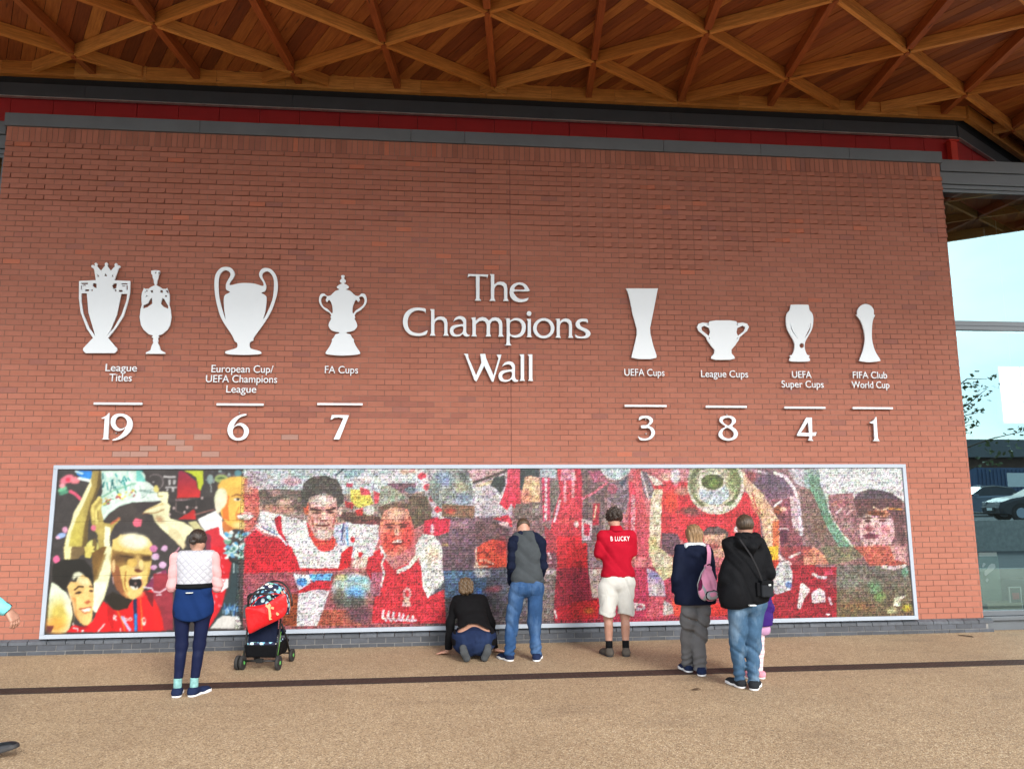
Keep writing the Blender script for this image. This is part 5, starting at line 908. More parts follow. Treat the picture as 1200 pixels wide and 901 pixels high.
for ch, z, loops in title:
    sm = ch in 'Ceaops'
    L = [smooth_loop(zloop(p, z, False), 3) if (sm or i > 0) else zloop(p, z, False) for i, p in enumerate(loops)]
    plate('letter', L, tt, origin=(o_[0], o_[2]), th=.03, offset=-.008)
    mx = sum(q[0] for q in L[0])/len(L[0])-o_[0]; mz = sum(q[1] for q in L[0])/len(L[0])-o_[2]
# ---- numbers
num = [('19', (90, 420, 8.19), [[(225, 578), (285, 548), (312, 518), (318, 522), (305, 765), (316, 780), (232, 778), (256, 762), (268, 580), (240, 580)]], [[(345, 788), (342, 778), (395, 755), (440, 715), (466, 670), (440, 690), (400, 698), (360, 685), (333, 650), (325, 610), (335, 565), (365, 538), (410, 527), (460, 532), (505, 555), (532, 590), (540, 635), (525, 690), (480, 740), (420, 775), (370, 788)], [(375, 600), (378, 635), (398, 662), (428, 672), (460, 662), (478, 640), (482, 605), (465, 575), (440, 560), (412, 558), (388, 572)]]),
    ('6', (230, 420, 8.19), [[(485, 532), (480, 548), (430, 565), (390, 600), (362, 650), (395, 625), (430, 617), (470, 632), (500, 665), (508, 700), (495, 745), (460, 778), (405, 790), (350, 778), (312, 740), (298, 690), (310, 635), (345, 585), (400, 548), (450, 532)], [(352, 700), (360, 735), (385, 758), (415, 760), (445, 742), (458, 705), (450, 670), (425, 648), (395, 648), (366, 664)]], None),
    ('7', (360, 420, 8.19), [[(235, 540), (402, 542), (398, 560), (315, 770), (308, 780), (250, 778), (262, 755), (345, 575), (300, 568), (262, 572), (235, 590), (222, 588)]], None),
    ('3', (720, 425, 7.06), [[(200, 470), (208, 445), (245, 437), (285, 440), (315, 462), (318, 490), (300, 512), (285, 520), (320, 540), (336, 575), (325, 610), (295, 635), (250, 645), (210, 640), (192, 605), (215, 618), (245, 625), (280, 618), (302, 590), (298, 560), (275, 542), (225, 545), (220, 518), (260, 515), (283, 500), (288, 480), (275, 465), (250, 460), (222, 468), (205, 478)]], None),
    ('8', (720, 425, 7.06), [[(935, 437), (975, 442), (1000, 465), (1003, 495), (975, 525), (1005, 550), (1022, 585), (1010, 620), (980, 640), (935, 646), (890, 635), (862, 610), (862, 575), (885, 545), (915, 528), (885, 505), (865, 480), (875, 450), (900, 440)], [(935, 457), (905, 465), (895, 480), (908, 500), (940, 518), (965, 500), (970, 480), (960, 463)], [(930, 540), (900, 560), (893, 588), (905, 612), (935, 625), (970, 618), (985, 595), (978, 570), (955, 550)]], None),
    ('4', (900, 425, 7.5), [[(333, 480), (385, 480), (388, 612), (428, 608), (415, 645), (388, 645), (385, 670), (402, 688), (345, 685), (358, 668), (360, 648), (255, 645), (250, 632)], [(348, 525), (290, 612), (357, 615)]], None),
    ('1', (900, 425, 7.5), [[(885, 525), (925, 505), (945, 472), (952, 478), (965, 665), (982, 690), (918, 690), (932, 668), (925, 540), (888, 530)]], None)]
under = ['the League Titles caption', 'the European Cup caption', 'the FA Cups caption', 'the UEFA Cups caption', 'the League Cups caption', 'the Super Cups caption', 'the Club World Cup caption']
bars = [(110, 167, 473), (254, 309, 474), (372, 425, 473.6), (732, 781, 475.6), (827, 875, 476.6), (919, 967, 477.7), (999, 1046, 478.2)]
for (tx_, z, g1, g2), cap_, (ba, bb, bv) in zip(num, under, bars):
    glyphs = [g for g in (g1, g2) if g]
    allp = [q for g in glyphs for q in zloop(g[0], z, False)]; o_ = ((min(p[0] for p in allp)+max(p[0] for p in allp))/2, min(p[1] for p in allp))
    g_ = thing('number_sign', 'white raised number %s beneath %s' % (tx_, cap_), 'number', (o_[0], Y_PL, o_[1]), 0, 'white raised numbers on the brick wall')
    for g in glyphs:
        rnd = tx_ in ('6', '3', '8') or (tx_ == '19' and g is g2)
        plate('digit', [zloop(p, z, False) if not rnd else smooth_loop(zloop(p, z, False), 3) for p in g], g_, origin=o_, th=.02, offset=-.005)
    spacers(g_, [(0, .1), (0, .3)] if tx_ not in ('8', '6') else [(0, .02), (0, .37)])
    a, b = on_y(ba, bv, Y_PL), on_y(bb, bv, Y_PL)
    q = MB(); w2_ = (b[0]-a[0])/2; q.box(-w2_, w2_, -.008, .012, -.014, .014); q.box(-w2_*.7, -w2_*.66, .012, .045, -.006, .006); q.box(w2_*.66, w2_*.7, .012, .045, -.006, .006)
    o = q.build('divider_bar', M_CUT, None, loc=((a[0]+b[0])/2, Y_PL, (a[2]+b[2])/2)); tag(o, 'thin white horizontal bar between %s and the number %s' % (cap_, tx_), 'divider bar', 'thin white divider bars')
# ---- captions in plain sans lettering
caps = [('League Titles', [('League', 123.2, 160, 434.7), ('Titles', 127.7, 154, 446.5)], 'under the two left trophies'), ('European Cup/ UEFA Champions League', [('European Cup/', 247.5, 320, 436), ('UEFA Champions', 241, 324.5, 447.7), ('League', 264.8, 300, 459.8)], 'under the big eared cup'),
    ('FA Cups', [('FA Cups', 380.5, 419.5, 437)], 'under the lidded cup'), ('UEFA Cups', [('UEFA Cups', 732, 779, 440)], 'under the flared column trophy'), ('League Cups', [('League Cups', 822, 877, 441.6)], 'under the two handled bowl'),
    ('UEFA Super Cups', [('UEFA', 928.8, 951.4, 442.5), ('Super Cups', 916.4, 965.7, 453.7)], 'under the tulip shaped trophy'), ('FIFA Club World Cup', [('FIFA Club', 1000, 1040, 443), ('World Cup', 998.7, 1042.7, 454.4)], 'under the ball topped trophy')]
for nm, lines, where in caps:
    o_ = on_y((lines[0][1]+lines[0][2])/2, lines[-1][3], Y_PL)
    g_ = thing('caption_lettering', 'small white raised caption reading %s %s' % (nm, where), 'caption', (o_[0], Y_PL, o_[2]), 0, 'small white captions on the brick wall')
    for s_, ua, ub_, vb in lines:
        fc = bpy.data.curves.new('word', 'FONT'); fc.body = s_; fc.size = .16; fc.extrude = .006; fc.offset = .0
        tmp = bpy.data.objects.new('tmp', fc); COL.objects.link(tmp); dg = bpy.context.evaluated_depsgraph_get(); me = bpy.data.meshes.new_from_object(tmp.evaluated_get(dg)); bpy.data.objects.remove(tmp)
        co = np.empty(len(me.vertices)*3, np.float32); me.vertices.foreach_get('co', co); co = co.reshape(-1, 3)
        a, b = on_y(ua, vb, Y_PL), on_y(ub_, vb, Y_PL); sx = (b[0]-a[0])/(co[:, 0].max()-co[:, 0].min()); x_ = (co[:, 0]-co[:, 0].min())*sx+a[0]-o_[0]; zz_ = co[:, 1]*(.101/.113)+a[2]-o_[2]
        new = np.stack([x_, -co[:, 2]+.01, zz_], -1).astype(np.float32); me.vertices.foreach_set('co', new.ravel()); me.update(); me.materials.clear(); me.materials.append(M_CUT); link('word', me, g_)
        ww = b[0]-a[0]
        MB().tube([(a[0]-o_[0]+ww*.3, .012, a[2]-o_[2]+.03), (a[0]-o_[0]+ww*.3, .045, a[2]-o_[2]+.03)], .004, 6).build('spacer', M_STANDOFF, g_)
# ================================================================== PEOPLE
f32 = np.float32
def surfnet(fn, lo, hi, h):
    lo = np.array(lo, f32); hi = np.array(hi, f32); n = np.ceil((hi-lo)/h).astype(int)+1
    ax = [lo[i]+h*np.arange(n[i], dtype=f32) for i in range(3)]
    P = np.stack(np.meshgrid(*ax, indexing='ij'), -1); F = fn(P).astype(f32)
    F[0] = F[-1] = 1; F[:, 0] = F[:, -1] = 1; F[:, :, 0] = F[:, :, -1] = 1
    s = F < 0; c = [s[i:n[0]-1+i, j:n[1]-1+j, k:n[2]-1+k] for i in (0, 1) for j in (0, 1) for k in (0, 1)]
    cnt = sum(a.astype(np.int8) for a in c); act = (cnt > 0) & (cnt < 8); idx = -np.ones(act.shape, int); ii = np.argwhere(act); idx[act] = np.arange(len(ii))
    acc = np.zeros((len(ii), 3), f32); w = np.zeros(len(ii), f32)
    cor = [(i, j, k) for i in (0, 1) for j in (0, 1) for k in (0, 1)]
    val = {q: F[ii[:, 0]+q[0], ii[:, 1]+q[1], ii[:, 2]+q[2]] for q in cor}
    for a in cor:
        for d in range(3):
            if a[d]: continue
            b = list(a); b[d] = 1; b = tuple(b); fa, fb = val[a], val[b]; m = (fa < 0) != (fb < 0)
            t = np.where(m, fa/np.where(fa == fb, 1, fa-fb), 0); p = np.tile(np.array(a, f32), (len(ii), 1)); p[:, d] += t
            acc += p*m[:, None]; w += m
    V = lo+(ii+acc/np.maximum(w, 1)[:, None])*h; Q = []
    for d in range(3):
        e1, e2 = [q for q in range(3) if q != d]; sl = [slice(1, n[q]-1) for q in range(3)]; sl[d] = slice(0, n[d]-1); s0 = s[tuple(sl)]; s2 = list(sl); s2[d] = slice(1, n[d]); s1 = s[tuple(s2)]
        off_ = [1, 1, 1]; off_[d] = 0; g = np.argwhere(s0 != s1)+off_; ins = s[g[:, 0], g[:, 1], g[:, 2]]
        def at(o1, o2):
            q = g.copy(); q[:, e1] -= o1; q[:, e2] -= o2; return idx[q[:, 0], q[:, 1], q[:, 2]]
        quad = np.stack([at(1, 1), at(0, 1), at(0, 0), at(1, 0)], -1); flip = ins ^ (d == 1); quad[~flip] = quad[~flip][:, ::-1]; Q.append(quad)
    return V, np.concatenate(Q)
def cap(P, a, b, ra, rb=None, k=None):
    rb = ra if rb is None else rb; a = np.array(a, f32); b = np.array(b, f32); d = b-a; L = float(d @ d)
    t = np.clip(((P-a) @ d)/L, 0, 1) if L > 1e-9 else np.zeros(P.shape[:-1], f32)
    q = P-a-t[..., None]*d
    if k is not None: q = q/np.array(k, f32)
    return np.sqrt((q*q).sum(-1))-(ra+(rb-ra)*t)
def smin(a, b, k=.03):
    h = np.maximum(k-np.abs(a-b), 0)/k; return np.minimum(a, b)-h*h*k*.25
def smax(a, b, k=.01): return -smin(-a, -b, k)
def U(ds, k=.03):
    r = ds[0]
    for d in ds[1:]: r = smin(r, d, k)
    return r
def chain(P, pts, rs, k=.03, e=None): return U([cap(P, pts[i], pts[i+1], rs[i], rs[i+1], e) for i in range(len(pts)-1)], k)
def folds(P, amp, f, d=(0, 0, 1), seed=0):
    x, y, z = P[..., 0], P[..., 1], P[..., 2]; w = sin(seed)*3
    ph = (x*d[0]+y*d[1]+z*d[2])*f+2.2*np.sin(x*11+w+z*3)+1.7*np.sin(z*7-y*6+w*2)+1.2*np.sin(y*17+x*8+w)
    m = .55+.45*np.clip(np.sin(x*9+z*5+w*3)+np.sin(z*8-x*4+w)*.7, 0, 1); return (3.3*amp*(1-2*np.abs(np.sin(ph*.5))**.7)*.7+amp*.5*np.sin(ph*2.3+w))*m
class Fig:
    """a person facing local +y; p() turns measured picture spots into local metres"""
    def __init__(s, label, u0, vf, Sx, Sz, xy, rz=0.0):
        s.k = (555-u0)/6100; s.u0, s.vf, s.Sx, s.Sz = u0, vf, Sx, Sz; s.t = thing('person', label, 'person', (xy[0], xy[1], 0), rz)
    def p(s, u, v, y=0.0): return np.array([(u-s.u0-s.k*(s.vf-v))/s.Sx, y, (s.vf-v)/s.Sz], f32)
    def part(s, name, fn, lo, hi, h, mat, parent=None, keep=None):
        V, Q = surfnet(fn, lo, hi, h)
        if len(Q) == 0: return None
        if keep is not None:
            cc = V[Q].mean(1); Q = Q[keep(cc)]; u_, inv = np.unique(Q, return_inverse=True); V = V[u_]; Q = inv.reshape(-1, 4)
        return link(name, np_mesh(name, V, Q, True), parent or s.t, mat)
def fabric(name, c, var=.10, rough=.85, bump=.25, scale=9, weave=260, c2=None, crease=1.0):
    t = NT(name); v = t.coords(); f = t.noise(v, scale, 5, .6); g = t.noise(v, weave, 2, .5)
    lo = tuple(q*(1-var) for q in c); hi = tuple(min(1, q*(1+var)) for q in c); cc = t.ramp(f, [(.3, lo), (.7, hi)])
    if c2 is not None: cc = t.mix(t.ramp(t.noise(t.coords((1, 1, .45)), 5.5, 4, .6), [(.48, (0, 0, 0)), (.66, (.85, .85, .85))]), cc, c2)
    t.col(cc); t.rough(rough); t.b.inputs['Specular IOR Level'].default_value = .08
    rn = t.n('ShaderNodeTexNoise'); rn.noise_type = 'RIDGED_MULTIFRACTAL'; rn.inputs['Scale'].default_value = 4.2; rn.inputs['Detail'].default_value = 2.5; rn.inputs['Distortion'].default_value = .8; t.l(t.coords((1, 1, 1.5)), rn.inputs['Vector'])
    h = t.math('ADD', t.math('MULTIPLY', rn.outputs['Fac'], 1.1*crease), t.math('ADD', t.math('MULTIPLY', f, .6), t.math('MULTIPLY', g, .12)))
    t.bump(h, min(1, bump*2.2), .016); return t.m
M_SKIN = pm('skin', (.38, .205, .145), .5, .08, 20); M_SKIN_R = pm('skin_ruddy', (.40, .21, .15), .5, .08, 20)
def hairmat(name, a, b):
    t = NT(name); v = t.coords((26, 26, 3)); f = t.noise(v, 3.2, 5, .7); t.col(t.ramp(f, [(.35, a), (.62, b)])); t.rough(.45); t.bump(f, .6, .01); return t.m
M_HAIR_BK = hairmat('near_black_hair', (.010, .007, .006), (.035, .022, .016)); M_HAIR_BR = hairmat('short_brown_hair', (.022, .014, .009), (.075, .048, .028)); M_HAIR_BL = hairmat('dark_blonde_hair', (.022, .013, .007), (.15, .095, .048)); M_HAIR_LB = hairmat('light_blonde_hair', (.08, .045, .02), (.32, .20, .10))
M_EYE = pm('eye_white', (.7, .68, .65), .2)
def head_fn(c, f, up, s=1.0):
    """head in a frame: c centre, f facing, up crown direction"""
    f = np.array(f, f32); f /= np.linalg.norm(f); up = np.array(up, f32); up = up-f*(up @ f); up /= np.linalg.norm(up); r = np.cross(f, up); B = np.stack([r, f, up], -1)
    def loc(P): return ((P-np.array(c, f32)) @ B)/s
    def head(P):
        q = loc(P)
        d = U([cap(q, (0, -.012, .022), (0, .006, .022), .079, .078, (.97, 1.12, 1.08)), cap(q, (0, .03, -.035), (0, .045, -.075), .058, .036, (1, 1, 1)), cap(q, (-.03, .02, -.05), (.03, .02, -.05), .045)], .035)
        d = smin(d, cap(q, (0, .088, .012), (0, .108, -.022), .009, .014), .014)                      # nose
        d = smin(d, cap(q, (-.022, .082, -.055), (.022, .082, -.055), .010), .012)                     # lips
        for sx in (-1, 1):
            d = smax(d, -cap(q, (sx*.030, .104, .012), (sx*.034, .10, .012), .014), .014)             # eye sockets
            d = smin(d, cap(q, (sx*.078, -.006, .018), (sx*.080, -.002, -.022), .013, .009, (.45, 1, 1)), .006)   # ears
        return d*s
    def skull(q, g=0.0): return cap(q, (0, -.012, .022), (0, .006, .022), .079+g, .078+g, (.97, 1.12, 1.08))
    return loc, head, skull, B
def eyes(fig, c, B, s=1.0):
    for sx in (-1, 1):
        p_ = np.array(c)+(B @ np.array([sx*.031, .083, .012]))*s; q = MB(); q.tube([(0, 0, 0), (0, 0, .0001)], .001, 3)
        V = []; F = []
        for i in range(7):
            for j in range(10): th = pi*i/6; ph = 2*pi*j/10; V.append((.0115*sin(th)*cos(ph), .0115*sin(th)*sin(ph), .0115*cos(th)))
        for i in range(6):
            for j in range(10): F.append((i*10+j, i*10+(j+1) % 10, (i+1)*10+(j+1) % 10, (i+1)*10+j))
        link('eye', np_mesh('eye', V, F, True), fig.t, M_EYE, tuple(float(k) for k in p_))
def hand_fn(P, wrist, d, n, side, curl=.5, s=1.0):
    """palm and five fingers: d along the hand, n back of the hand, side towards the thumb"""
    w = np.array(wrist, f32); d = np.array(d, f32); d /= np.linalg.norm(d); n = np.array(n, f32); n = n-d*(n @ d); n /= np.linalg.norm(n); sd = np.array(side, f32); sd = sd-d*(sd @ d)-n*(sd @ n); sd /= np.linalg.norm(sd)
    pt = lambda a, b, c: w+(d*a+sd*b+n*c)*s
    ds = [cap(P, pt(0, .0, 0), pt(.03, 0, 0), .024*s, .022*s)]+[cap(P, pt(.02, b*.7, 0), pt(.085, b, 0), .014*s, .012*s) for b in (-.028, -.01, .01, .028)]
    r = U(ds, .014*s); fs = []
    for b, L in ((.030, .070), (.010, .078), (-.010, .072), (-.029, .056)):
        a0 = pt(.085, b, 0); a1 = pt(.085+L*.42*cos(curl*.8), b*1.06, -L*.42*sin(curl*.8)); a2 = a1+(d*(L*.33*cos(curl*1.9))-n*(L*.33*sin(curl*1.9)))*s; a3 = a2+(d*(L*.25*cos(curl*2.7))-n*(L*.25*sin(curl*2.7)))*s
        fs.append(U([cap(P, a0, a1, .0092*s, .0085*s), cap(P, a1, a2, .0085*s, .0078*s), cap(P, a2, a3, .0078*s, .0065*s)], .003))
    r = smin(r, np.minimum.reduce(fs), .006)
    t0 = pt(.022, .026, -.004); t1 = pt(.058, .052, -.014); t2 = pt(.086, .058, -.024)
    return smin(r, U([cap(P, t0, t1, .014*s, .0105*s), cap(P, t1, t2, .0105*s, .008*s)], .005), .012)
def torso_fn(P, pel, chest, shz, sw, cx, lean=0.0, g=0.0, hipw=.085, hipr=.115, waist=.105, chr_=.115, dep=.80, shx=0.0, y0=0.0):
    """pel/chest/shz: heights of hips, chest and shoulders; sw half shoulder width"""
    e = (1, dep, 1); A = lambda x, z, t: (cx+x, y0+lean*t, z)
    return U([cap(P, A(-hipw, pel, 0), A(hipw, pel, 0), hipr+g, hipr+g, (1, .95, 1)), cap(P, A(-.04, (pel+chest)/2, .45), A(.04, (pel+chest)/2, .45), waist+g, waist+g, e), cap(P, A(-.06, chest, .8), A(.06, chest, .8), chr_+g, chr_+g, e),
              cap(P, A(-sw+.06, shz-.03, 1), A(sw-.06, shz-.03, 1), .062+g, .062+g, (1, 1, 1)), cap(P, A(0, pel, .1), A(0, shz-.08, .9), .10+g, .10+g, e)], .085)
def shoe(fig, ang, ankle, L, mat, sole, hs=.085, w=.045, toe_up=0.0, name='shoe'):
    """ankle = heel centre on the ground; ang = heading of the toe (0 = +y)"""
    o = empty(name, tuple(float(k) for k in ankle), -radians(ang)); o.parent = fig.t
    def up(P):
        d = U([cap(P, (0, -.02, .045), (0, .02, .05), .040, .038), cap(P, (0, -.01, .04), (0, L-.10, .030), .046, .028, (1, 1, 1)), cap(P, (0, L*.45, .032), (0, L-.085, .022), w, w*.92, (1, 1, .68)), cap(P, (0, -.004, .05), (0, -.002, hs), .036, .036)], .03)
        return smax(smax(d, .018-P[..., 2], .004), P[..., 2]-hs, .008)
    V, Q = surfnet(up, (-.07, -.09, 0), (.07, L, .12), .007); u = link('upper', np_mesh('upper', V, Q, True), o, mat)
    def so(P):
        d = U([cap(P, (0, -.015, .012), (0, .03, .012), .041), cap(P, (0, 0, .012), (0, L*.55, .012), .038), cap(P, (0, L*.5, .012), (0, L-.085, .012), w+.004, w)], .03)
        return smax(smax(d, -P[..., 2]+.001, .003), P[..., 2]-.034, .004)
    V, Q = surfnet(so, (-.07, -.09, -.01), (.07, L, .04), .007); link('sole', np_mesh('sole', V, Q, True), o, sole)
    return o
M_WSOLE = pm('white_rubber', (.70, .71, .73), .6); M_BSOLE = pm('black_rubber', (.025, .025, .027), .7); M_NAVYSHOE = fabric('navy_mesh_shoe', (.012, .020, .055)); M_BLKSHOE = fabric('black_shoe', (.018, .02, .024)); M_GREYSHOE = fabric('taupe_shoe', (.085, .075, .065)); M_PINKSHOE = fabric('pink_shoe', (.6, .25, .32))
M_NAVY = fabric('navy_cloth', (.006, .009, .024), c2=(.010, .014, .032)); M_BLACK = fabric('black_shell_cloth', (.0055, .006, .0075), rough=.7, bump=.35); M_LEGG = fabric('navy_leggings', (.008, .012, .040), rough=.6, bump=.1)
M_JEANS = fabric('mid_blue_denim', (.024, .062, .150), .2, c2=(.07, .135, .26), bump=.35); M_JEANS2 = fabric('faded_blue_denim', (.045, .095, .165), .25, c2=(.15, .225, .31), bump=.4); M_DJEANS = fabric('dark_denim', (.010, .018, .050), .15, c2=(.018, .032, .08))

# ---------------------------------------------------------------- woman in the quilted vest
F = Fig('woman in a pale quilted vest with pink sleeves, navy leggings and blue running shoes', 218, 815, 122, 122.5, (-2.60, -2.33), radians(4))
p = F.p
hc = p(228.5, 634, .05); loc, head, skull, HB = head_fn(hc, (.15, .8, -.45), (0, .4, 1), .93)
LS, RS = p(204, 653, .0), p(249, 653, .0); LE, RE = p(200.5, 688, .0), p(252, 689, .02); LW, RW = p(208, 690, .22), p(246, 690, .24)
lh, rh = p(212, 712, 0), p(237, 712, 0); lk, rk = p(211, 757, .02), p(231, 757, .02); la_, ra_ = p(207.5, 800, -.01), p(226, 800, -.01)
cx = float(p(226, 690)[0])
def body(P):
    d = torso_fn(P, .90, 1.20, 1.34, .17, cx, .02, -.012, .07, .10, .085, .10)
    d = smin(d, chain(P, [lh, lk, la_], [.075, .05, .036]), .03); d = smin(d, chain(P, [rh, rk, ra_], [.075, .05, .036]), .03)
    for a, b, c in ((LS, LE, LW), (RS, RE, RW)): d = smin(d, chain(P, [a, b, c], [.038, .034, .024]), .02)
    for w_, sx in ((LW, 1), (RW, -1)): d = smin(d, hand_fn(P, w_, (sx*.25, 1, .1), (0, 0, 1), (sx, 0, 0), .7, .9), .01)
    return smin(smin(d, cap(P, (cx+.01, .03, 1.33), hc-np.array([0, .01, .05], f32), .045), .03), head(P), .02)
F.part('body', body, (-.35, -.22, .03), (.5, .55, 1.62), .009, M_SKIN); eyes(F, hc, HB, .93)
def hair(P):
    q = loc(P); d = skull(q, .014+.0)+.003*np.sin(q[..., 0]*260)*np.sin(q[..., 2]*40); d = smax(d, q[..., 1]-.055+.0*q[..., 2], .02); d = smax(d, -q[..., 2]-.055, .02)
    return smin(d, cap(q, (0, -.085, -.03), (0, -.10, -.06), .030, .034), .02)*.93
F.part('hair', hair, hc-np.array([.13, .16, .15], f32), hc+np.array([.13, .14, .14], f32), .006, M_HAIR_BK)
t = NT('quilted_shell'); v = t.coords(); mp = t.n('ShaderNodeMapping'); mp.inputs['Rotation'].default_value = (0, radians(45), 0); t.l(v, mp.inputs[0]); sx_ = t.n('ShaderNodeSeparateXYZ'); t.l(mp.outputs[0], sx_.inputs[0])
def tri(t, s_): return t.math('ABSOLUTE', t.math('SINE', t.math('MULTIPLY', s_, 62.0)))
qa, qb = tri(t, sx_.outputs[0]), tri(t, sx_.outputs[2]); qm = t.math('MINIMUM', qa, qb)
t.col(t.ramp(qm, [(0, (.26, .26, .31)), (.08, (.39, .40, .45)), (1, (.44, .45, .50))])); t.rough(.45); t.bump(t.math('POWER', qm, .5), .45, .012)
def vest(P):
    d = torso_fn(P, .90, 1.20, 1.345, .175, cx, .02, .016, .07, .10, .10, .108); d = smin(d, cap(P, (cx, .0, 1.33), (cx+.012, .015, 1.395), .062, .052), .03); d = d+folds(P, .003, 30)
    for S_ in (LS, RS): d = smax(d, -(cap(P, S_+np.array([(.035 if S_ is RS else -.035), 0, -.02], f32), S_+np.array([(.07 if S_ is RS else -.07), 0, -.07], f32), .055, .06)), .02)
    return smax(smax(d, 1.055-P[..., 2], .008), P[..., 2]-1.385, .008)
F.part('vest', vest, (-.3, -.25, 1.0), (.45, .3, 1.45), .010, t.m)
M_PINK = fabric('pink_knit', (.64, .33, .34), .05)
for S_, E_, W_ in ((LS, LE, LW), (RS, RE, RW)): F.part('sleeve', lambda P: smax(chain(P, [S_, E_, W_], [.050, .047, .036], .03)+folds(P, .003, 60, seed=3), -cap(P, W_, W_+np.array([0, .1, 0], f32), .05, .07), .01), np.minimum.reduce([S_, E_, W_])-.09, np.maximum.reduce([S_, E_, W_])+.09, .009, M_PINK)
M_RBLUE = fabric('royal_blue_jersey', (.007, .024, .095), .1, bump=.15)
def skirt(P):
    d = U([cap(P, (cx-.070, 0, .98), (cx+.070, 0, .98), .100, .100, (1, .9, 1)), cap(P, (cx-.076, 0, .86), (cx+.076, 0, .86), .110, .110, (1, .95, 1)), cap(P, (cx-.072, 0, .76), (cx+.072, 0, .76), .108, .108, (1, .95, 1))], .06)+folds(P, .004, 26, (1, 0, .3), 2)
    hem = .705+1.9*(P[..., 0]-cx)**2*(P[..., 1] < .6); return smax(smax(d, hem-P[..., 2], .008), P[..., 2]-1.055, .008)
F.part('top_tail', skirt, (-.3, -.22, .65), (.4, .2, 1.1), .010, M_RBLUE)
F.part('reflective_tab', lambda P: np.maximum(np.maximum(np.abs(P[..., 0]-cx+.02)-.035, np.abs(P[..., 2]-.985)-.005), np.abs(P[..., 1]+.108)-.012), (cx-.1, -.14, .96), (cx+.1, -.08, 1.01), .004, M_WHITE)
F.part('waist_belt', lambda P: smax(smax(torso_fn(P, .90, 1.20, 1.345, .175, cx, .02, .028, .07, .10, .10, .105), 1.022-P[..., 2], .006), P[..., 2]-1.068, .006), (-.3, -.25, .98), (.45, .3, 1.1), .008, M_BLACK)
def legg(P):
    d = cap(P, (cx-.08, 0, .80), (cx+.08, 0, .80), .105, .105, (1, .95, 1)); d = smin(d, chain(P, [lh, lk, la_], [.082, .056, .040], .03), .03); d = smin(d, chain(P, [rh, rk, ra_], [.082, .056, .040], .03), .03)
    for a, b in ((lk, la_), (rk, ra_)): m = a+(b-a)*.3; d = smin(d, cap(P, m+np.array([0, -.025, .0], f32), m+np.array([0, -.02, -.08], f32), .038, .034), .03)
    return smax(smax(d, .165-P[..., 2], .004), P[..., 2]-.93, .01)
F.part('leggings', legg, (-.28, -.22, .12), (.35, .2, .98), .009, M_LEGG)
M_TEAL = fabric('aqua_sock', (.20, .40, .40), .25, scale=30)
for a_ in (la_, ra_): F.part('sock', lambda P: smax(cap(P, a_-np.array([0, 0, .06], f32), a_+np.array([0, 0, .06], f32), .038, .040), np.abs(P[..., 2]-.125)-.05, .004), (float(a_[0])-.06, -.08, .05), (float(a_[0])+.06, .06, .2), .008, M_TEAL)
shoe(F, -8, (float(la_[0]), -.02, 0), .27, M_NAVYSHOE, M_WSOLE); shoe(F, 30, (float(ra_[0]), -.02, 0), .27, M_NAVYSHOE, M_WSOLE)

# ---------------------------------------------------------------- man in the grey raglan top
F = Fig('man in a grey top with navy sleeves and blue jeans, head bowed at the mural', 613, 772, 97, 100.9, (.827, -1.10), radians(2))
p = F.p; cx = float(p(617.5, 660)[0])
hc = p(614, 617, .085); loc, head, skull, HB = head_fn(hc, (-.05, .55, -.75), (0, .8, .6), .96)
LS, RS = p(602, 636, .0), p(632.5, 636, .0); LE, RE = p(599.5, 664, .01), p(636, 664, .01); LW, RW = p(600.5, 684, .17), p(633, 684, .17)
lh, rh = p(606, 692, 0), p(627, 692, 0); lk, rk = p(600.5, 726, .03), p(626.5, 728, .02); la_, ra_ = p(597, 763, 0), p(627.5, 767, -.02)
def body(P):
    d = torso_fn(P, .92, 1.25, 1.44, .19, cx, .03, -.015, .08, .10, .095, .11)
    d = smin(d, chain(P, [lh, lk, la_], [.08, .055, .038]), .03); d = smin(d, chain(P, [rh, rk, ra_], [.08, .055, .038]), .03)
    for a, b, c in ((LS, LE, LW), (RS, RE, RW)): d = smin(d, chain(P, [a, b, c], [.045, .038, .027]), .02)
    for w_, sx in ((LW, 1), (RW, -1)): d = smin(d, hand_fn(P, w_, (sx*.5, .8, -.2), (-sx*.3, .6, .6), (sx*.5, -.2, .8), .6), .01)
    return smin(smin(d, cap(P, (cx, .02, 1.42), hc-np.array([0, .035, .04], f32), .056, .055), .04), head(P), .03)
F.part('body', body, (-.35, -.22, .03), (.4, .5, 1.72), .0095, M_SKIN_R); eyes(F, hc, HB, .96)
F.part('hair', lambda P: smax(smax(skull(loc(P), .007)+.0015*np.sin(P[..., 0]*400), loc(P)[..., 1]-.065, .01), -loc(P)[..., 2]-.030, .012)*.96, hc-.14, hc+.14, .006, M_HAIR_BR)
M_GREYT = fabric('charcoal_marl', (.048, .056, .063), .12, bump=.2); 
def top(P):
    d = torso_fn(P, .93, 1.24, 1.44, .165, cx, .03, .008, .085, .105, .112, .122); d = smin(d, cap(P, (cx, .01, 1.42), (cx, .035, 1.51), .082, .064), .03)+folds(P, .0045, 24, (.3, 0, 1), 1)
    return smax(smax(d, .885-P[..., 2], .01), P[..., 2]-1.50, .01)
rag = lambda c: np.abs(c[..., 0]-cx) < (.155-np.maximum(0, c[..., 2]-1.30)*.62)
F.part('shirt', top, (-.36, -.25, .85), (.42, .35, 1.52), .0105, M_GREYT)
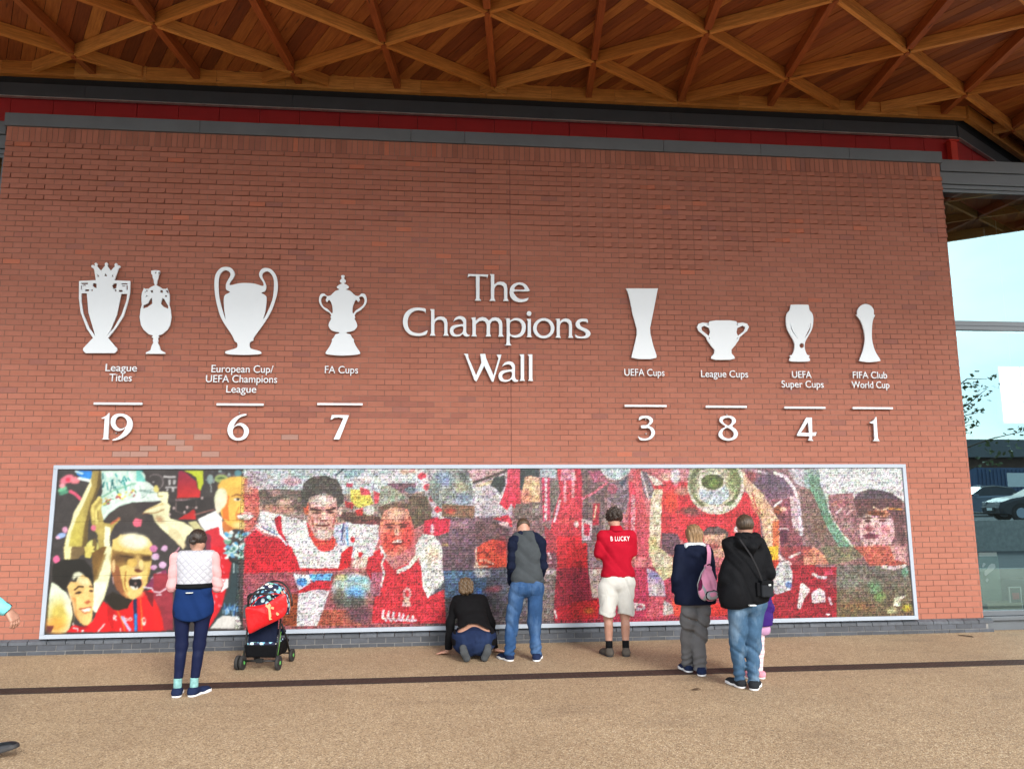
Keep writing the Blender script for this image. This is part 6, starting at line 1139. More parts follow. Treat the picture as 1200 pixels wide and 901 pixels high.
for S_, E_, W_, sg in ((LS, LE, LW, -1), (RS, RE, RW, 1)):
    nk = np.array([cx+sg*.07, .015, 1.445], f32)
    F.part('sleeve', lambda P: smax(U([chain(P, [S_+np.array([sg*.006, 0, .0], f32), E_, W_], [.064, .054, .042], .03), cap(P, nk, S_+np.array([sg*.006, 0, .012], f32), .050, .064)], .03)+folds(P, .004, 55, seed=2), -cap(P, W_+np.array([0, .04, -.03], f32), W_+np.array([0, .1, -.1], f32), .05), .01), np.minimum.reduce([S_, E_, W_, nk])-.11, np.maximum.reduce([S_, E_, W_, nk])+.11, .0095, M_NAVY)
def jeans(lh, rh, lk, rk, la_, ra_, top_z, hipz, cx, r=(.098, .074, .060), zb=.05, ph=0, amp=.006, hw=.085, hr=.118):
    def fn(P):
        d = cap(P, (cx-hw, 0, hipz), (cx+hw, 0, hipz), hr, hr, (1, .98, 1)); d = smin(d, cap(P, (cx-hw*.7, 0, top_z-.03), (cx+hw*.7, 0, top_z-.03), hr-.018), .05)
        for a, b, c in ((lh, lk, la_), (rh, rk, ra_)): d = smin(d, chain(P, [a, b, c], list(r), .03), .022)
        z = P[..., 2]; d = d+folds(P, amp, 26, (.5, 0, 1), ph)*np.clip(1.2-np.abs(z-.45)*2.2, .35, 1)+.006*np.sin(z*95+3*np.sin(P[..., 0]*20+ph))*np.clip((.26-z)/.15, 0, 1)
        return smax(smax(d, zb-z, .006), z-top_z, .008)
    return fn
F.part('jeans', jeans(lh, rh, lk, rk, la_, ra_, .93, .83, cx), (-.36, -.25, .0), (.42, .3, 1.0), .010, M_JEANS)
jf_ = jeans(lh, rh, lk, rk, la_, ra_, .93, .83, cx)
for sx in (-.078, .078): F.part('back_pocket', lambda P: np.maximum(np.maximum(jf_(P)-.0055, np.maximum(np.abs(P[..., 0]-cx-sx)-.052, np.abs(P[..., 2]-.805)-.058)), P[..., 1]), (cx+sx-.08, -.19, .7), (cx+sx+.08, .0, .9), .007, M_JEANS)
shoe(F, -28, (float(la_[0]), .0, 0), .28, M_NAVYSHOE, M_WSOLE); shoe(F, 18, (float(ra_[0]), -.06, 0), .28, M_NAVYSHOE, M_WSOLE)

# ---------------------------------------------------------------- man in the red polo and pale shorts
F = Fig('man with dark curly hair in a red polo shirt and off white cargo shorts', 723.5, 768, 93.8, 98.4, (1.975, -.99), radians(-2))
p = F.p; cx = float(p(724, 650)[0])
hc = p(721, 607, .05); loc, head, skull, HB = head_fn(hc, (-.15, .85, -.35), (0, .3, 1), .98)
LS, RS = p(706, 631, 0), p(739, 631, 0); LE, RE = p(703, 653, .03), p(741.5, 653, .03); LW, RW = p(709, 656, .25), p(735, 656, .25)
lh, rh = p(713, 690, 0), p(733, 690, 0); lk, rk = p(714, 723, .03), p(733.5, 723, .03); la_, ra_ = p(714.5, 757, -.01), p(733.5, 757, -.01)
def body(P):
    d = torso_fn(P, .95, 1.28, 1.46, .20, cx, .02, -.015, .08, .105, .10, .115)
    for a, b, c in ((lh, lk, la_), (rh, rk, ra_)):
        d = smin(d, chain(P, [a, b, c], [.085, .056, .038]), .03); m = b+(c-b)*.28; d = smin(d, cap(P, m+np.array([0, -.028, 0], f32), m+np.array([0, -.02, -.09], f32), .042, .036), .03)
    for a, b, c in ((LS, LE, LW), (RS, RE, RW)): d = smin(d, chain(P, [a, b, c], [.048, .042, .028]), .02)
    for w_, sx in ((LW, 1), (RW, -1)): d = smin(d, hand_fn(P, w_, (sx*.4, .9, .1), (0, .1, 1), (sx, 0, 0), .8), .01)
    return smin(smin(d, cap(P, (cx, .01, 1.44), hc-np.array([0, .02, .05], f32), .058, .052), .04), head(P), .03)
F.part('body', body, (-.4, -.22, .03), (.4, .5, 1.80), .0095, M_SKIN_R); eyes(F, hc, HB)
def curly(P):
    q = loc(P); d = skull(q, .026)+.013*np.sin(q[..., 0]*85+2*np.sin(q[..., 2]*60))*np.sin(q[..., 2]*80+q[..., 1]*60)+.005*np.sin(q[..., 0]*190)*np.sin(q[..., 2]*170)
    return smax(smax(d, q[..., 1]-.05-.4*q[..., 2], .02), -q[..., 2]-.062, .02)
F.part('hair', curly, hc-.16, hc+.16, .006, M_HAIR_BK)
M_REDP = fabric('red_polo_cotton', (.34, .006, .020), .08, bump=.2)
def polo(P):
    d = torso_fn(P, .96, 1.28, 1.465, .205, cx, .02, .010, .088, .108, .116, .126)
    for a, b in ((LS, LE), (RS, RE)): d = smin(d, cap(P, a, a+(b-a)*.80, .070, .064), .04)
    d = d+folds(P, .005, 26, (.4, 0, 1), 5); z = P[..., 2]; return smax(smax(d, .925-z, .008), z-1.49, .01)
F.part('polo_shirt', polo, (-.42, -.25, .88), (.42, .35, 1.54), .0105, M_REDP)
F.part('collar', lambda P: smax(smax(cap(P, (cx-.005, .0, 1.46), (cx-.012, .02, 1.55), .092, .066), 1.475-P[..., 2]-.0*P[..., 0], .01), P[..., 2]-1.545, .006), (-.2, -.2, 1.42), (.2, .2, 1.6), .008, M_REDP)
def text_on(parent, s_, w_, h_, loc_, mat, name='lettering', th=.0012, wrap=None):
    fc = bpy.data.curves.new('word', 'FONT'); fc.body = s_; fc.size = .1; fc.extrude = th; fc.offset = .0004; fc.space_character = 1.12
    tmp = bpy.data.objects.new('tmp', fc); COL.objects.link(tmp); dg = bpy.context.evaluated_depsgraph_get(); me = bpy.data.meshes.new_from_object(tmp.evaluated_get(dg)); bpy.data.objects.remove(tmp)
    co = np.empty(len(me.vertices)*3, np.float32); me.vertices.foreach_get('co', co); co = co.reshape(-1, 3); a = co.min(0); b = co.max(0)
    x = (co[:, 0]-(a[0]+b[0])/2)/(b[0]-a[0])*w_; z = (co[:, 1]-a[1])/(b[1]-a[1])*h_; y = -co[:, 2]
    if wrap is not None: y = y+wrap(x+loc_[0], z+loc_[2])
    me.vertices.foreach_set('co', np.stack([x, y, z], -1).astype(np.float32).ravel()); me.update(); me.materials.clear(); me.materials.append(mat); return link(name, me, parent, None, loc_)
def surf_y(fn, x, z):
    ys = np.linspace(-.3, 0, 301, dtype=f32); P = np.stack([np.repeat(np.asarray(x, f32)[:, None], 301, 1), np.repeat(ys[None], len(x), 0), np.repeat(np.asarray(z, f32)[:, None], 301, 1)], -1); D = fn(P); return ys[np.argmax(D < 0, axis=1)]
M_WPRINT = pm('white_shirt_print', (.72, .72, .74), .6)
text_on(F.t, 'B LUCKY', .235, .055, (cx+.022, 0, 1.362), M_WPRINT, wrap=lambda x, z: surf_y(polo, x, z)-.0035)
M_SHORT = fabric('stone_cotton', (.56, .56, .53), .06, bump=.4)
def shorts(P):
    d = cap(P, (cx-.085, 0, .86), (cx+.085, 0, .86), .118, .118, (1, .98, 1)); d = smin(d, cap(P, (cx-.06, 0, .93), (cx+.06, 0, .93), .108), .05)
    for a, b, sg in ((lh, lk, -1), (rh, rk, 1)):
        d = smin(d, chain(P, [a, b-np.array([-sg*.004, .02, .02], f32)], [.108, .092], .03), .02); m = a+(b-a)*.55+np.array([sg*.085, 0, 0], f32); d = smin(d, cap(P, m, m-np.array([0, 0, .10], f32), .036, .036, (.7, 1.2, 1)), .012)
    z = P[..., 2]; d = d+folds(P, .006, 26, (.8, 0, .8), 7); return smax(smax(d, .475-z+.02*np.sin(P[..., 0]*20), .006), z-.945, .008)
F.part('cargo_shorts', shorts, (-.4, -.25, .42), (.42, .25, 1.0), .010, M_SHORT)
for a_ in (la_, ra_): F.part('sock', lambda P: smax(cap(P, a_-np.array([0, 0, .06], f32), a_+np.array([0, 0, .09], f32), .042, .042), np.abs(P[..., 2]-.13)-.055, .004), (float(a_[0])-.07, -.08, .05), (float(a_[0])+.07, .07, .2), .008, M_BLACK)
shoe(F, -12, (float(la_[0]), -.02, 0), .29, M_GREYSHOE, M_BSOLE, .1, .05); shoe(F, 12, (float(ra_[0]), -.02, 0), .29, M_GREYSHOE, M_BSOLE, .1, .05)

# ---------------------------------------------------------------- woman in the navy coat
F = Fig('woman with long fair hair in a navy coat and grey trousers', 818, 788, 104, 110.8, (2.60, -2.08), radians(3))
p = F.p; cx = float(p(813, 670)[0])
hc = p(814, 625, .03); loc, head, skull, HB = head_fn(hc, (0, 1, -.12), (0, .1, 1), .93)
LS, RS = p(797, 648, 0), p(830, 648, 0); LE, RE = p(793, 677, -.01), p(834, 677, .02); LW, RW = p(794, 694, .05), p(829, 690, .22)
lh, rh = p(808, 715, 0), p(823, 715, 0); lk, rk = p(810, 748, .10), p(820, 750, .02); la_, ra_ = p(813.5, 779, .17), p(820.5, 783, .0)
def body(P):
    d = torso_fn(P, .88, 1.18, 1.32, .165, cx, .0, -.012, .075, .10, .085, .105)
    for a, b, c in ((lh, lk, la_), (rh, rk, ra_)): d = smin(d, chain(P, [a, b, c], [.08, .052, .036]), .03)
    for a, b, c in ((LS, LE, LW), (RS, RE, RW)): d = smin(d, chain(P, [a, b, c], [.04, .034, .024]), .02)
    d = smin(d, hand_fn(P, LW, (0, .25, -1), (-1, 0, 0), (0, 1, .2), .5, .92), .01); d = smin(d, hand_fn(P, RW, (-.5, .9, .1), (0, .1, 1), (-1, 0, 0), .8, .92), .01)
    return smin(smin(d, cap(P, (cx, .0, 1.32), hc-np.array([0, .015, .05], f32), .046), .03), head(P), .02)
F.part('body', body, (-.4, -.22, .03), (.35, .45, 1.64), .0095, M_SKIN); eyes(F, hc, HB, .93)
def longhair(P):
    q = loc(P); d = skull(q, .016); d = U([d, cap(q, (-.02, -.045, .0), (-.03, -.055, -.15), .075, .058, (1, .7, 1)), cap(q, (.03, -.04, .0), (.038, -.05, -.14), .07, .050, (1, .7, 1))], .03)+.005*np.sin(q[..., 0]*170+q[..., 2]*18)+.003*np.sin(q[..., 0]*330)
    return smax(smax(d, q[..., 1]-.05, .02), -q[..., 2]-.175+.03*np.sin(q[..., 0]*75+1), .01)*.93
F.part('hair', longhair, hc-np.array([.14, .16, .22], f32), hc+np.array([.14, .14, .14], f32), .006, M_HAIR_LB)
def coat(P):
    z = P[..., 2]; d = torso_fn(P, .86, 1.18, 1.335, .175, cx, .0, .026, .088, .108, .108, .118); d = smin(d, cap(P, (cx-.10, 0, .78), (cx+.10, 0, .78), .125, .125, (1, .95, 1)), .06)
    for a, b, c in ((LS, LE, LW), (RS, RE, RW)): d = smin(d, chain(P, [a, b, c], [.064, .058, .046], .03), .03)
    d = smin(d, cap(P, (cx-.07, -.10, 1.31), (cx+.07, -.10, 1.31), .052, .052, (1, .8, 1.1)), .03); d = smin(d, cap(P, (cx, -.115, 1.26), (cx, -.11, 1.20), .05, .03), .03)
    d = d+folds(P, .005, 22, (.5, 0, 1), 9); d = smax(d, -cap(P, LW+np.array([0, .0, -.02], f32), LW+np.array([0, .03, -.1], f32), .05), .01); return smax(smax(d, .735-z, .008), z-1.375, .01)
F.part('coat', coat, (-.42, -.27, .70), (.40, .36, 1.42), .0105, M_NAVY)
F.part('hood_lining', lambda P: smax(cap(P, (cx-.07, -.055, 1.352), (cx+.07, -.055, 1.352), .060, .060, (1, 1, .72))+.002*np.sin(P[..., 0]*190), -cap(P, (cx, -.03, 1.42), (cx, .0, 1.40), .045), .01), (cx-.17, -.16, 1.28), (cx+.17, .05, 1.43), .007, fabric('grey_striped_fleece', (.55, .60, .64), .2, scale=40))
M_GTR = fabric('grey_walking_trousers', (.115, .115, .12), .08, bump=.35)
F.part('trousers', jeans(lh, rh, lk, rk, la_, ra_, .90, .80, cx+.01, (.092, .070, .066), .045, 4, .007, .075, .11), (-.36, -.25, .0), (.4, .35, .95), .010, M_GTR)
shoe(F, -4, (float(la_[0]), .16, 0), .26, M_NAVYSHOE, M_WSOLE); shoe(F, 22, (float(ra_[0])+.0, -.04, 0), .27, M_NAVYSHOE, M_WSOLE, .09)
# her backpack: a thing of its own, hung from the right shoulder
bp_w = F.t.location; M_PK = fabric('pink_nylon', (.74, .30, .46), .1, .6); M_GY = fabric('silver_grey_nylon', (.36, .37, .40), .1, .5); M_MAR = fabric('maroon_mesh_pocket', (.16, .02, .07), .3, scale=30)
bk = thing('backpack', 'small pink and silver grey backpack on the woman in the navy coat', 'backpack', (bp_w[0]+.105, bp_w[1]-.16, .79), radians(3))
def bpart(nm, fn, mat, lo=(-.2, -.2, -.05), hi=(.2, .2, .7), h=.008): V, Q = surfnet(fn, lo, hi, h); return link(nm, np_mesh(nm, V, Q, True), bk, mat)
bpart('main_pouch', lambda P: U([cap(P, (-.02, 0, .09), (.02, 0, .09), .088, .088, (1, .72, 1)), cap(P, (0, .005, .20), (-.005, .012, .34), .08, .038, (1, .65, 1))], .05)+folds(P, .004, 40, (1, 0, .4), 3), M_PK)
bpart('side_panel', lambda P: smax(U([cap(P, (-.028, .004, .085), (.028, .004, .085), .090, .090, (1, .74, 1)), cap(P, (0, .012, .20), (-.005, .02, .30), .086, .048, (1, .6, 1))], .05), -(np.abs(P[..., 0]+.004)-.038), .01), M_GY)
bpart('front_pocket', lambda P: cap(P, (-.015, -.060, .06), (.030, -.060, .065), .050, .050, (1, .5, 1)), M_GY)
bpart('pocket_piping', lambda P: smax(cap(P, (-.015, -.060, .06), (.030, -.060, .065), .055, .055, (1, .38, 1)), P[..., 1]+.062, .003), M_BLACK)
bpart('pocket_flap', lambda P: cap(P, (-.005, -.078, .068), (.03, -.076, .072), .028, .028, (1, .4, 1)), M_PK)
bpart('mesh_pocket', lambda P: cap(P, (-.09, .0, .12), (-.085, .01, .20), .032, .026), M_MAR)
MB().tube([(-.005, -.01, .34), (.01, -.012, .40), (.02, -.005, .50), (.03, .04, .575), (.035, .10, .57)], [.014]*5, 8).build('shoulder_strap', M_PK, bk, True)
q = MB()
for i, (za, zb) in enumerate(((.33, .36),)): q.box(-.03, .02, -.055, -.045, za, zb)
sp_ = [(-.012, -.028, .345), (.0, -.035, .42), (.012, -.025, .50), (.024, .02, .562)]
for a, b in zip(sp_[:-1], sp_[1:]): q.beam(a, b, .042, .006, (0, -1, .2))
q.build('wide_strap', M_PK, bk)
MB().tube([(-.03, -.01, .36), (-.09, -.02, .28), (-.125, .0, .17), (-.11, .02, .08)], .006, 6).build('webbing', M_GY, bk, True)
MB().tube([(-.02, -.03, .372), (.0, -.05, .385), (.02, -.03, .372)], .006, 6).build('grab_loop', M_BLACK, bk, True)

# ---------------------------------------------------------------- man in the black jacket
F = Fig('man with short brown hair in a black hooded jacket and faded blue jeans', 876, 804, 112.4, 120.4, (2.90, -2.72), radians(6))
p = F.p; cx = float(p(872, 680)[0])
hc = p(873.5, 613, .04); loc, head, skull, HB = head_fn(hc, (.25, 1, -.15), (0, .12, 1), .98)
LS, RS = p(856, 641, 0), p(889, 641, 0); LE, RE = p(849, 676, .0), p(899, 670, -.02); LW, RW = p(853, 694, .18), p(889, 690, .20)
lh, rh = p(862, 715, 0), p(883, 715, 0); lk, rk = p(864, 755, .04), p(882, 757, .03); la_, ra_ = p(869, 794, .07), p(880, 799, -.02)
def body(P):
    d = torso_fn(P, .92, 1.24, 1.42, .19, cx, .0, -.012, .085, .11, .10, .12)
    for a, b, c in ((lh, lk, la_), (rh, rk, ra_)): d = smin(d, chain(P, [a, b, c], [.085, .058, .040]), .03)
    for a, b, c in ((LS, LE, LW), (RS, RE, RW)): d = smin(d, chain(P, [a, b, c], [.045, .040, .027]), .02)
    for w_, sx in ((LW, 1), (RW, -1)): d = smin(d, hand_fn(P, w_, (sx*.5, .8, -.1), (0, .3, 1), (sx, 0, .2), .8), .01)
    return smin(smin(d, cap(P, (cx, .0, 1.40), hc-np.array([0, .015, .05], f32), .060, .055), .03), head(P), .025)
F.part('body', body, (-.42, -.22, .03), (.42, .45, 1.78), .0095, M_SKIN_R); eyes(F, hc, HB)
F.part('hair', lambda P: smax(smax(skull(loc(P), .012)+.002*np.sin(P[..., 0]*300), loc(P)[..., 1]-.06, .01), -loc(P)[..., 2]-.045, .015), hc-.14, hc+.14, .006, M_HAIR_BR)
def jacket(P):
    z = P[..., 2]; d = torso_fn(P, .92, 1.22, 1.43, .20, cx, .0, .028, .095, .115, .128, .132); d = smin(d, cap(P, (cx-.16, -.01, .86), (cx+.10, 0, .90), .125, .125, (1, .95, 1)), .07); d = smin(d, cap(P, (cx-.10, -.02, 1.1), (cx-.155, -.02, .80), .115, .10), .06)
    for a, b, c in ((LS, LE, LW), (RS, RE, RW)): d = smin(d, chain(P, [a, b, c], [.070, .066, .052], .03), .02)
    d = smin(d, cap(P, (cx-.08, -.10, 1.42), (cx+.09, -.10, 1.415), .060, .060, (1, .85, 1)), .03); d = smin(d, cap(P, (cx, -.135, 1.38), (cx+.01, -.125, 1.30), .055, .03), .03); d = smin(d, cap(P, (cx+.15, -.02, 1.44), (cx+.17, .0, 1.42), .05), .03)
    d = d+folds(P, .008, 18, (.6, 0, 1), 4)+.003*np.sin(P[..., 0]*26+z*4); hem = .795-.06*np.clip((cx+.05-P[..., 0])*3, -1, .6)+.02; return smax(smax(d, hem-z, .008), z-1.49, .01)
F.part('jacket', jacket, (-.48, -.28, .70), (.45, .36, 1.54), .0105, M_BLACK)
F.part('hood', lambda P: smax(cap(P, (cx-.075, -.075, 1.475), (cx+.085, -.07, 1.475), .062, .062, (1, 1, .8))+folds(P, .005, 50, (1, 0, 1), 2), -cap(P, hc-np.array([0, .0, .08], f32), hc, .075), .01), (cx-.2, -.2, 1.36), (cx+.24, .06, 1.58), .008, M_BLACK)
F.part('reflective_tab', lambda P: np.maximum(np.maximum(np.abs(P[..., 0]-cx+.03)-.035, np.abs(P[..., 2]-.822)-.006), np.abs(P[..., 1]+.163)-.02), (cx-.12, -.2, .79), (cx+.1, -.1, .85), .004, M_WHITE)
F.part('jeans', jeans(lh, rh, lk, rk, la_, ra_, .92, .82, cx+.01, (.096, .072, .050), .035, 6, .006, .085, .118), (-.4, -.28, .0), (.45, .35, 1.0), .010, M_JEANS2)
shoe(F, -5, (float(la_[0]), .06, 0), .29, M_BLKSHOE, M_WSOLE); shoe(F, 38, (float(ra_[0])-.01, -.05, 0), .29, M_BLKSHOE, M_WSOLE)
jw = F.t.location; cb = thing('camera_bag', 'small black camera bag hanging at the hip of the man in the black jacket', 'bag', (jw[0]+.165, jw[1]-.135, .90), radians(6))
MB().box(-.065, .065, -.05, .05, 0, .15).build('pouch', M_BLKSHOE, cb, bevel=.014); MB().box(-.067, .067, -.055, .052, .115, .16).build('lid', M_BLACK, cb, bevel=.012); MB().box(-.105, -.068, -.03, .03, .01, .14).build('side_pocket', M_BLACK, cb, bevel=.008); MB().box(.005, .03, -.060, -.0555, .11, .125).build('badge', M_WHITE, cb)
q = MB(); sp_ = [(-.04, -.02, .155), (-.10, -.055, .27), (-.17, -.07, .40), (-.235, -.06, .50), (-.26, -.02, .565)]
for a, b in zip(sp_[:-1], sp_[1:]): q.beam(a, b, .018, .004, (0, -1, .3))
q.build('strap', fabric('strap_webbing', (.02, .02, .022)), cb)

# ---------------------------------------------------------------- child in purple beyond the man
F = Fig('small child in a purple jacket, mostly hidden by the man in black', 889, 793, 105.8, 114, (3.215, -2.30), radians(8))
p = F.p; cx = float(p(883, 720)[0])
hc = p(880, 672, .02); loc, head, skull, HB = head_fn(hc, (.1, 1, 0), (0, 0, 1), .86)
LS, RS = p(873, 697, 0), p(892, 697, 0); LE, RE = p(869, 716, .02), p(899, 714, .0); LW, RW = p(872, 722, .12), p(899.5, 731, .03)
lh, rh = p(876, 738, 0), p(886, 738, 0); lk, rk = p(875, 763, .01), p(887, 763, .01); la_, ra_ = p(874, 786, 0), p(886, 786, 0)
def body(P):
    d = torso_fn(P, .56, .76, .87, .12, cx, 0, -.01, .045, .075, .065, .075)
    for a, b, c in ((lh, lk, la_), (rh, rk, ra_)): d = smin(d, chain(P, [a, b, c], [.05, .036, .028]), .02)
    for a, b, c in ((LS, LE, LW), (RS, RE, RW)): d = smin(d, chain(P, [a, b, c], [.028, .025, .019]), .02)
    d = smin(d, hand_fn(P, RW, (.05, .2, -1), (1, 0, 0), (0, 1, .2), .7, .66), .008); d = smin(d, hand_fn(P, LW, (.4, 1, 0), (0, 0, 1), (1, 0, 0), .7, .66), .008)
    return smin(smin(d, cap(P, (cx, 0, .86), hc-np.array([0, .01, .04], f32), .036), .02), head(P), .02)
F.part('body', body, (-.3, -.2, .03), (.3, .3, 1.22), .009, M_SKIN); eyes(F, hc, HB, .86)
F.part('hair', lambda P: smax(smax(U([skull(loc(P), .014), cap(loc(P), (0, -.05, 0), (0, -.06, -.16), .07, .045)], .03)+.003*np.sin(P[..., 0]*260), loc(P)[..., 1]-.05, .02), -loc(P)[..., 2]-.17, .01)*.86, hc-np.array([.13, .14, .2], f32), hc+.13, .007, M_HAIR_BL)
M_PUR = fabric('purple_shell', (.035, .012, .13), .1, .5, .3); M_LIL = fabric('lilac_cotton', (.45, .26, .42), .1)
def cj(P):
    z = P[..., 2]; d = torso_fn(P, .56, .76, .875, .13, cx, 0, .018, .055, .08, .08, .085)
    for a, b, c in ((LS, LE, LW), (RS, RE, RW)): d = smin(d, chain(P, [a, b, c], [.045, .043, .036], .03), .02)
    d = smax(d, -cap(P, RW+np.array([0, 0, -.02], f32), RW+np.array([0, 0, -.1], f32), .04), .01)
    return smax(smax(d+folds(P, .004, 40, seed=2), .535-z, .006), z-.915, .008)
F.part('jacket', cj, (-.3, -.2, .5), (.3, .3, .97), .009, M_PUR)
F.part('tunic', lambda P: smax(smax(cap(P, (cx-.05, 0, .50), (cx+.05, 0, .50), .085)+folds(P, .004, 40, (1, 0, 0)), .44-P[..., 2], .006), P[..., 2]-.56, .006), (-.25, -.15, .4), (.25, .15, .6), .009, M_LIL)
t = NT('pink_striped_knit'); v = t.coords(); wv = t.n('ShaderNodeTexWave'); wv.bands_direction = 'Z'; wv.inputs['Scale'].default_value = 7; wv.inputs['Distortion'].default_value = 2; t.l(v, wv.inputs['Vector']); t.col(t.ramp(wv.outputs['Fac'], [(.55, (.62, .58, .60)), (.85, (.62, .40, .46))])); t.rough(.85)
F.part('leggings', lambda P: smax(smax(U([cap(P, (cx-.045, 0, .50), (cx+.045, 0, .50), .07), chain(P, [lh, lk, la_], [.058, .044, .034]), chain(P, [rh, rk, ra_], [.058, .044, .034])], .02), .07-P[..., 2], .004), P[..., 2]-.56, .01), (-.25, -.15, .03), (.25, .15, .6), .008, t.m)
shoe(F, -5, (float(la_[0]), -.01, 0), .20, M_PINKSHOE, M_WSOLE, .075, .036); shoe(F, -8, (float(ra_[0]), -.01, 0), .20, M_PINKSHOE, M_WSOLE, .075, .036)

# ---------------------------------------------------------------- kneeling woman
F = Fig('woman kneeling with both hands on the ground, black cardigan riding up over dark jeans', 556, 772, 97.6, 102, (.255, -.98), 0)
cx = -.02
hc = np.array([-.085, .50, .775], f32); loc, head, skull, HB = head_fn(hc, (-.05, .8, -.6), (0, .6, .8), .93)
LS, RS = np.array([-.20, .40, .62], f32), np.array([.12, .40, .62], f32); LE, RE = np.array([-.27, .36, .36], f32), np.array([.215, .36, .36], f32); LW, RW = np.array([-.30, .32, .07], f32), np.array([.265, .34, .07], f32)
spine = [(.0, .05, .24), (-.01, .20, .40), (-.03, .35, .56), (-.04, .42, .64)]
lk, rk = np.array([-.10, .42, .09], f32), np.array([.09, .42, .09], f32); la_, ra_ = np.array([-.065, -.02, .10], f32), np.array([.085, -.02, .10], f32)
def ktorso(P, g=0.0):
    return U([cap(P, (-.10, .03, .23), (.10, .03, .23), .15+g, .15+g, (1, .95, 1)), cap(P, (-.055, .18, .39), (.045, .18, .39), .125+g, .125+g), cap(P, (-.09, .32, .53), (.03, .32, .53), .12+g, .12+g, (1, .85, 1)), cap(P, (-.15, .40, .62), (.08, .40, .62), .062+g, .062+g)], .09)
def body(P):
    d = ktorso(P, -.012)
    for sx, k_, a in ((-1, lk, la_), (1, rk, ra_)): d = smin(d, chain(P, [(sx*.10, .08, .22), k_, a], [.09, .062, .042]), .03)
    for a, b, c in ((LS, LE, LW), (RS, RE, RW)): d = smin(d, chain(P, [a, b, c], [.042, .036, .026]), .02)
    d = smin(d, hand_fn(P, LW+np.array([-.01, .0, -.035], f32), (-.95, .12, -.12), (0, 0, 1), (.2, 1, 0), .18), .012); d = smin(d, hand_fn(P, RW+np.array([.01, 0, -.035], f32), (.95, .2, -.12), (0, 0, 1), (-.2, 1, 0), .18), .012)
    return smin(smin(d, cap(P, (-.045, .42, .63), hc-np.array([0, .02, .05], f32), .045), .03), head(P), .02)
F.part('body', body, (-.55, -.22, .0), (.5, .75, .92), .0085, M_SKIN); eyes(F, hc, HB, .93)
def khair(P):
    q = loc(P); d = skull(q, .018); d = U([d, cap(q, (-.03, -.06, .02), (-.05, -.085, -.10), .07, .05), cap(q, (.03, -.06, .02), (.05, -.085, -.09), .07, .05), cap(q, (0, -.06, -.02), (0, -.10, -.13), .06, .04)], .03)+.011*np.sin(q[..., 0]*110+q[..., 2]*40)*np.sin(q[..., 2]*55+1)+.004*np.sin(q[..., 0]*260)
    return smax(d, q[..., 1]-.05, .02)*.93
F.part('hair', khair, hc-np.array([.16, .22, .2], f32), hc+.15, .0065, M_HAIR_BL)
M_CARD = fabric('black_knit', (.006, .006, .007), .2, .9, .4)
def card(P):
    d = ktorso(P, .014)
    for a, b, c in ((LS, LE, LW), (RS, RE, RW)): d = smin(d, chain(P, [a, b, c], [.062, .054, .042], .03), .03)
    d = d+folds(P, .0025, 30, (.6, .5, 1), 3)-.004; hem = .372+.045*np.cos((P[..., 0]+.01)*9)-.0*P[..., 1]
    tor = np.where((np.abs(P[..., 0]+.01) < .205), hem-(P[..., 2]-.22*(P[..., 1]-.05)), .06-P[..., 2]); return smax(d, tor, .008)
F.part('cardigan', card, (-.45, -.2, .02), (.42, .6, .75), .0095, M_CARD)
def kj(P):
    d = U([cap(P, (-.10, .03, .23), (.10, .03, .23), .165, .165, (1, .95, 1)), cap(P, (-.075, .0, .20), (-.07, .0, .20), .14), cap(P, (.075, .0, .20), (.07, .0, .20), .14)], .05)
    for sx, k_, a in ((-1, lk, la_), (1, rk, ra_)): d = smin(d, chain(P, [(sx*.105, .10, .22), k_, a], [.11, .08, .055]), .03)
    d = d+folds(P, .005, 24, (.3, 0, 1), 2); z = P[..., 2]-.22*(P[..., 1]-.05); top_ = .345+.035*np.cos(P[..., 0]*10)
    d = smax(d, -cap(P, (0, -.17, .36), (0, -.13, .20), .006, .004), .01); return smax(smax(d, z-top_, .008), .008-P[..., 2], .006)
F.part('jeans', kj, (-.36, -.24, -.01), (.36, .6, .45), .0095, M_DJEANS)
M_KS = fabric('grey_sole_shoe', (.028, .032, .036))
for sx, a, rt in ((-1, la_, .35), (1, ra_, -.35)):
    def ks(P): return U([cap(P, (sx*.055, -.12, .155), (sx*.045, -.15, .11), .045, .04, (1, .7, 1)), cap(P, (sx*.045, -.15, .11), (sx*.015, -.135, .045), .042, .045, (1, .7, 1))], .03)
    e_ = empty('shoe', (float(a[0])+sx*.015, 0, 0)); e_.parent = F.t
    V, Q = surfnet(ks, (-.16, -.24, .0), (.16, -.04, .25), .007); link('upper', np_mesh('upper', V, Q, True), e_, M_KS)
    V, Q = surfnet(lambda P: smax(ks(P-np.array([0, -.014, 0], f32)), -ks(P-np.array([0, .004, 0], f32)), .003), (-.16, -.24, .0), (.16, -.04, .25), .007); link('sole', np_mesh('sole', V, Q, True), e_, fabric('worn_sole', (.055, .06, .065)) if sx < 0 else bpy.data.materials['worn_sole'])

# ---------------------------------------------------------------- walker entering at the left edge
F = Fig('walker entering at the edge, showing one hand, a pale blue cuff and a black shoe', 0, 0, 1, 1, (-3.935, -3.95), radians(-90))
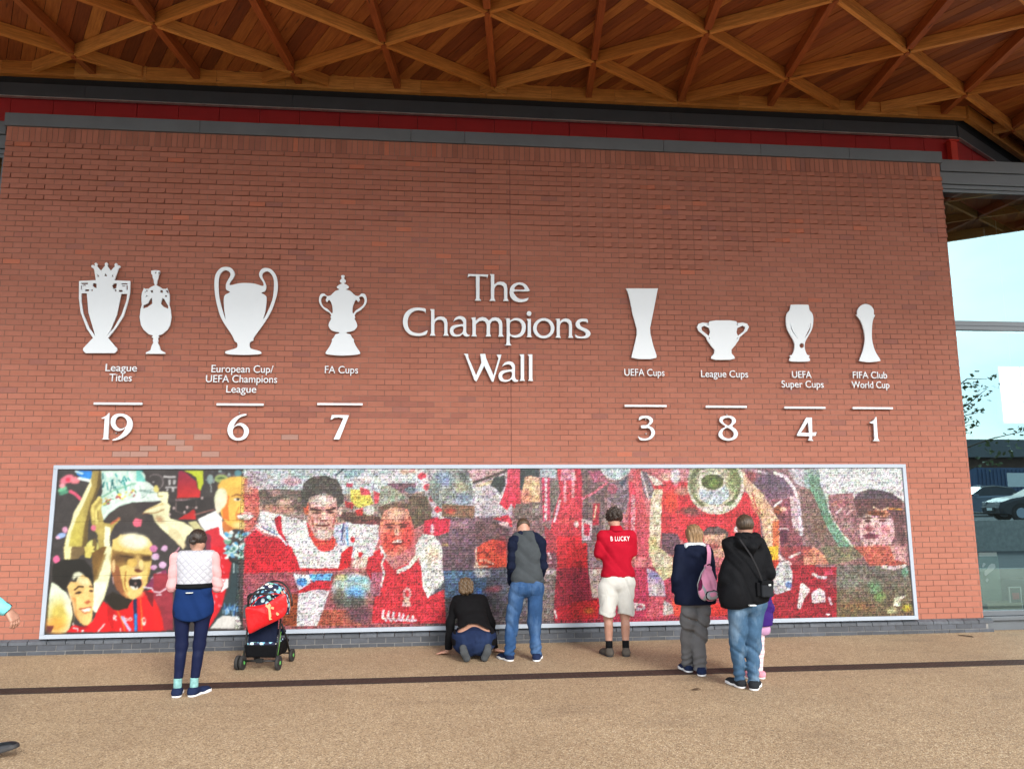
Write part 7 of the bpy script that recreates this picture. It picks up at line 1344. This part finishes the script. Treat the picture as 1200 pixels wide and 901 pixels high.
# local +y is the walking direction (to the right of the picture)
hc = np.array([0, .03, 1.63], f32); loc, head, skull, HB = head_fn(hc, (0, 1, -.05), (0, 0, 1), .98)
LS, RS = np.array([-.19, 0, 1.42], f32), np.array([.19, 0, 1.42], f32); LE, RE = np.array([-.23, -.16, 1.16], f32), np.array([.17, .25, 1.22], f32); LW, RW = np.array([-.22, -.10, .92], f32), np.array([.05, .47, 1.055], f32)
lh, rh = np.array([-.09, 0, .90], f32), np.array([.09, 0, .90], f32); lk, rk = np.array([-.09, -.02, .48], f32), np.array([.10, .22, .52], f32); la_, ra_ = np.array([-.09, -.34, .12], f32), np.array([.10, .40, .10], f32)
def body(P):
    d = torso_fn(P, .93, 1.24, 1.42, .19, 0, 0, -.012)
    for a, b, c in ((lh, lk, la_), (rh, rk, ra_)): d = smin(d, chain(P, [a, b, c], [.085, .058, .040]), .03)
    for a, b, c in ((LS, LE, LW), (RS, RE, RW)): d = smin(d, chain(P, [a, b, c], [.045, .040, .026]), .02)
    return smin(smin(d, cap(P, (0, .0, 1.40), hc-np.array([0, .015, .05], f32), .058, .052), .03), head(P), .025)
V1, Q1 = surfnet(body, (-.35, -.5, .03), (.35, .6, 1.78), .011)
V2, Q2 = surfnet(lambda P: hand_fn(P, RW, (.0, .62, -.80), (.35, .75, .6), (-.75, .35, .2), .55, 1.05), RW-np.array([.12, .06, .24], f32), RW+np.array([.10, .24, .06], f32), .0042)
V3, Q3 = surfnet(lambda P: hand_fn(P, LW, (.0, .2, -1), (-1, 0, 0), (0, 1, .2), .5), LW-np.array([.1, .1, .24], f32), LW+np.array([.1, .16, .06], f32), .006)
link('body', np_mesh('body', np.concatenate([V1, V2, V3]), np.concatenate([Q1, Q2+len(V1), Q3+len(V1)+len(V2)]), True), F.t, M_SKIN_R); eyes(F, hc, HB)
F.part('hair', lambda P: smax(smax(skull(loc(P), .012), loc(P)[..., 1]-.06, .01), -loc(P)[..., 2]-.045, .015), hc-.14, hc+.14, .008, M_HAIR_BR)
M_CYAN = fabric('pale_blue_shell', (.20, .62, .70), .05, .5, .2)
def wj(P):
    d = torso_fn(P, .92, 1.22, 1.425, .20, 0, 0, .022, .09, .11, .12, .13)
    for a, b, c in ((LS, LE, LW), (RS, RE, RW)): d = smin(d, chain(P, [a, b, c], [.070, .062, .046], .03), .03)
    for w_, e_ in ((LW, LE), (RW, RE)): u = (w_-e_)/np.linalg.norm(w_-e_); d = smax(d, -cap(P, w_+u*.035, w_+u*.1, .06), .01)
    return smax(smax(d+folds(P, .004, 30), .86-P[..., 2], .008), P[..., 2]-1.50, .01)
F.part('jacket', wj, (-.4, -.4, .8), (.4, .6, 1.55), .011, M_CYAN)
u = (RW-RE)/np.linalg.norm(RW-RE); F.part('cuff', lambda P: smax(cap(P, RW-u*.03, RW+u*.012, .046, .042), -cap(P, RW+u*.04, RW+u*.1, .05), .006), RW-.09, RW+.09, .007, M_BLACK)
F.part('trousers', jeans(lh, rh, lk, rk, la_, ra_, .95, .86, 0, (.10, .078, .066), .07, 2, .005), (-.3, -.55, .0), (.3, .6, 1.0), .012, M_BLACK)
M_LEATHER = pm('black_leather', (.012, .013, .016), .28, .2, 20, .1, 200)
o = shoe(F, 0, (.10, .40, .004), .31, M_LEATHER, M_BSOLE, .115, .050); o.rotation_euler = (radians(15), 0, 0); q = MB()
for k in range(4): q.tube([(-.03, .13-k*.02, .058+k*.008), (0, .13-k*.02, .072+k*.010), (.03, .13-k*.02, .058+k*.008)], .003, 5)
q.build('laces', M_BLACK, o, True)
shoe(F, 0, (-.09, -.36, .05), .31, M_LEATHER, M_BSOLE, .09, .046)

# ================================================================== PUSHCHAIR
st = thing('pushchair', 'compact black pushchair with a navy patterned hood parked against the mural', 'pushchair', (-2.13, -1.0, 0), radians(-9))
M_FRM = pm('black_tube', (.015, .016, .017), .4, metal=.3); M_TY = pm('tyre_rubber', (.02, .02, .021), .8); M_HUB = pm('green_hub', (.10, .42, .10), .5); M_GRN = pm('green_trim', (.14, .40, .08), .5)
def wheel(x, y, r, w=.028):
    wt = MB().tube([(x-w/2, y, r), (x+w/2, y, r)], r, 24).build('wheel', M_TY, st, True); 
    for pl_ in wt.data.polygons: pl_.use_smooth = len(pl_.vertices) < 5
    MB().tube([(x-w/2-.003, y, r), (x+w/2+.003, y, r)], r*.5, 16).build('hub', M_FRM, wt); MB().tube([(x-w/2-.006, y, r), (x+w/2+.006, y, r)], r*.28, 12).build('hub_cap', M_HUB, wt)
for x_ in (-.262, -.205, .235): wheel(x_, -.26, .082, .036)
for x_ in (-.225, .225): wheel(x_, .24, .075, .034)
for x_ in (-.215, .215): wheel(x_+(.035 if x_ > 0 else -.035)*0-.0, -.26, .075) if False else None
for sx in (-1, 1):
    MB().tube([(sx*.20, -.26, .085), (sx*.205, -.20, .30), (sx*.20, -.14, .55), (sx*.19, -.20, .72), (sx*.16, -.30, .84)], .012, 10).build('rear_tube', M_FRM, st, True)
    MB().tube([(sx*.20, .24, .08), (sx*.205, .06, .32), (sx*.20, -.10, .50)], .012, 10).build('front_tube', M_FRM, st, True)
    MB().tube([(sx*.214, -.235, .16), (sx*.216, -.19, .30), (sx*.213, -.15, .42)], .0035, 6).build('green_piping', M_GRN, st, True)
MB().tube([(-.235, -.25, .10), (.235, -.25, .10)], .012, 10).build('axle', M_FRM, st, True); MB().tube([(-.20, .24, .10), (.20, .24, .10)], .010, 10).build('axle', M_FRM, st, True)
MB().tube([(-.16, -.30, .84), (-.12, -.33, .875), (.12, -.33, .875), (.16, -.30, .84)], .014, 10).build('push_handle', M_FRM, st, True); MB().box(-.04, .04, -.28, -.22, .08, .125).build('brake_pedal', M_FRM, st, bevel=.006)
t = NT('patterned_canopy_cloth'); v = t.coords(); vo = t.n('ShaderNodeTexVoronoi'); vo.inputs['Scale'].default_value = 17; t.l(v, vo.inputs['Vector']); sp = t.n('ShaderNodeSeparateColor'); t.l(vo.outputs['Color'], sp.inputs[0])
dots = t.ramp(sp.outputs[0], [(0, (.50, .70, .78)), (.25, (.16, .48, .70)), (.45, (.22, .60, .45)), (.6, (.75, .75, .72)), (.75, (.75, .25, .18)), (.85, (.30, .65, .80))]); t.t.nodes[-1].color_ramp.interpolation = 'CONSTANT'
for nd in t.t.nodes:
    if nd.type == 'VALTORGB': nd.color_ramp.interpolation = 'CONSTANT'
t.col(t.mix(t.ramp(vo.outputs['Distance'], [(.40, (1, 1, 1)), (.46, (0, 0, 0))]), (.008, .012, .045), dots)); t.rough(.75); M_PAT = t.m
def spart(nm, fn, mat, lo, hi, h=.009): V, Q = surfnet(fn, lo, hi, h); return link(nm, np_mesh(nm, V, Q, True), st, mat)
def shell(P): 
    q = (P-np.array([0, .02, .66], f32))/np.array([.235, .27, .31], f32); return (np.sqrt((q*q).sum(-1))-1)*.24
spart('hood', lambda P: smax(smax(shell(P)-.004+.003*np.sin(P[..., 1]*30)+.003*np.sin(P[..., 0]*40), .60-P[..., 2]-.2*(P[..., 1]), .006), P[..., 1]-.24, .01), M_PAT, (-.3, -.32, .5), (.3, .32, 1.02), .008)
MB().tube([(.25*cos(a), .10+.05*sin(a), .68+.30*sin(a)) for a in [pi*k/14 for k in range(15)]], .011, 8).build('hood_rim', M_FRM, st, True)
MB().tube([(.244*cos(a), -.08-.12*sin(a), .66+.26*sin(a)) for a in [pi*k/14 for k in range(15)]], .008, 8).build('hood_bow', M_FRM, st, True)
spart('seat_back', lambda P: smax(cap(P, (-.13, -.15, .36), (.13, -.15, .36), .05)*0+np.maximum(np.abs(P[..., 0])-.175, np.maximum(np.abs(P[..., 2]-.50)-.20, np.abs(P[..., 1]+.16-.15*(P[..., 2]-.5))-.02)), -np.ones_like(P[..., 0])), M_NAVY, (-.2, -.25, .25), (.2, 0, .75), .01)
spart('seat', lambda P: cap(P, (-.13, -.08, .36), (.13, .12, .38), .055, .05, (1, 1, .7)), M_NAVY, (-.22, -.2, .28), (.22, .25, .46), .01)
def basket(P): return np.maximum(cap(P, (-.15, -.20, .20), (.15, -.20, .20), .075, .075, (1, .55, 1)), -(cap(P, (-.14, -.16, .24), (.14, -.16, .24), .06)))
spart('basket', lambda P: np.maximum(np.maximum(np.abs(P[..., 0])-.195-.1*(P[..., 2]-.2), np.abs(P[..., 2]-.205)-.075), np.abs(P[..., 1]+.03)-.20-.2*(P[..., 2]-.2)), M_BLACK, (-.25, -.28, .1), (.25, .2, .32), .01)
spart('basket_liner', lambda P: np.maximum(np.maximum(np.abs(P[..., 0])-.17, np.abs(P[..., 2]-.285)-.022), np.abs(P[..., 1]+.05)-.185), M_PAT, (-.22, -.27, .24), (.22, .2, .34), .008)
MB().box(-.30, -.20, -.10, .02, .56, .72).build('side_bag', fabric('grey_side_bag', (.09, .09, .10)), st, bevel=.02)
# red carrier bag hung over the handle
t = NT('red_plastic_bag'); v = t.coords(); f = t.noise(v, 7, 5, .6); t.col(t.ramp(f, [(.3, (.52, .008, .014)), (.7, (.64, .018, .022))])); t.rough(.3); t.bump(f, .5, .03); M_BAG = t.m
bg = thing('carrier_bag', 'shiny red plastic carrier bag with a pale emblem hanging askew on the pushchair handle', 'bag', (-2.09, -1.345, .40), radians(-4))
ol = [(-.22, .005), (-.20, -.00), (.0, .10), (.26, .20), (.275, .30), (.265, .44), (.25, .505), (.10, .43), (.02, .365), (-.10, .34), (-.26, .335), (-.285, .30), (-.26, .15)]
V = []; Fc = []; nb = 13
for ring, (sc_, yo) in enumerate(((1, 0), (1.0, -.014), (.80, -.040), (.4, -.052), (.02, -.056))):
    ccx, ccz = 0, .25
    for x_, z_ in ol: V.append((ccx+(x_-ccx)*sc_, yo+.012*sin(x_*31+z_*19)*sc_, ccz+(z_-ccz)*sc_))
nr = len(V)//nb
for r in range(nr-1):
    for k in range(nb): Fc.append((r*nb+k, r*nb+(k+1) % nb, (r+1)*nb+(k+1) % nb, (r+1)*nb+k))
Fc.append(tuple(range(nb))[::-1]); Fc.append(tuple(range((nr-1)*nb, nr*nb)))
bo = link('bag_body', np_mesh('bag_body', V, Fc, True), bg, M_BAG)
sb_ = bo.modifiers.new('soften', 'SUBSURF'); sb_.levels = 1; sb_.render_levels = 2
MB().tube([(-.20, -.01, .335), (-.12, .03, .43), (.02, .06, .47), (.12, .03, .47), (.20, -.01, .46)], .007, 6).build('handle_loop', M_BAG, bg, True)
st.scale = (.93, .93, .95); bg.scale = (.86, .9, .92)
M_GOLD = pm('pale_gold_print', (.62, .38, .20), .4)
def fl(nm, pts, y=-.066): return flat(nm, pts, y, M_GOLD, bg)
fl('emblem', [(.01, .37), (.03, .35), (.05, .375), (.075, .35), (.065, .32), (.085, .22), (.075, .20), (.10, .185), (.06, .175), (.055, .20), (.04, .31), (.0, .34)]); fl('emblem', [(.08, .335), (.115, .325), (.11, .30), (.07, .31)], -.0665); fl('emblem', [(.15, .27), (.185, .25), (.18, .235), (.16, .225), (.14, .25)], -.0662)

# small litter on the paving
p_ = far_ = None
def litter(nm, label, cat, x, y, pts, th, mat):
    V = [(a, b, .004+c) for a, b, c in pts]+[(a, b, .004+c+th) for a, b, c in pts]; n = len(pts)
    o = link(nm, np_mesh(nm, V, [tuple(range(n))[::-1], tuple(range(n, 2*n))]+[(i, (i+1) % n, (i+1) % n+n, i+n) for i in range(n)]), None, mat, (x, y, 0)); return tag(o, label, cat)
M_LEAFD = pm('dry_leaf', (.07, .04, .02), .8, .4, 40); M_STICK = pm('dead_stick', (.05, .035, .025), .9, .3, 30)
litter('dry_leaf', 'small dark dry leaf lying on the gravel below the man in the black jacket', 'leaf', 2.36, -2.72, [(-.05, 0, 0), (-.02, .014, .010), (.016, .016, .014), (.05, .0, .004), (.02, -.012, .008), (-.016, -.014, .003)], .003, M_LEAFD)
litter('twig', 'short dark twig lying on the gravel near the right end of the plinth', 'twig', 6.95, -.33, [(-.05, .08, 0), (-.042, .084, 0), (.04, -.07, .006), (.052, -.088, 0), (.044, -.088, 0)], .008, M_STICK)
litter('paper_scrap', 'tiny white scrap of paper lying against the plinth at the far left', 'paper', -5.55, -.28, [(-.012, -.01, 0), (.012, -.012, .004), (.014, .010, .02), (-.010, .012, .03)], .002, M_WHITE)
# ================================================================== THE OTHER SIDE OF THE SQUARE (seen in the shop glass)
def far_spot(u, depth):
    d = _F+_R*(u-600)/FPX; p_ = CAM_POS+d*depth; return float(p_[0]), float(2*GY-p_[1])
TZ = .93
mb = MB(); mb.box(6, 90, -90, -16.6, -.5, TZ); tag(mb.build('car_park_terrace', M_ASPH), kind='structure')
mb = MB(); mb.box(6, 90, -16.6, -16.45, -.5, TZ+.08); tag(mb.build('terrace_kerb', M_KERB), kind='structure')
def car(x, y, rz, label, paint):
    c = thing('parked_car', label, 'car', (x, y, TZ), rz, 'parked cars')
    # side profile lofted across the width, +x is the nose
    prof = [(-2.05, .35), (-2.10, .70), (-2.02, .95), (-1.60, 1.02), (.95, .98), (1.60, .88), (2.02, .72), (2.12, .50), (2.08, .30), (1.5, .22), (-1.5, .22)]
    V = []; n = len(prof)
    for w_, s_ in ((-.88, .93), (-.80, 1), (.80, 1), (.88, .93)):
        V += [(px_*s_, w_, .22+(pz-.22)*(1 if abs(w_) < .85 else .90)) for px_, pz in prof]
    Fc = [(r*n+k, r*n+(k+1) % n, (r+1)*n+(k+1) % n, (r+1)*n+k) for r in range(3) for k in range(n)]+[tuple(range(n))[::-1], tuple(range(3*n, 4*n))]
    b = link('body', np_mesh('body', V, Fc), c, paint)
    V = []; gp = [(-1.75, .98), (-1.35, 1.40), (-.5, 1.50), (.15, 1.46), (.98, .97)]
    for w_, s_ in ((-.78, 1), (-.60, .97), (.60, .97), (.78, 1)): V += [(px_, w_ if pz < 1.2 else w_*(.86 if abs(w_) > .7 else 1), pz*(1 if abs(w_) < .7 or pz < 1.2 else .985)) for px_, pz in gp]
    n = 5; Fc = [(r*n+k, r*n+(k+1), (r+1)*n+(k+1), (r+1)*n+k) for r in range(3) for k in range(n-1)]+[tuple(range(n))[::-1], tuple(range(3*n, 4*n))]
    link('window', np_mesh('window', V, Fc), c, M_CARGL)
    V = [(-1.38, -.56, 1.405), (-.5, -.58, 1.508), (.17, -.56, 1.468), (.17, .56, 1.468), (-.5, .58, 1.508), (-1.38, .56, 1.405)]; V += [(a, b_, z+.02) for a, b_, z in V]
    link('roof', np_mesh('roof', V, [(0, 1, 2, 3, 4, 5), (11, 10, 9, 8, 7, 6)]+[(i, i+6, (i+1) % 6+6, (i+1) % 6) for i in range(6)]), c, paint)
    for sx in (-1.32, 1.34):
        for sy in (-.80, .80):
            w = MB().tube([(sx, sy-.10, .32), (sx, sy+.10, .32)], .32, 20).build('wheel', M_TY, c); MB().tube([(sx, sy-.105, .32), (sx, sy+.105, .32)], .20, 10).build('rim', M_ALU, w)
            MB().tube([(sx, sy-.085, .33), (sx, sy+.085, .33)], .37, 20).build('wheel_arch', M_DARK, c)
    for sy in (-.62, .62): MB().box(1.98, 2.09, sy-.17, sy+.17, .60, .74).build('headlight', M_LAMPG, c, bevel=.02)
    MB().box(2.09, 2.135, -.45, .45, .36, .52).build('grille', M_DARK, c); MB().box(2.136, 2.14, -.26, .26, .40, .50).build('number_plate', M_WHITE, c)
    for sy in (-.93, .93): MB().box(.62, .80, sy-.07, sy+.07, .96, 1.08).build('wing_mirror', paint, c, bevel=.02)
    return c
M_CARGL = pm('car_glass', (.02, .025, .03), .06); M_LAMPG = pm('headlight_glass', (.25, .26, .28), .2)
def carpaint(n_, c): return pm(n_, c, .45, .03)
x_, y_ = far_spot(1196, 31.0); car(x_+.6, y_, radians(196), 'dark grey hatchback parked on the terrace, its reflection showing in the shop glass', carpaint('graphite_paint', (.015, .018, .026)))
x_, y_ = far_spot(1160, 38); car(x_-.5, y_-1.0, radians(182), 'silver blue saloon parked beyond the dark hatchback, half seen in the glass', carpaint('silver_blue_paint', (.10, .13, .18)))
x_, y_ = far_spot(1176, 46); ct = thing('shipping_container', 'blue steel shipping container standing on the car park terrace beyond the cars', 'container', (x_, y_, TZ), radians(-5)); M_CBL = pm('container_blue', (.02, .06, .14), .5, .15, 3)
MB().box(-3.6, 3.6, -1.2, 1.2, .1, 2.6).build('shell', M_CBL, ct)
for k in range(28): MB().box(-3.5+k*.255, -3.5+k*.255+.12, 1.2, 1.24, .2, 2.5).build('corrugation', M_CBL, ct)
MB().box(-1.6, .3, 1.245, 1.25, 1.5, 2.3).build('notice_panel', M_WHITE, ct)
x_, y_ = far_spot(1150, 62); bd_ = thing('brick_building', 'low dark brick building with a grey roof across the car park', 'building', (x_+6, y_-4, TZ)); M_DBR = pm('dark_brickwork', (.10, .05, .035), .9, .3, 4); M_ROOF = pm('grey_roof_sheet', (.10, .11, .12), .6)
MB().box(-30, 34, -6, 6, 0, 3.9).build('wall', M_DBR, bd_); MB().box(-31, 35, -7, 7, 3.95, 5.3).build('roof', M_ROOF, bd_)
for k in range(14): f_ = MB().box(-27+k*4.3, -25+k*4.3, 6.0, 6.05, 1.4, 2.9).build('window', M_ALU, bd_); MB().box(-26.9+k*4.3, -25.1+k*4.3, 6.051, 6.06, 1.5, 2.8).build('pane', M_CARGL, f_)
# young street tree with sparse foliage
x_, y_ = far_spot(1112, 20.5); tr_ = thing('street_tree', 'young street tree with sparse leafy branches reflected at the edge of the shop glass', 'tree', (x_, y_, -.14)); M_BARK = pm('bark', (.10, .075, .05), .9, .3, 12, .5); 
r_ = random.Random(5); q = MB(); q.tube([(0, 0, 0), (.03, 0, 1.5), (-.02, .03, 3.0), (.04, 0, 4.6), (0, 0, 6.2)], [.09, .075, .06, .045, .015], 8); q.build('trunk', M_BARK, tr_, True)
V = []; Fc = []
for k in range(13):
    z0 = 2.6+k*.2; an = k*2.4; L = r_.uniform(1.0, 1.9)*(1-.25*(k/16)); e = (cos(an)*L, sin(an)*L, z0+r_.uniform(.2, .8)); m_ = (e[0]*.5, e[1]*.5, z0+.3); MB().tube([(0, 0, z0), m_, e], [.022, .014, .005], 5).build('branch', M_BARK, tr_, True)
    for _ in range(34):
        t_ = r_.uniform(.35, 1.08); c_ = Vector((e[0]*t_+r_.gauss(0, .13), e[1]*t_+r_.gauss(0, .13), z0+(e[2]-z0)*t_+r_.gauss(0, .12))); a = Vector((r_.gauss(0, 1), r_.gauss(0, 1), r_.gauss(0, .6))).normalized()*r_.uniform(.05, .09); b = a.cross(Vector((r_.gauss(0, 1), r_.gauss(0, 1), r_.gauss(0, 1)))).normalized()*a.length*.6
        n0 = len(V); V += [c_-a, c_+b, c_+a, c_-b]; Fc.append((n0, n0+1, n0+2, n0+3))
t = NT('tree_leaves'); v = t.coords(); t.col(t.ramp(t.noise(v, 2.5, 3), [(.35, (.07, .12, .05)), (.65, (.16, .23, .09))])); t.rough(.6)
tag(link('crown', np_mesh('crown', V, Fc), tr_, t.m), kind='stuff')
# white light box hanging inside the shop
t = NT('lightbox_face'); t.col((.8, .82, .84)); t.b.inputs['Emission Color'].default_value = (.95, .98, 1, 1); t.b.inputs['Emission Strength'].default_value = 1.6
a = on_y(1168, 428, 2.0); b = on_y(1172, 497, 2.0); lbx = thing('hanging_lightbox', 'large white lit panel hanging inside the shop behind the glass', 'light box', (float(a[0]), 2.0, float(b[2])))
hh = float(a[2]-b[2]); MB().box(0, 1.9, 0, .08, 0, hh).build('casing', M_ALU, lbx); MB().box(.03, .42, -.004, -.0005, .03, hh-.03).build('lit_face', t.m, lbx); MB().box(.45, 1.87, -.004, -.0005, .03, hh-.03).build('lit_face', t.m, lbx)
for k in (.3, 1.6): MB().tube([(k, .04, hh), (k, .04, 7.02-float(b[2]))], .006, 6).build('hanging_wire', M_ALU, lbx)
